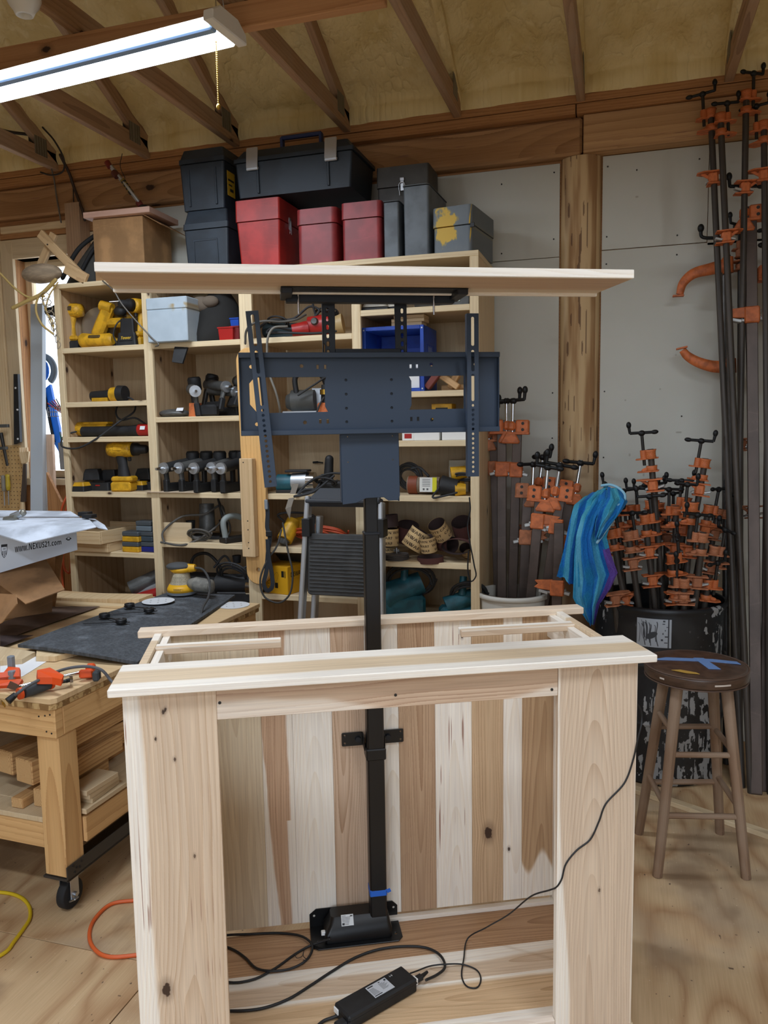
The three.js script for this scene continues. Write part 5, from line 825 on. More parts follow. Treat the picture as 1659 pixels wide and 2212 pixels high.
{ // boards, papers, carton
  const sq = (name, lab, cat, m, pts, t) => solo(name, slab(pts, t), m, lab, cat);
  const light = matW(wood(0.3, 1.2, 128, 256, { a: [226, 200, 158], b: [204, 170, 122], s: 69, freq: 40 }), 0.6);
  sq('flat_board', 'pale board lying along the far side of the bench top', 'board', light, [[-2.818,0.776,-3.132], [-2.238,0.776,-3.22], [-2.244,0.776,-3.347], [-2.915,0.776,-3.243]], 0.02);
  solo('edge_board', [bx(0.6, 0.012, 0.05, 0, 0.006, 0)], light, 'long thin board lying in front of the flat pale board', 'board', null, [-2.457, 0.7565, -3.122], R(2));
  sq('plywood_strip', 'plywood strip at the left edge under the black mat', 'board', M.plyLight, [[-2.139,0.775,-2.221], [-2.076,0.775,-2.259], [-2.097,0.775,-2.35], [-2.288,0.775,-2.38]], 0.018);
  sq('wood_wedge', 'pale wooden block propping up the corner of the mat', 'block', light, [[-2.05,0.777,-2.3], [-1.978,0.777,-2.312], [-1.942,0.777,-2.406], [-2.139,0.777,-2.409]], 0.02);
  sq('paper_sheet', 'white sheet of paper under the orange clamps', 'paper', M.paper, [[-1.984,0.757,-2.053], [-1.972,0.757,-2.146], [-2.022,0.757,-2.351], [-2.278,0.757,-2.369]], 0.0012);
  const brownP = matW(grime([88, 70, 62], [128, 106, 92], { s: 71, amt: 0.6 }), 0.85);
  sq('sandpaper_sheet', 'large brown sandpaper sheet lying between carton and mat', 'sandpaper', brownP, [[-2.356,0.765,-2.453], [-2.379,0.765,-2.605], [-2.371,0.763,-3.096], [-2.605,0.763,-3.043], [-2.61,0.763,-2.725]], 0.0015);
  sq('dark_sandpaper', 'curled dark sandpaper sheet at the left edge of the bench', 'sandpaper', mat(0x3a2c2a, 0.9), [[-2.294,0.769,-2.387], [-2.298,0.769,-2.473], [-2.285,0.772,-2.557], [-2.431,0.769,-2.534]], 0.0015);
  // open carton
  const cardIn = matW(grime([166, 126, 86], [140, 104, 70], { s: 73, amt: 0.5 }), 0.9), whiteC = matW(grime([206, 214, 226], [186, 194, 206], { s: 75, amt: 0.4 }), 0.75);
  const ct = thing('carton', 'open white printed carton with brown inside lying on the bench', 'carton');
  const print = text(1024, 256, q => {
    q.fillStyle = '#20242c'; q.font = 'bold 54px sans-serif'; q.textBaseline = 'alphabetic'; q.save(); q.scale(1, 1.45); q.fillText('www.NEXUS21.com', 352, 92); q.restore();
    q.save(); q.translate(190, 26); q.scale(0.62, 0.62); q.lineWidth = 7; q.strokeStyle = '#20242c'; q.beginPath(); q.moveTo(30, 60); q.lineTo(130, 60); q.lineTo(130, 130); q.quadraticCurveTo(120, 190, 80, 210); q.quadraticCurveTo(40, 190, 30, 130); q.closePath(); q.stroke(); q.fillRect(30, 60, 100, 26); q.fillRect(46, 130, 12, 50); q.fillRect(74, 130, 12, 66); q.fillRect(102, 130, 12, 50); q.font = 'bold 26px sans-serif'; q.fillText('USA', 55, 118); q.restore(); q.save(); q.translate(345, 34); q.scale(0.62, 0.62); q.lineWidth = 7; q.strokeStyle = '#20242c';
    q.beginPath(); q.arc(950, 70, 34, 0, 7); q.stroke(); q.fillRect(902, 60, 30, 26); q.fillRect(968, 60, 30, 26); q.fillRect(930, 84, 40, 24); q.restore();
  }, '#c9d2de');
  const z1 = -2.62, z2 = -2.8;
  const fc = [[-2.57,0.988,-2.6], [-2.241,1.087,-2.8], [-2.24,1.164,-2.8], [-2.554,1.164,-2.6]];
  part('printed_side', bent(fc, 0.004), matW(print, 0.75), ct, 'white side printed with a web address and emblems');
  part('printed_flap', slab([[-2.501,1.205,-2.55], [-2.28,1.155,-2.55], [-2.092,1.199,-2.74], [-2.255,1.214,-2.9], [-2.791,1.212,-2.85]].map(p => p), 0.004), whiteC, ct, 'white top flap folded open');
  part('printed_flap', slab([[-2.859,1.207,-2.92], [-2.314,1.216,-2.92], [-2.475,1.223,-3.06], [-2.993,1.22,-3.06]], 0.004), whiteC, ct, 'white top flap at the back');
  part('tuck_tab', slab([[-2.284,1.211,-2.9], [-2.159,1.18,-2.84], [-2.096,1.176,-2.82], [-2.14,1.19,-2.86], [-2.234,1.208,-2.92]], 0.003), whiteC, ct);
  part('foam_end', [bx(0.05, 0.018, 0.04, -2.307,1.226,-2.95), bx(0.05, 0.016, 0.04, -2.232,1.225,-2.88)], M.black, ct);
  part('carton_side', slab([[-2.706,0.759,-2.72], [-2.497,0.771,-2.92], [-2.457,1.036,-2.92], [-2.686,0.979,-2.72]].reverse(), 0.004), cardIn, ct);
  part('brown_flap', slab([[-2.606,1.013,-2.64], [-2.262,0.917,-2.5], [-2.17,0.955,-2.62], [-2.449,1.043,-2.84]], 0.004), cardIn, ct, 'brown cardboard flap hanging out');
  part('brown_flap', slab([[-2.411,0.814,-2.42], [-2.292,0.863,-2.4], [-2.231,0.937,-2.42], [-2.27,0.963,-2.46], [-2.476,0.952,-2.5]], 0.004), cardIn, ct, 'lower brown cardboard flap');
  part('carton_back', [slab([[-3.015,0.771,-3.1], [-2.599,0.759,-3.06], [-2.481,1.21,-3.06], [-2.977,1.197,-3.1]], 0.004)], cardIn, ct);
  const br = thing('lamp_bracket', 'small metal bracket assembly lying on the open carton', 'bracket', [-2.583,1.211,-2.82]);
  part('bracket_plate', [bx(0.16, 0.006, 0.07, 0, -0.008, 0, { rz: R(4) }), bx(0.07, 0.03, 0.03, 0.02, 0.02, 0, { rz: R(20), b: 0.006 })], M.alu, br); part('bracket_knob', [rod([-0.03, 0, 0.02], [0.03, 0.01, 0.02], 0.014), ball(0.016, 0.05, 0.03, 0.0)], mat(0x8c8a80, 0.4, { metalness: 0.6 }), br);
}
{ // orange clamps, plug, scraper at the near end
  const og = mat(0xe0521c, 0.45), gripM = mat(0x3b3f42, 0.75);
  const y = 0.78;
  const c1 = thing('hand_clamp', 'orange bar clamp with black grip lying at the bench corner', 'clamp');
  part('bar', [rod([-1.868,0.772,-2.013], [-1.732,0.777,-2.215], 0.0065)], M.chrome, c1);
  part('fixed_jaw', [bx(0.03, 0.045, 0.03, -1.728,0.782,-2.19, { b: 0.006, ry: 0.4 }), bx(0.045, 0.028, 0.02, -1.726,0.779,-2.163, { b: 0.005, ry: 0.5 })], og, c1); part('rubber_pad', [bx(0.022, 0.034, 0.036, -1.684,0.776,-2.163, { b: 0.005, ry: 0.4 })], gripM, c1);
  part('sliding_jaw', [slab([[-1.777,0.795,-1.99], [-1.822,0.8,-2.039], [-1.794,0.803,-2.066], [-1.71,0.795,-2.03], [-1.709,0.785,-2.018], [-1.745,0.788,-2.019]].reverse(), 0.022)], og, c1);
  part('grip', [rod([-1.801,0.776,-1.958], [-1.775,0.778,-2.041], 0.018, 0.016, 16)], gripM, c1, 'black ribbed grip'); part('grip_ring', [rod([-1.809,0.776,-1.943], [-1.805,0.776,-1.953], 0.019, 0.019, 16), rod([-1.775,0.778,-2.041], [-1.774,0.778,-2.051], 0.018, 0.018, 16)], og, c1);
  part('screw', [rod([-1.772,0.778,-2.047], [-1.742,0.778,-2.083], 0.006), rod([-1.742,0.778,-2.083], [-1.738,0.778,-2.094], 0.007)], M.black, c1); part('screw_foot', [rod([-1.739,0.776,-2.095], [-1.732,0.776,-2.102], 0.017, 0.014, 16)], M.chrome, c1);
  const c2 = thing('hand_clamp', 'orange clamp at the left edge of the bench on the paper', 'clamp');
  part('fixed_jaw', [slab([[-2.012,0.78,-2.034], [-1.958,0.78,-2.067], [-1.927,0.78,-2.08], [-1.939,0.805,-2.095], [-1.979,0.807,-2.089], [-1.978,0.795,-2.066], [-2.019,0.793,-2.042]], 0.024)], og, c2); part('sliding_jaw', [slab([[-1.962,0.775,-1.98], [-1.878,0.775,-2.02], [-1.873,0.79,-2.033], [-1.973,0.79,-1.993]], 0.018)], og, c2);
  part('bar_end', [bx(0.02, 0.05, 0.02, -1.981,0.815,-2.105, { b: 0.003 }), bx(0.02, 0.03, 0.024, -1.956,0.784,-2.08, { b: 0.003 })], M.grey, c2);
  solo('scraper_blade', slab([[-1.911,0.767,-2.003], [-1.847,0.772,-1.977], [-1.825,0.79,-1.974], [-1.898,0.79,-2.007]], 0.0015), mat(0x6e5c4e, 0.5, { metalness: 0.5 }), 'small rusty steel scraper blade beside the black grip', 'blade');
  const pc = thing('corded_plug', 'grey power cord with plug looping over the bench corner', 'cord');
  part('cord', tube([[-1.598,0.752,-2.145], [-1.631,0.766,-2.162], [-1.653,0.8,-2.151], [-1.7,0.812,-2.142], [-1.751,0.812,-2.113], [-1.777,0.808,-2.054], [-1.775,0.806,-1.989], [-1.781,0.8,-1.95], [-1.788,0.79,-1.921], [-1.81,0.775,-1.924]], 0.005, 60, 8), mat(0x55565a, 0.7), pc);
  part('plug', [rod([-1.806,0.78,-1.928], [-1.815,0.765,-1.904], 0.009, 0.012, 12), ], M.black, pc); part('prong', [bx(0.004, 0.012, 0.022, -1.811,0.762,-1.884, { ry: 0.9 }), bx(0.004, 0.012, 0.022, -1.825,0.764,-1.892, { ry: 0.9 })], M.brass, pc);
}
{ // stool
  const cs = [0.271, 0, -2.942];
  const s = thing('bar_stool', 'brown round stool patched with blue tape beside the drum', 'stool', cs);
  const vinyl = matW(grime([70, 50, 38], [112, 92, 78], { amt: 0.5, s: 77, size: [0.2, 0.2] }), 0.35), legM = matW(wood(0.2, 0.8, 96, 256, { a: [142, 114, 90], b: [104, 80, 62], s: 79, freq: 60, dust: [[156, 136, 116], 0.5] }), 0.7);
  part('seat', lathe([[0, 0.678], [0.15, 0.678], [0.172, 0.682], [0.177, 0.69], [0.179, 0.715], [0.176, 0.722], [0.165, 0.728], [0.1, 0.731], [0, 0.731]], 48), vinyl, s);
  part('piping', [at(clean(new THREE.TorusGeometry(0.176, 0.0028, 8, 60)), 0, 0.7235, 0, Math.PI / 2), at(clean(new THREE.TorusGeometry(0.175, 0.0025, 8, 60)), 0, 0.682, 0, Math.PI / 2)], mat(0x5b463a, 0.5), s);
  part('masking_tape', [at(plate([[-0.165, 0.0], [-0.1, 0.045], [0.06, 0.062], [0.14, 0.05], [0.15, 0.02], [0.06, 0.03], [-0.1, 0.012]].map(p => [p[0], p[1] - 0.01]), 0.0014, [], 0), 0, 0.7318, 0, -Math.PI / 2), at(plate([[-0.005, 0.05], [0.03, 0.055], [0.075, -0.07], [0.035, -0.075]], 0.0014, [], 0), 0, 0.7328, 0, -Math.PI / 2)], mat(0x6a8cc0, 0.65), s, 'faded blue masking tape');
  part('foam_tear', [at(plate([[-0.09, -0.115], [-0.06, -0.105], [-0.01, -0.125], [0, -0.14], [-0.04, -0.14]], 0.0014, [], 0), 0, 0.7318, 0, -Math.PI / 2)], mat(0xb8903c, 0.9), s, 'yellow foam showing through a tear');
  part('side_tear', [0.34, 0.42, 0.5, -0.75].map((a, i) => at(box(i === 3 ? 0.02 : 0.03, 0.006, 0.002, 0.0008), Math.sin(a) * 0.1785, 0.703, Math.cos(a) * 0.1785, 0, a)), mat(0xc9bcae, 0.8), s, 'pale tears in the rim').userData.kind = 'stuff';
  const feet = [[0.147,0,-2.758], [0.444,0,-2.827], [0.392,0,-3.127], [0.09,0,-3.045]].map(f => [f[0] - cs[0], 0, f[2] - cs[2]]);
  const tops = feet.map(f => [f[0] * 0.55, 0.679, f[2] * 0.55]);
  const on = (k, h) => { const t = h / 0.679; return [mix(feet[k][0], tops[k][0], t), h, mix(feet[k][2], tops[k][2], t)]; };
  feet.forEach((f, k) => part('leg', rod([f[0], 0.0, f[2]], tops[k], 0.017, 0.0205, 16), legM, s));
  for (const [a, b, h] of [[0, 1, 0.43], [2, 3, 0.45], [1, 2, 0.44], [0, 3, 0.51], [0, 1, 0.215], [2, 3, 0.22], [1, 2, 0.245], [3, 0, 0.25]]) part('rung', rod(on(a, h), on(b, h), 0.0105, 0.0105, 10), legM, s);
}
{ // things on the floor
  solo('wood_strip', [span(-0.02, 0.02, 0, 0.02, -0.62, 0.62, { g: 'z' })], M.plyLight, 'pale wooden strip lying on the floor behind the stool', 'strip', null, [0.427, 0.0005, -3.217], R(62));
  solo('yellow_extension_cord', [tube([[-2.143,0.008,-2.025], [-2.008,0.006,-2.051], [-1.938,0.006,-2.037], [-1.878,0.006,-2], [-1.837,0.006,-1.952], [-1.82,0.006,-1.908], [-1.801,0.006,-1.842], [-1.79,0.006,-1.8], [-1.816,0.006,-1.728]], 0.0062, 70, 8)], mat(0xd2b21c, 0.5), 'yellow extension cord snaking across the floor at left', 'cord');
  solo('orange_extension_cord', [tube([[-1.37,0.006,-2.199], [-1.562,0.006,-2.132], [-1.626,0.006,-2.093], [-1.628,0.006,-2.01], [-1.599,0.006,-1.945], [-1.546,0.006,-1.891], [-1.476,0.006,-1.864], [-1.39,0.006,-1.894], [-1.245,0.006,-1.985]], 0.0062, 70, 8)], mat(0xd25e28, 0.5), 'orange cord looping on the floor beside the caster', 'cord');
}

// ================================================================ cables and power box in the cabinet
{
  const FLR = 0.0865, inCab = p => { const c = Math.cos(CR), s = Math.sin(CR); return [CO[0] + p[0] * c + p[2] * s, p[1], CO[2] - p[0] * s + p[2] * c]; };
  const K = (...pts) => pts.map(inCab);
  // adapter box
  const ap = [[-0.148,0.127,-0.176], [0.048,0.127,-0.284], [0.079,0.127,-0.209], [-0.117,0.127,-0.128]];
  const A = V(...ap[0]), Bq = V(...ap[1]), D = V(...ap[3]), len = A.distanceTo(Bq), dx = (Bq.z - A.z), yaw = Math.atan2(-(Bq.z - A.z), Bq.x - A.x);
  const cx = (ap[0][0] + ap[1][0] + ap[2][0] + ap[3][0]) / 4, cz = (ap[0][2] + ap[1][2] + ap[2][2] + ap[3][2]) / 4, wd = (ap[0][2] * 0 + A.distanceTo(D) + Bq.distanceTo(V(...ap[2]))) / 2;
  const pb = thing('power_box', 'black lift control box with grey label on the cabinet floor', 'power box', inCab([cx, FLR, cz]), CR + yaw);
  const W = len, Dp = Math.min(wd, 0.075);
  part('case', [bx(W, 0.04, Dp, 0, 0.02, 0, { b: 0.005 })], matW(grime([17, 18, 20], [48, 49, 50], { f: 30, amt: 0.4, size: [0.1, 0.1] }), 0.6), pb);
  part('case_seam', [bx(W + 0.001, 0.0015, Dp + 0.001, 0, 0.026, 0)], M.blackGloss, pb);
  const lt = text(256, 176, q => { q.fillStyle = '#b8bcc2'; q.fillStyle = '#23272c'; q.fillRect(12, 12, 70, 16); q.font = '10px sans-serif'; for (let i = 0; i < 9; i++) q.fillRect(10, 48 + i * 11, 60 + (i * 53) % 50, 4); q.fillRect(150, 14, 22, 12); for (let i = 0; i < 8; i++) q.fillRect(140, 40 + i * 12, 50 + (i * 31) % 50, 4); q.fillRect(10, 152, 96, 12); q.fillRect(222, 14, 24, 24); }, '#c3c7cc');
  part('label_sticker', at(label(0.064, 0.045, 0)[0], 0.012, 0.0405, 0.0, -Math.PI / 2), matW(lt, 0.45), pb, 'grey printed sticker');
  part('white_print', at(label(0.014, 0.01, 0)[0], 0.062, 0.0405, -0.018, -Math.PI / 2), matW(text(48, 32, q => { q.fillStyle = '#e8e8e8'; q.font = 'bold 24px sans-serif'; q.fillText('L-6', 4, 26); }, '#121315'), 0.6), pb);
  part('socket', [bx(0.012, 0.018, 0.02, W / 2 + 0.004, 0.02, 0.016)], M.white, pb); part('socket', [bx(0.004, 0.016, 0.02, -W / 2 - 0.001, 0.024, -0.022)], M.white, pb);
  part('plug', [bx(0.03, 0.022, 0.026, -W / 2 - 0.014, 0.016, 0.018, { b: 0.004 }), rod([-W / 2 - 0.03, 0.016, 0.018], [-W / 2 - 0.05, 0.013, 0.024], 0.007, 0.005)], M.black, pb); part('plug', [bx(0.022, 0.014, 0.018, W / 2 + 0.02, 0.02, 0.016, { b: 0.003 }), rod([W / 2 + 0.03, 0.02, 0.016], [W / 2 + 0.055, 0.018, 0.01], 0.006, 0.004)], M.black, pb);
  // cables
  const cb = (name, lab, r, pts, m = M.cable, n = 110) => solo(name, [tube(K(...pts), r, n, 8)], m, lab, 'cable');
  cb('lift_cable', 'black cable looping from the lift base behind the left stile', 0.0036, [[-0.138,0.115,-0.441], [-0.16,0.105,-0.449], [-0.192,0.094,-0.453], [-0.236,0.091,-0.429], [-0.302,0.091,-0.373], [-0.36,0.091,-0.342], [-0.428,0.091,-0.345], [-0.496,0.091,-0.416], [-0.515,0.091,-0.499], [-0.465,0.09,-0.545], [-0.369,0.091,-0.54], [-0.273,0.091,-0.527], [-0.212,0.095,-0.493], [-0.188,0.098,-0.442], [-0.208,0.097,-0.388], [-0.251,0.093,-0.366], [-0.302,0.097,-0.359], [-0.347,0.093,-0.382], [-0.38,0.091,-0.435], [-0.408,0.091,-0.47], [-0.442,0.091,-0.497], [-0.49,0.091,-0.515]]);
  cb('wire_tie', 'small black wire tie on the looped lift cable', 0.001, [[-0.241,0.096,-0.422], [-0.234,0.1,-0.396], [-0.221,0.1,-0.401], [-0.213,0.098,-0.431], [-0.216,0.1,-0.4], [-0.206,0.1,-0.383], [-0.218,0.101,-0.384]], M.cable, 40);
  cb('motor_cable', 'thick black cable arching from the control box across the cabinet floor', 0.0038, [[0.107,0.106,-0.239], [0.143,0.1,-0.262], [0.17,0.098,-0.288], [0.17,0.096,-0.34], [0.142,0.094,-0.38], [0.085,0.093,-0.401], [0.003,0.093,-0.402], [-0.067,0.091,-0.383], [-0.143,0.091,-0.335], [-0.204,0.091,-0.291], [-0.267,0.091,-0.25], [-0.34,0.091,-0.229], [-0.436,0.091,-0.239], [-0.496,0.091,-0.256]]);
  cb('mains_cable', 'black mains cable leaving the control box toward the viewer', 0.0042, [[-0.134,0.1,-0.162], [-0.15,0.096,-0.161], [-0.176,0.091,-0.159], [-0.201,0.091,-0.137], [-0.239,0.091,-0.086]]);
  const z = -0.0225;
  cb('sensor_cable', 'thin black sensor cable draped over the right stile of the cabinet', 0.0021, [[0.068,0.108,-0.269], [0.088,0.104,-0.28], [0.132,0.099,-0.3], [0.178,0.1,-0.298], [0.224,0.093,-0.298], [0.258,0.089,-0.274], [0.259,0.089,-0.237], [0.239,0.089,-0.208], [0.216,0.089,-0.216], [0.21,0.089,-0.253], [0.233,0.094,-0.321], [0.263,0.098,-0.395], [0.301,0.173,-0.33], [0.33,0.289,-0.21], [0.363,0.395,-0.12], [0.386,0.452,-0.05], [0.392,0.474,-0.026], [0.402,0.494,-0.022], [0.412,0.531,-0.022], [0.439,0.564,-0.022], [0.474,0.589,-0.022], [0.496,0.633,-0.022], [0.512,0.675,-0.022], [0.561,0.727,-0.022], [0.582,0.784,-0.022], [0.592,0.837,-0.02], [0.603,0.872,-0.025], [0.615,0.888,-0.05], [0.628,0.89,-0.09], [0.643,0.879,-0.14]], M.cable, 220);
  // wall end of the lid screws etc. are parts of the lift
}
{ // step ladder in front of the shelves
  const zL = -3.42, s = thing('step_ladder', 'folded aluminium step ladder with black ribbed treads', 'ladder');
  const rail = (a, b) => { const A = V(...a), Bv = V(...b), l = A.distanceTo(Bv), g = box(0.024, l, 0.052, 0.005, 'y'); g.applyQuaternion(new THREE.Quaternion().setFromUnitVectors(V(0, 1, 0), Bv.clone().sub(A).normalize())); return g.translate((a[0] + b[0]) / 2, (a[1] + b[1]) / 2, (a[2] + b[2]) / 2); };
  const lt = [-1.431,1.268,-3.46], lb = [-1.475,0.208,-3.28], rt = [-1.066,1.243,-3.46], rb = [-1.024,0.252,-3.28];
  lb[1] = 0.0; rb[1] = 0.0;
  part('side_rail', rail(lb, lt), M.alu, s); part('side_rail', rail(rb, rt), M.alu, s);
  const lb2 = [lb[0] + 0.03, 0, lb[2] - 0.1], rb2 = [rb[0] - 0.03, 0, rb[2] - 0.1];
  part('rear_rail', rail(lb2, [lt[0] + 0.03, lt[1] - 0.1, lt[2] - 0.06]), M.alu, s); part('rear_rail', rail(rb2, [rt[0] - 0.03, rt[1] - 0.1, rt[2] - 0.06]), M.alu, s);
  const tm = matW(grime([42, 44, 47], [104, 104, 100], { amt: 0.6, s: 81, size: [0.3, 0.3] }), 0.7);
  const x0 = -1.438, x1 = -1.067, yt = 1.292;
  part('top_cap', [slab([[x0, yt - 0.05, -3.43], [x1, yt - 0.05, -3.43], [x1 - 0.02, yt + 0.012, -3.5], [x0 + 0.05, yt + 0.012, -3.5]], 0.03), bx(x1 - x0, 0.02, 0.07, (x0 + x1) / 2, yt - 0.045, -3.46, { b: 0.006 })], mat(0x2e3238, 0.6), s, 'black plastic top cap');
  const tl = -1.423, tr = -1.12, ty = 1.093, tb = 0.8;
  const tread = part('tread', at(plate(rrect(tr - tl, ty - tb, 0.02), 0.03, [], 0.004), (tl + tr) / 2, (ty + tb) / 2, -3.42, R(-6)), tm, s, 'dusty black ribbed tread folded up');
  for (let i = 0; i < 15; i++) part('tread_rib', at(box(tr - tl - 0.02, 0.006, 0.005, 0.002), (tl + tr) / 2, tb + 0.025 + i * (ty - tb - 0.05) / 14, -3.42 + 0.017 - (i - 7) * (ty - tb - 0.05) / 14 * 0.105, R(-6)), tm, tread);
  part('hinge', [bx(0.04, 0.085, 0.07, -1.425,1.124,-3.43)], M.black, s); part('hinge', [bx(0.04, 0.085, 0.07, -1.059,1.128,-3.43)], M.black, s);
  part('lower_tread', bx(tr - tl + 0.06, 0.03, 0.16, (tl + tr) / 2, 0.26, -3.36, { b: 0.006 }), tm, s);
}
{ // long rounded board hung on the stile, with the drilled block on it
  const z = -3.6, b = thing('slot_board', 'long round-ended pine board hanging on the shelf stile', 'board'), h = (a, c) => (a + c) / 2;
  const xl = -1.852, xr = -1.721, yt = 1.997, yb = 0.796, w = xr - xl, s = new THREE.Shape();
  const x0 = -w / 2, x1 = w / 2, H = (yt - yb) / 2; s.absarc(0, H - x1, x1, 0, Math.PI); s.absarc(0, -H + x1, x1, Math.PI, 2 * Math.PI); s.closePath();
  const bd = part('board', at(plate(s, 0.022, [[0, -H + 0.075, 0.011]], 0.003), h(xl, xr), h(yt, yb), -3.604, 0, 0, R(0.9)), matW(wood(0.3, 1.4, 128, 512, { a: [226, 180, 116], b: [198, 146, 84], s: 97, freq: 60 }), 0.5), b);
  const B = thing('drilled_block', 'drilled pale wood block fixed on the long rounded board', 'block', [-1.805,1.195,-3.57], R(-4));
  const bh = 1.439 - 0.937; part('block_body', bx(0.074, bh, 0.04, 0, 0, 0.0, { b: 0.003 }), matW(wood(0.2, 0.6, 96, 192, { a: [212, 182, 140], b: [190, 156, 112], s: 98 }), 0.6), B);
  part('drilled_hole', [0.46, -0.13, -0.22, -0.35, -0.41].map((t, i) => at(cyl(0.0035, 0.0035, 0.001, 10), i ? 0.002 : -0.012, t * bh, 0.0202, Math.PI / 2)), M.screw, B).userData.kind = 'stuff';
  // strap and wire hanging beside it
  const st = thing('webbing_strap', 'black webbing strap hanging in a loop from the shelf', 'strap'); const sm = mat(0x23272e, 0.8);
  part('cord', [tube([[-1.704,1.329,-3.57], [-1.707,1.259,-3.57], [-1.708,1.224,-3.57]], 0.0012, 8, 5)], M.black, st);
  const strip = (pts, wd) => { const c = new THREE.CatmullRomCurve3(pts.map(p => V(...p))), S = []; for (let i = 0; i <= 40; i++) { const p = c.getPoint(i / 40), t = c.getTangent(i / 40), n = [-t.y, t.x]; S.push([[p.x + n[0] * wd, p.y + n[1] * wd, p.z + 0.0015], [p.x - n[0] * wd, p.y - n[1] * wd, p.z + 0.0015], [p.x - n[0] * wd, p.y - n[1] * wd, p.z - 0.0015], [p.x + n[0] * wd, p.y + n[1] * wd, p.z - 0.0015]]); } return loft(S); };
  part('webbing', [strip([[-1.703,1.225,-3.565], [-1.7,1.166,-3.565], [-1.705,1.095,-3.565], [-1.691,1.054,-3.563], [-1.702,0.978,-3.56], [-1.715,0.871,-3.558], [-1.73,0.806,-3.556], [-1.712,0.774,-3.555], [-1.682,0.795,-3.552], [-1.682,0.861,-3.552], [-1.696,0.956,-3.55], [-1.698,1.039,-3.55]], 0.011)], sm, st);
  part('buckle', [bx(0.034, 0.03, 0.012, -1.69,1.067,-3.552, { b: 0.004 })], M.black, st); part('clip', [bx(0.018, 0.05, 0.01, -1.704,1.214,-3.56, { b: 0.003 })], M.grey, st);
  const wr = solo('hanging_cord', [tube([[-1.808,2.018,-3.6], [-1.79,2.076,-3.58], [-1.746,2.105,-3.56], [-1.683,2.116,-3.56], [-1.603,2.114,-3.6], [-1.542,2.125,-3.63], [-1.521,2.155,-3.7]], 0.006, 50, 7)], mat(0x55524c, 0.7), 'grey cord curling out of the top middle shelf over the stile', 'cord');
  solo('hanging_cord', [tube([[-1.588,2.093,-3.62], [-1.644,2.086,-3.59], [-1.666,2.047,-3.57], [-1.676,1.969,-3.57], [-1.665,1.856,-3.57], [-1.634,1.765,-3.57], [-1.63,1.684,-3.6], [-1.659,1.652,-3.65]], 0.006, 60, 7)], mat(0x77736a, 0.7), 'pale grey cord hanging down behind the left screen rail', 'cord');
  solo('hanging_cord', [tube([[-1.652,1.078,-3.62], [-1.662,1,-3.58], [-1.715,0.918,-3.56], [-1.747,0.823,-3.55], [-1.724,0.741,-3.55], [-1.645,0.716,-3.55], [-1.588,0.759,-3.55], [-1.571,0.864,-3.56], [-1.602,0.978,-3.58], [-1.643,1.113,-3.62]], 0.005, 70, 7)], mat(0x3b3a38, 0.7), 'dark cord loop hanging below the yellow tool, beside the strap', 'cord');
  solo('leather_cord', [tube([[-0.674,1.258,-3.58], [-0.67,1.204,-3.58], [-0.683,1.127,-3.58], [-0.673,1.063,-3.57], [-0.651,0.943,-3.57], [-0.643,0.889,-3.57], [-0.665,0.863,-3.57], [-0.68,0.909,-3.57], [-0.677,1.008,-3.57]], 0.0035, 60, 6)], M.black, 'thin black cord loop hanging on the right stile', 'cord');
}

// ================================================================ tools on the shelves
const yel = matW(grime([222, 168, 28], [196, 150, 60], { amt: 0.35, s: 83, size: [0.2, 0.2] }), 0.5), blk = matW(grime([24, 25, 28], [62, 62, 62], { amt: 0.4, s: 85, size: [0.2, 0.2] }), 0.6), gry = matW(grime([88, 90, 90], [130, 128, 122], { amt: 0.5, s: 87, size: [0.2, 0.2] }), 0.5, { metalness: 0.4 }), cordM = mat(0x2a2b2d, 0.7), tealM = matW(grime([14, 84, 100], [90, 120, 124], { amt: 0.4, s: 89, size: [0.2, 0.2] }), 0.5);
const coil = (cx, cy, cz, r, n, wob, rad = 0.005, flat = 0.35) => { const P = []; for (let i = 0; i <= n * 10; i++) { const a = i / 10 * 6.283, q = r * (1 + wob * (vn(i * 0.23, cx * 9, 3) - 0.5)); P.push([cx + Math.cos(a) * q, cy + Math.sin(a) * q * flat + 0.006 * (i / 10), cz + Math.sin(a + 0.6) * q * 0.6]); } return tube(P, rad, n * 30, 6); };
// cordless drill: barrel along +x, standing on its battery
function drill(lab, pos, turn, o = {}) {
  const d = thing('cordless_drill', lab, 'drill', pos, turn), s = o.s ?? 1, bm = o.body ?? yel, k = v => v * s;
  part('battery', [bx(k(0.1), k(0.045), k(0.075), k(-0.005), k(0.0225), 0, { b: k(0.008) })], o.bat ?? blk, d);
  part('foot', [bx(k(0.105), k(0.025), k(0.07), 0, k(0.058), 0, { b: k(0.008) })], bm, d);
  part('grip', [loft([[0.028, 0.066, 0], [0.02, 0.12, -0.004], [0.024, 0.17, -0.012]].map(([r, y, x]) => Array.from({ length: 12 }, (_, i) => { const a = -i / 12 * 6.283; return [k(x + Math.cos(a) * r * 1.15), k(y), k(Math.sin(a) * r * 0.85)]; })))], o.grip ?? bm, d);
  part('motor_body', [at(lathe([[0, -0.075], [0.03, -0.07], [0.036, -0.04], [0.036, 0.03], [0.033, 0.05], [0, 0.05]], 20).scale(s, s, s), 0, k(0.195), 0, 0, 0, -Math.PI / 2)], bm, d);
  const ch = part('chuck', [at(lathe([[0, 0.05], [0.031, 0.05], [0.029, 0.075], [0.022, 0.085], [0.02, 0.115], [0.012, 0.122], [0, 0.122]], 18).scale(s, s, s), 0, k(0.195), 0, 0, 0, -Math.PI / 2)], blk, d);
  part('trigger', [bx(k(0.016), k(0.03), k(0.014), k(0.03), k(0.155), 0, { b: k(0.004) })], blk, d);
  part('vent_panel', [bx(k(0.05), k(0.026), k(0.076), k(-0.01), k(0.2), 0, { b: k(0.006) })], o.vent ?? mat(0x4a3a22, 0.6), d);
  return d;
}
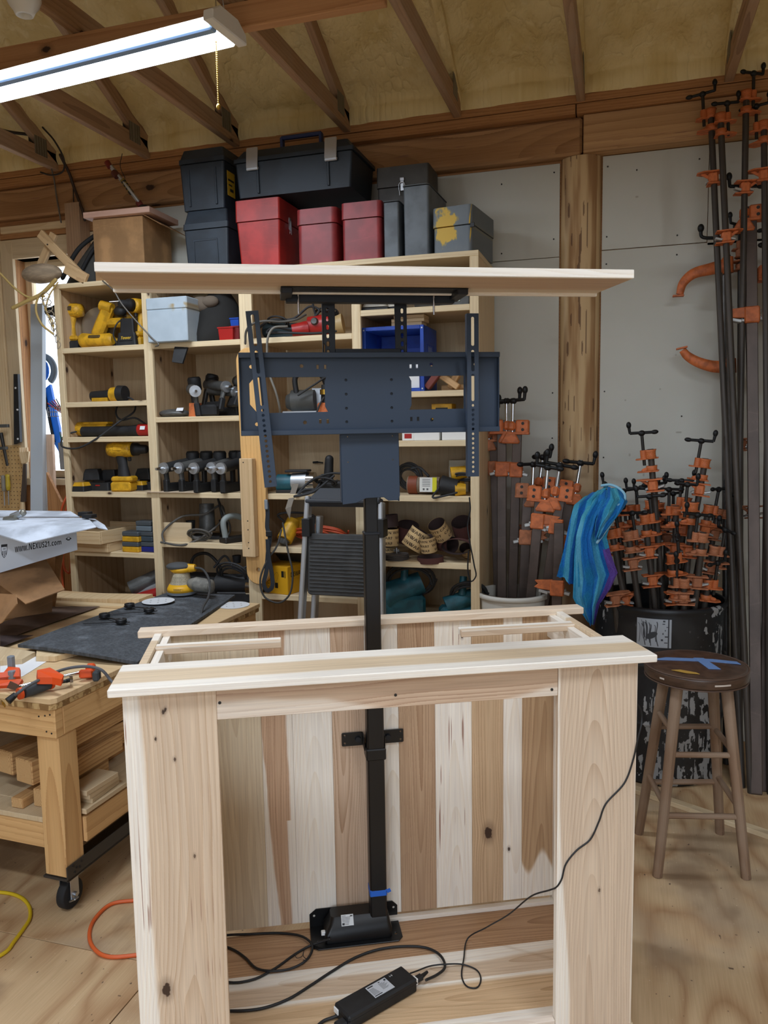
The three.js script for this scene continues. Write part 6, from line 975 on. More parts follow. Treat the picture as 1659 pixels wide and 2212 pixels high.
// brad nailer: head up, magazine down, nose to +x
function nailer(lab, pos, turn, tilt = 0, m = gry, capm = blk) {
  const n = thing('brad_nailer', lab, 'nailer', pos, turn, 'nailers on the shelves'); n.rotation.z = tilt;
  part('cylinder_head', [at(lathe([[0, 0], [0.034, 0], [0.036, 0.06], [0.03, 0.072], [0, 0.074]], 18), 0.02, 0.14, -0.1, 0, 0, 0)], capm, n);
  part('barrel', [rod([0, 0.13, 0.1], [0, 0.15, -0.1], 0.026, 0.03, 16)], m, n); part('end_ring', [rod([0, 0.1295, 0.105], [0, 0.13, 0.09], 0.03, 0.031, 18)], M.alu, n);
  part('air_fitting', [rod([0, 0.128, 0.15], [0, 0.129, 0.1], 0.007, 0.01, 10)], M.chrome, n);
  part('handle', [loft([[0.018, 0.13, 0.085], [0.015, 0.08, 0.078], [0.017, 0.03, 0.07]].map(([r, y, z]) => Array.from({ length: 10 }, (_, i) => { const a = -i / 10 * 6.283; return [Math.cos(a) * r * 0.8, y, z + Math.sin(a) * r]; })).reverse().map(s => s))], m, n);
  part('magazine', [bx(0.024, 0.05, 0.16, 0, 0.025, 0.01, { b: 0.004 }), bx(0.03, 0.07, 0.03, 0, 0.035, 0.08, { b: 0.006 })], blk, n); part('nose', [bx(0.02, 0.15, 0.03, 0, 0.075, -0.1, { b: 0.004 })], M.darkSteel, n);
  return n;
}
const sx = (k, t) => mix(col[k][0], col[k][1], t);
{ // column A
  const y1 = lev.A[0], z = -3.76;
  drill('yellow cordless drill standing at the left of the top left shelf', [-2.954, y1, -3.74], R(190), { s: 1.12 });
  const cs = thing('circular_saw', 'yellow cordless circular saw leaning on the top left shelf', 'saw', [-2.761, y1, -3.74], R(4));
  part('battery_grip', [loft([[-0.1, 0.03], [-0.085, 0.042], [0.0, 0.034], [0.08, 0.036], [0.1, 0.026]].map(([x, r]) => Array.from({ length: 12 }, (_, i) => { const a = i / 12 * 6.283; return [x, 0.045 + Math.cos(a) * r, 0.03 + Math.sin(a) * r * 0.9]; })))], yel, cs);
  part('motor_arm', [bx(0.07, 0.2, 0.06, 0.02, 0.15, -0.01, { rz: R(-28), b: 0.016 }), bx(0.1, 0.05, 0.06, 0.09, 0.14, -0.02, { b: 0.014 }), rod([0.02, 0.235, 0.0], [0.085, 0.215, 0.0], 0.03, 0.028, 14)], yel, cs);
  part('blade_guard', [at(cyl(0.105, 0.105, 0.014, 36), -0.04, 0.13, -0.06, Math.PI / 2, 0, 0)], M.steel, cs, 'steel blade guard'); part('grip_pad', [bx(0.08, 0.022, 0.062, 0.0, 0.06, 0.032, { b: 0.008 })], mat(0x57451f, 0.7), cs); part('knob', [ball(0.03, 0.12, 0.2, -0.02, 1.2, 1, 1)], blk, cs);
  drill('yellow tool lying tilted behind the black charger, top left shelf', [-2.699, y1, -3.86], R(210), { s: 0.95 }).rotation.z = R(0);
  const ch = thing('battery_charger', 'black battery charger with yellow lettering on the top left shelf', 'charger', [-2.54, y1, -3.7], R(6));
  part('charger_base', [crate(0.12, 0.1, 0.1, 0.085, 0.07, 0.012)], blk, ch); part('battery', [crate(0.085, 0.07, 0.075, 0.065, 0.075, 0.01, 0.07)], blk, ch); part('printed_name', at(label(0.075, 0.03, 0)[0], 0, 0.042, 0.0485, R(-8)), matW(text(128, 48, q => { q.fillStyle = '#d8b01e'; q.font = 'bold italic 34px sans-serif'; q.fillText('Tower', 12, 36); }, '#17181a'), 0.6), ch); part('power_cord', tube([[-0.06, 0.01, 0.03], [-0.075, 0.06, 0.04], [-0.05, 0.12, 0.04], [-0.03, 0.15, 0.0]], 0.004, 24, 6), cordM, ch);
  drill('yellow drill half hidden by the stile at the end of the top left shelf', [-2.492, y1, -3.74], R(250), { s: 1.1, bat: yel });
  const fl = thing('work_light', 'yellow and black cordless work light lying on the second left shelf', 'light', [-2.732, lev.A[1], -3.74], R(0));
  part('barrel', [rod([-0.1, 0.035, 0], [0.04, 0.036, 0], 0.027, 0.032, 16)], blk, fl); part('collar', [rod([0.03, 0.04, 0], [0.075, 0.04, 0], 0.04, 0.044, 16), bx(0.1, 0.02, 0.05, -0.03, 0.014, 0.01)], yel, fl); part('lamp_head', [rod([0.075, 0.045, 0], [0.115, 0.045, 0], 0.045, 0.042, 20)], blk, fl);
  const gr = thing('angle_grinder', 'yellow corded grinder lying on the third left shelf', 'grinder', [-2.784, lev.A[2], -3.74], 0);
  part('gear_head', [ball(0.05, -0.13, 0.045, 0, 1.2, 0.8, 0.8)], yel, gr); part('body', [rod([-0.12, 0.05, 0], [0.05, 0.05, 0], 0.034, 0.03, 16), bx(0.16, 0.012, 0.05, -0.02, 0.076, 0)], yel, gr); part('rear_grip', [rod([-0.1, 0.03, 0.03], [0.24, 0.032, 0.02], 0.028, 0.026, 14)], blk, gr); part('power_cord', [tube([[-0.13, 0.03, 0.05], [-0.17, 0.01, 0.1], [-0.16, -0.045, 0.14], [-0.06, -0.06, 0.145], [0.04, -0.02, 0.13], [0.16, 0.08, 0.06], [0.22, 0.14, 0.0], [0.2, 0.2, -0.02], [0.13, 0.21, -0.02], [0.1, 0.14, 0.0], [0.16, 0.09, 0.04], [0.22, 0.1, 0], [0.28, 0.06, -0.02]], 0.0052, 100, 7)], cordM, gr);
  const rs = thing('rotary_tool', 'red and black tool peeking from behind the stile, third left shelf', 'tool', [-2.504, lev.A[2], -3.72], 0); part('body', [rod([-0.1, 0.03, 0], [-0.02, 0.032, 0], 0.026, 0.032, 14)], blk, rs); part('housing', [rod([-0.02, 0.034, 0], [0.06, 0.034, 0], 0.033, 0.033, 16)], M.red, rs); part('sticker', at(label(0.03, 0.02, 0)[0], 0.02, 0.045, 0.034, R(-20)), M.paper, rs);
  const y4 = lev.A[3];
  const dd = drill('newest yellow and black drill standing on the fourth left shelf', [-2.616, y4, -3.69], R(8), { s: 1.18, bat: yel, grip: blk, vent: yel });
  const bat = (lab, x, zz, m, y = y4, w = 0.085, turn = 0, h = 0.05) => { const b = thing('battery_pack', lab, 'battery', [x, y, zz], turn); part('pack', [crate(w, 0.08, w * 0.9, 0.072, h * 0.6, 0.008)], blk, b); part('top_shell', [crate(w * 0.9, 0.07, w * 0.72, 0.06, h * 0.4, 0.008, h * 0.6)], m, b); return b; };
  bat('small yellow-topped battery at the left end of the fourth left shelf', -2.881, -3.67, yel); bat('yellow-topped battery just behind the drill, fourth left shelf', -2.573, -3.77, yel);
  const bc = (lab, x, zz, y, w = 0.13, turn = 0) => { const b = thing('battery_charger', lab, 'charger', [x, y, zz], turn); part('charger_base', [crate(w, 0.1, w * 0.95, 0.095, 0.045, 0.012)], blk, b); part('charger_slot', [bx(w * 0.5, 0.012, 0.06, 0, 0.05, 0, { b: 0.003 })], M.blackGloss, b); part('status_strip', bx(0.03, 0.006, 0.002, 0.01, 0.03, 0.0505), M.red, b); return b; };
  bc('wide black charger lying flat on the fourth left shelf', -2.81, -3.75, y4, 0.16); bat('black battery seated on the wide charger, left one', -2.884, -3.78, blk, y4 + 0.058, 0.1, R(15), 0.06); bat('black battery standing left of the drill handle', -2.813, -3.84, blk, y4 + 0.0, 0.1, R(10), 0.11); bc('black charger at the right end of the fourth left shelf', -2.568, -3.83, y4, 0.12); bat('black battery on the charger at the right end', -2.574, -3.83, blk, y4 + 0.058, 0.1, 0, 0.06);
  // trays and cases
  const y5 = lev.A[4], tray = (lab, x, y, zz, w, d, h, turn, cells) => { const t = thing('wooden_tray', lab, 'tray', [x, y, zz], turn); part('tray_base', bx(w - 0.01, 0.008, d - 0.01, 0, 0.005, 0), M.plyLight, t); for (const s of [-1, 1]) { part('tray_side', bx(w, h, 0.014, 0, h / 2, s * (d / 2 - 0.007), { g: 'x' }), M.pine, t); part('tray_side', bx(0.014, h, d - 0.029, s * (w / 2 - 0.007), h / 2, 0, { g: 'z' }), M.pine, t); } for (let i = 1; i < cells; i++) part('divider', bx(w - 0.03, h * 0.7, 0.007, 0, h * 0.36, -d / 2 + d * i / cells, { g: 'x' }), M.plyLight, t); part('divider', bx(0.007, h * 0.7, d - 0.03, 0.04, h * 0.36 + 0.002, 0), M.plyLight, t); return t; };
  tray('lower wooden drawer tray on the fifth left shelf', -2.821, y5 + 0.001, -3.8, 0.3, 0.4, 0.05, R(-2), 3); tray('upper wooden drawer tray with dividers on the fifth left shelf', -2.818, y5 + 0.053, -3.76, 0.32, 0.42, 0.07, R(-6), 4);
  const kase = (lab, x, y, zz, m, w = 0.11) => { const b = thing('bit_case', lab, 'case', [x, y, zz], R(-4)); part('case_base', bx(w, 0.03, 0.08, 0, 0.015, 0, { b: 0.005 }), m, b); part('case_lid', bx(w, 0.026, 0.08, 0, 0.0435, 0, { b: 0.005 }), mat(0x4c5358, 0.3), b, 'smoky clear lid'); return b; };
  kase('lower yellow bit case with smoky lid', -2.56, y5, -3.67, yel); kase('upper yellow bit case with smoky lid', -2.557, y5 + 0.057, -3.67, yel); kase('blue bit case beside the yellow ones', -2.465, y5, -3.69, mat(0x1c2778, 0.4), 0.09); kase('grey bit case on the blue case', -2.474, y5 + 0.057, -3.69, mat(0x3b4852, 0.4), 0.09); kase('grey-lidded bit case topmost behind the yellow ones', -2.485, y5 + 0.114, -3.69, mat(0x68757e, 0.4), 0.1);
  const rt = thing('reciprocating_saw', 'grey and red saw lying on the bottom left shelf', 'saw', [-2.52, lev.A[5], -3.7], R(20)); part('body', [rod([-0.08, 0.12, 0.02], [0.1, 0.2, -0.02], 0.045, 0.04, 14)], gry, rt); part('motor', [rod([-0.1, 0.05, 0.05], [0.1, 0.1, 0.05], 0.035, 0.04, 14)], M.red, rt); part('cover', [bx(0.18, 0.05, 0.05, 0.0, 0.1, 0.02, { rz: R(22), b: 0.01 })], M.alu, rt); part('power_cord', [tube([[0.08, 0.05, 0.07], [0.1, 0.14, 0.08], [0.11, 0.25, 0.06], [0.12, 0.3, 0.0]], 0.006, 24, 7)], cordM, rt); part('stand', [bx(0.2, 0.02, 0.12, 0, 0.01, 0.02)], blk, rt);
}
{ // column B
  const b = thing('metal_case', 'pale grey-blue metal box with rust stain on the top shelf', 'box', [(-2.35 + -2.116) / 2, lev.B[0], -3.695]);
  const m = matW(tex(256, 256, (u, v) => { const n = fbm(u * 4, v * 4, 3, 5); let c = mix3([182, 196, 206], [164, 178, 188], n); c = mix3(c, [158, 122, 66], 0.75 * sst(0.5, 0.72, fbm(u * 5 + 2, v * 5, 4, 9)) * sst(0.6, 0.85, v) * sst(0.5, 0.7, u)); return clampc(c); }, { size: [0.26, 0.27] }), 0.5);
  const bw = -2.116 + 2.35, bhh = 2.267 - lev.B[0];
  const fit = (g, w, h) => { const u = g.attributes.uv, p = g.attributes.position; for (let i = 0; i < u.count; i++) u.setXY(i, (p.getX(i) + w / 2) / w * 0.26, (p.getY(i)) / h * 0.27); return g; };
  part('box_body', [fit(bx(bw, bhh * 0.73, 0.24, 0, bhh * 0.365, 0, { b: 0.004 }), bw, bhh)], m, b); part('box_lid', [fit(bx(bw + 0.004, bhh * 0.27, 0.244, 0, bhh * 0.866, 0, { b: 0.005 }), bw, bhh)], m, b);
  const bag = thing('canvas_tool_bag', 'black canvas bag slumped on the top shelf, flap hanging down', 'bag', [-2.077, lev.B[0], -3.8]);
  const S = []; for (let i = 0; i <= 12; i++) { const t = i / 12, w = mix(0.155, 0.06, Math.pow(t, 2.2)), d = mix(0.14, 0.05, t * t); S.push(Array.from({ length: 26 }, (_, k) => { const a = -k / 26 * 6.283, n = 1 + 0.22 * (fbm(Math.cos(a) * 2.4 + 4, t * 5 + Math.sin(a) * 2.4, 3, 16) - 0.5); return [Math.cos(a) * w * n + 0.03 * t, t * 0.26, Math.sin(a) * d * n]; })); }
  part('bag_body', loft(S), mat(0x1f1e1c, 0.9), bag); part('bag_lining', [ball(0.06, -0.04, 0.2, 0.08, 1.1, 0.7, 0.6), ball(0.05, 0.02, 0.21, 0.09, 1, 0.6, 0.6)], mat(0x6b5f52, 0.95), bag); part('bag_flap', [slab([[-0.13, 0.2, 0.11], [-0.15, 0.02, 0.16], [-0.15, -0.1, 0.205], [-0.09, -0.11, 0.205], [-0.06, 0.02, 0.165], [-0.06, 0.2, 0.12]], 0.01)], blk, bag);
  const sc = (lab, x, y, zz, mm, w, h) => { const t = thing('small_bin', lab, 'bin', [x, y, zz]); part('bin_body', crate(w * 0.9, 0.07, w, 0.08, h, 0.004), mm, t); part('bin_rim', bx(w * 1.06, 0.008, 0.086, 0, h - 0.003, 0, { b: 0.002 }), mm, t); };
  sc('small red plastic bin in front of the black bag', -1.933, lev.B[0], -3.67, M.red, 0.085, 0.065); sc('small dark red bin beside the bright red one', -1.891, lev.B[0], -3.69, mat(0x6f1a1a, 0.5), 0.05, 0.07); sc('small blue plastic bin on the red bins', -1.897, lev.B[0] + 0.072, -3.7, M.blue, 0.05, 0.04);
  // pile of nailers on shelf 2
  const y2 = lev.B[1];
  nailer('orange-based nailer lying at the front of the tool pile', [-2.154, y2, -3.7], R(35), R(6)); nailer('big-headed nailer on the tool pile', [-2.119, y2 + 0.03, -3.8], R(60), R(-14)); nailer('silver nailer at the back of the tool pile', [-1.979, y2 + 0.05, -3.76], R(40), R(-22)); nailer('nailer leaning on the stile behind the tool pile', [-2.06, y2, -3.86], R(70), R(10));
  const or = thing('orange_impact', 'orange and black gun body under the nailer pile', 'tool', [-2.139, y2, -3.66]); part('body', [crate(0.06, 0.05, 0.055, 0.045, 0.07, 0.008)], orange, or); part('tail', [bx(0.1, 0.06, 0.045, 0.08, 0.03, 0, { b: 0.01 })], blk, or);
  const bags = thing('nail_bag', 'flat grey bag of nails at the left of the tool pile', 'bag', [-2.305, y2, -3.72]); part('bag_pouch', ball(1, 0, 0.02, 0, 0.09, 0.024, 0.06, 18), gry, bags); part('bag_label', at(label(0.04, 0.02, 0)[0], 0.06, 0.04, 0.04, -0.6), M.paper, bags);
  // five nailers in a row on shelf 3
  const y3 = lev.B[2];
  [[385, -3.7, 'first'], [416, -3.72, 'second'], [446, -3.69, 'third'], [482, -3.74, 'fourth'], [500, -3.68, 'fifth']].forEach(([p, z, n], i) => nailer(`${n} from the left of the five nailers standing in a row`, [[-2.29, -2.214, -2.112, -2.041, -1.959][i], y3, z], R(-14 + i * 3), 0, i % 2 ? gry : mat(0x3a3b3c, 0.45, { metalness: 0.4 })));
  solo('cardboard_sheet', [bx(0.3, 0.004, 0.2, 0, 0.002, 0)], mat(0xc9b49a, 0.9), 'thin cardboard sheet sticking out under the row of nailers', 'sheet', null, [-2.179, y3 + 0.0005, -3.7]).position.x -= 0.1;
  // shelf 4: cord tangle, planer, iron
  const y4 = lev.B[3];
  const wb = thing('wood_offcut', 'thin plywood offcut standing at the left of the cord tangle', 'offcut', [-2.288, y4, -3.67], R(4)); part('offcut_panel', bx(0.17, 0.1, 0.012, 0, 0.05, 0), M.plyLight, wb);
  const rt = thing('router', 'dark router tangled in its grey cord', 'router', [-2.18, y4, -3.8], R(20)); part('motor', [rod([0, 0.04, 0], [0, 0.19, -0.01], 0.045, 0.04, 18)], gry, rt); part('base', [bx(0.16, 0.02, 0.14, 0, 0.01, 0, { b: 0.004 }), rod([-0.09, 0.03, 0], [-0.09, 0.1, 0], 0.022, 0.026), rod([0.09, 0.03, 0], [0.09, 0.1, 0], 0.022, 0.026)], blk, rt); part('power_cord', [coil(-0.02, 0.03, 0.14, 0.06, 3, 0.5, 0.006, 0.5), tube([[-0.2, 0.0, 0.16], [-0.22, 0.05, 0.1], [-0.12, 0.13, 0.08], [0.0, 0.14, 0.06], [0.08, 0.18, 0.0], [0.1, 0.12, 0.06], [0.02, 0.04, 0.13], [-0.1, -0.012, 0.16], [-0.22, 0.004, 0.15]], 0.006, 80, 7), tube([[0.06, 0.2, -0.05], [0.1, 0.15, 0.05], [0.14, 0.06, 0.1], [0.12, 0.01, 0.14]], 0.006, 40, 7)], mat(0x55524d, 0.7), rt); part('antenna', [rod([0.06, 0.24, 0], [0.1, 0.08, 0.04], 0.005, 0.008)], blk, rt);
  const ir = thing('electric_planer', 'grey-handled planer beside the stile on the fourth shelf', 'planer', [-1.949, y4, -3.72], R(60)); part('sole', bx(0.2, 0.03, 0.07, 0, 0.015, 0, { b: 0.005 }), M.darkSteel, ir); part('handle', [tube([[-0.08, 0.03, 0], [-0.085, 0.12, 0], [-0.03, 0.14, 0], [0.06, 0.1, 0], [0.09, 0.03, 0]], 0.016, 40, 10)], mat(0x8a9290, 0.5), ir);
  const bm2 = thing('belt_sander', 'black tools heaped with cords behind the sander', 'tool', [-1.96, lev.B[4], -3.7], R(10)); part('body', [rod([-0.1, 0.1, 0], [0.1, 0.12, 0.02], 0.06, 0.05, 16), bx(0.2, 0.08, 0.12, 0, 0.04, 0, { b: 0.01 })], blk, bm2); part('chrome_case', [rod([0.08, 0.1, 0.03], [0.12, 0.1, 0.04], 0.05, 0.045, 18)], M.chrome, bm2); part('power_cord', [coil(0, 0.16, 0.05, 0.09, 3, 0.5, 0.006, 0.7), tube([[-0.12, 0.2, 0], [-0.06, 0.26, 0], [0.02, 0.2, 0.06], [0.1, 0.22, 0.04]], 0.006, 40, 7)], cordM, bm2); part('knob', [rod([0.0, 0.22, -0.02], [0, 0.26, -0.02], 0.02, 0.024)], blk, bm2);
  const tk = thing('tool_tote', 'dark curved-handle tool tote behind the sander', 'tote', [-2.174, lev.B[4], -3.76]); part('tote_body', crate(0.24, 0.14, 0.22, 0.12, 0.14, 0.02), blk, tk); part('tote_handle', tube([[-0.1, 0.13, 0.02], [-0.06, 0.24, 0.02], [0.02, 0.26, 0.02], [0.09, 0.2, 0.02], [0.11, 0.13, 0.02]], 0.009, 30, 8), blk, tk);
}
{ // column C
  const y1 = lev.C[0], rt = thing('red_tool', 'red corded tool among dark cords on the top middle shelf', 'tool', [-1.473, y1, -3.78], R(10));
  part('body', [rod([-0.06, 0.06, 0], [0.05, 0.07, 0], 0.05, 0.055, 18), rod([-0.14, 0.04, 0.04], [-0.06, 0.05, 0.02], 0.03, 0.04, 14)], M.red, rt); part('nose', [rod([0.05, 0.06, 0.02], [0.12, 0.07, 0.02], 0.035, 0.05, 16)], mat(0xb59a6a, 0.5), rt); part('hub', [rod([-0.02, 0.08, 0.052], [-0.02, 0.08, 0.07], 0.02, 0.014)], gry, rt); part('power_cord', [tube([[-0.14, 0.04, 0.05], [-0.22, 0.05, 0.1], [-0.26, 0.03, 0.08], [-0.18, 0.02, 0.14], [0.0, 0.01, 0.15], [0.1, 0.02, 0.12]], 0.006, 50, 7), tube([[-0.02, 0.1, 0], [-0.03, 0.19, 0.02], [0.02, 0.21, 0.02], [0.04, 0.16, 0.0], [0.02, 0.1, -0.02]], 0.006, 40, 7), coil(0.03, 0.12, -0.02, 0.06, 2, 0.4)], cordM, rt);
  const jt = thing('jigsaw', 'dark teal jigsaw under a heap of cords, top middle shelf', 'jigsaw', [-1.673, y1, -3.8], R(-8)); part('body', [rod([-0.12, 0.06, 0], [0.08, 0.05, 0], 0.04, 0.036, 14), bx(0.18, 0.03, 0.1, 0, 0.015, 0, { b: 0.006 })], mat(0x16282c, 0.6), jt); part('power_cord', [tube([[-0.14, 0.06, 0.06], [-0.04, 0.1, 0.08], [0.08, 0.1, 0.06], [0.16, 0.16, 0.02], [0.2, 0.14, 0], [0.16, 0.08, 0.04]], 0.006, 40, 7), coil(-0.02, 0.08, 0.04, 0.07, 2, 0.6)], cordM, jt);
  const r2 = thing('plunge_router', 'dark plunge router with black loop handle seen through the plate window', 'router', [-1.574, lev.C[1], -3.8], R(10)); part('motor', [rod([-0.07, 0.07, 0], [0.05, 0.075, 0], 0.06, 0.055, 18), rod([-0.1, 0.07, 0], [-0.07, 0.07, 0], 0.035, 0.05, 16)], matW(grime([64, 66, 66], [110, 108, 100], { s: 95 }), 0.6), r2); part('loop_handle', [tube([[-0.04, 0.1, 0.03], [-0.04, 0.2, 0.03], [0.08, 0.21, 0.03], [0.12, 0.14, 0.03], [0.12, 0.08, 0.03]], 0.014, 40, 10)], blk, r2); part('base_plate', [bx(0.22, 0.02, 0.14, 0, 0.01, 0, { b: 0.004 }), bx(0.07, 0.12, 0.02, 0.06, 0.08, -0.05)], M.alu, r2); part('power_cord', [tube([[-0.02, 0.1, 0.08], [0.06, 0.15, 0.07], [0.13, 0.19, 0.04], [0.15, 0.15, 0.06], [0.1, 0.06, 0.1], [0.08, 0.01, 0.11]], 0.005, 40, 7)], cordM, r2);
  const oi = thing('impact_driver', 'black and brass driver with orange base behind the plate', 'driver', [-1.443, lev.C[1], -3.76]); part('body', [rod([0, 0.06, 0], [0, 0.15, 0], 0.03, 0.025, 14)], blk, oi); part('brass_ring', [rod([0, 0.1, 0.02], [0, 0.125, 0.02], 0.026, 0.026, 14)], M.brass, oi); part('base', [bx(0.08, 0.06, 0.07, 0, 0.03, 0, { b: 0.008 })], orange, oi);
  const y3 = lev.C[2], pl = thing('palm_planer', 'teal and chrome planer on the middle shelf beside the ladder cap', 'planer', [-1.604, y3, -3.72], R(6));
  part('body', [rod([-0.1, 0.05, 0], [-0.02, 0.05, 0], 0.045, 0.045, 16)], tealM, pl); part('motor', [rod([-0.02, 0.055, 0], [0.06, 0.055, 0], 0.045, 0.05, 18)], M.alu, pl); part('end_ring', [rod([0.06, 0.055, 0], [0.1, 0.055, 0], 0.05, 0.05, 22)], M.chrome, pl); part('base', bx(0.2, 0.015, 0.08, 0, 0.008, 0), M.darkSteel, pl); part('top_plate', bx(0.12, 0.012, 0.08, 0.01, 0.112, 0, { b: 0.003 }), blk, pl); part('dust_bag', [slab([[0.0, 0.05, 0.055], [0.03, 0.05, 0.06], [0.01, -0.06, 0.13], [0.0, -0.12, 0.13], [-0.02, -0.07, 0.13]].reverse(), 0.006)], mat(0x7d756a, 0.9), pl); part('power_cord', [tube([[0.1, 0.06, 0], [0.14, 0.09, 0.0], [0.12, 0.02, 0.08], [0.02, -0.01, 0.115], [0.12, 0.012, 0.12], [0.22, 0.09, 0.08]], 0.006, 50, 7)], cordM, pl);
  const hs = thing('heat_gun', 'dark tool with upright grip in a nest of cords behind the ladder', 'tool', [-1.428, y3, -3.74]); part('grip', [rod([-0.01, 0.04, 0], [0.0, 0.17, 0], 0.026, 0.022, 14), ball(0.022, 0, 0.17, 0)], blk, hs); part('body', [bx(0.16, 0.06, 0.1, 0.04, 0.03, 0, { b: 0.012 }), bx(0.03, 0.13, 0.06, 0.08, 0.08, 0, { b: 0.008 })], blk, hs); part('power_cord', [coil(0, 0.05, 0.06, 0.06, 3, 0.5), tube([[-0.02, 0.02, 0.08], [-0.1, 0.02, 0.1], [-0.14, -0.01, 0.11], [-0.08, 0.06, 0.08], [0.02, 0.1, 0.06], [0.1, 0.1, 0.05]], 0.006, 50, 7)], cordM, hs);
  solo('cable_jack', [rod([-0.03, 0, 0], [0.0, 0.002, 0], 0.006), rod([0, 0.002, 0], [0.03, -0.002, 0], 0.004)], blk, 'small black cable plug fixed to the shelf back', 'plug', null, [-1.618,1.4,-4.06]);
  const y4 = lev.C[3], dy = thing('drywall_gun', 'yellow corded drill lying on its side above the yellow carton', 'drill', [-1.647, y4, -3.72], R(20)); part('body', [rod([-0.03, 0.03, 0.04], [0.02, 0.12, -0.02], 0.042, 0.04, 16), rod([0.02, 0.1, -0.02], [0.1, 0.12, -0.04], 0.035, 0.03, 14)], yel, dy); part('chuck', [rod([0.1, 0.12, -0.04], [0.13, 0.12, -0.04], 0.024, 0.018)], blk, dy); part('nose_cap', [rod([-0.04, 0.01, 0.05], [-0.03, 0.03, 0.04], 0.02, 0.03)], gry, dy); part('power_cord', [tube([[-0.03, 0.12, 0], [-0.06, 0.16, 0.02], [0.02, 0.17, 0.02], [0.12, 0.15, 0.0], [0.16, 0.1, 0.04]], 0.006, 40, 7)], cordM, dy);
  solo('extension_cord', [coil(-1.468, y4 + 0.05, -3.76, 0.13, 5, 0.35, 0.0055, 0.25), coil(-1.52, y4 + 0.04, -3.72, 0.11, 4, 0.5, 0.0055, 0.28)], mat(0xb84a26, 0.6), 'orange extension cord coiled on the middle shelf behind the ladder', 'cord');
  const bxY = thing('tool_carton', 'yellow printed tool carton standing on the low middle shelf', 'carton', [-1.689, lev.C[4], -3.72], R(-14));
  const bt = text(256, 200, q => { q.fillStyle = '#17150f'; q.fillRect(0, 0, 36, 200); q.save(); q.translate(28, 190); q.rotate(-Math.PI / 2); q.fillStyle = '#e3a914'; q.font = 'bold 30px sans-serif'; q.fillText('DEWALT', 10, 0); q.restore(); q.fillStyle = '#17150f'; q.fillRect(196, 30, 26, 46); q.fillRect(228, 30, 8, 50); q.beginPath(); q.ellipse(140, 80, 20, 40, 0.5, 0, 7); q.stroke(); q.fillRect(130, 120, 30, 40); for (let i = 0; i < 14; i++) q.fillRect(44, 30 + i * 11, 14 + (i * 17) % 34, 3); }, '#e0a716');
  const ch = 0.886 - lev.C[4];
  part('carton_body', bx(0.17, ch, 0.16, 0, ch / 2, 0, { b: 0.002 }), mat(0xd9a013, 0.7), bxY); part('printed_front', at(clean(new THREE.BoxGeometry(0.168, ch - 0.004, 0.001)), 0, ch / 2, 0.081), matW(bt, 0.6), bxY); part('side_print', at(clean(new THREE.BoxGeometry(0.12, 0.05, 0.001)), 0.0855, ch * 0.7, 0, 0, Math.PI / 2), matW(text(128, 48, q => { q.fillStyle = '#17150f'; q.font = 'bold 32px sans-serif'; q.fillText('DEWALT', 2, 36); }, '#d9a013'), 0.6), bxY); part('open_flap', [slab([[-0.085, ch, -0.075], [0.085, ch, -0.075], [0.1, ch + 0.05, -0.02], [-0.07, ch + 0.04, -0.02]], 0.003)], mat(0x2a251c, 0.9), bxY);
}
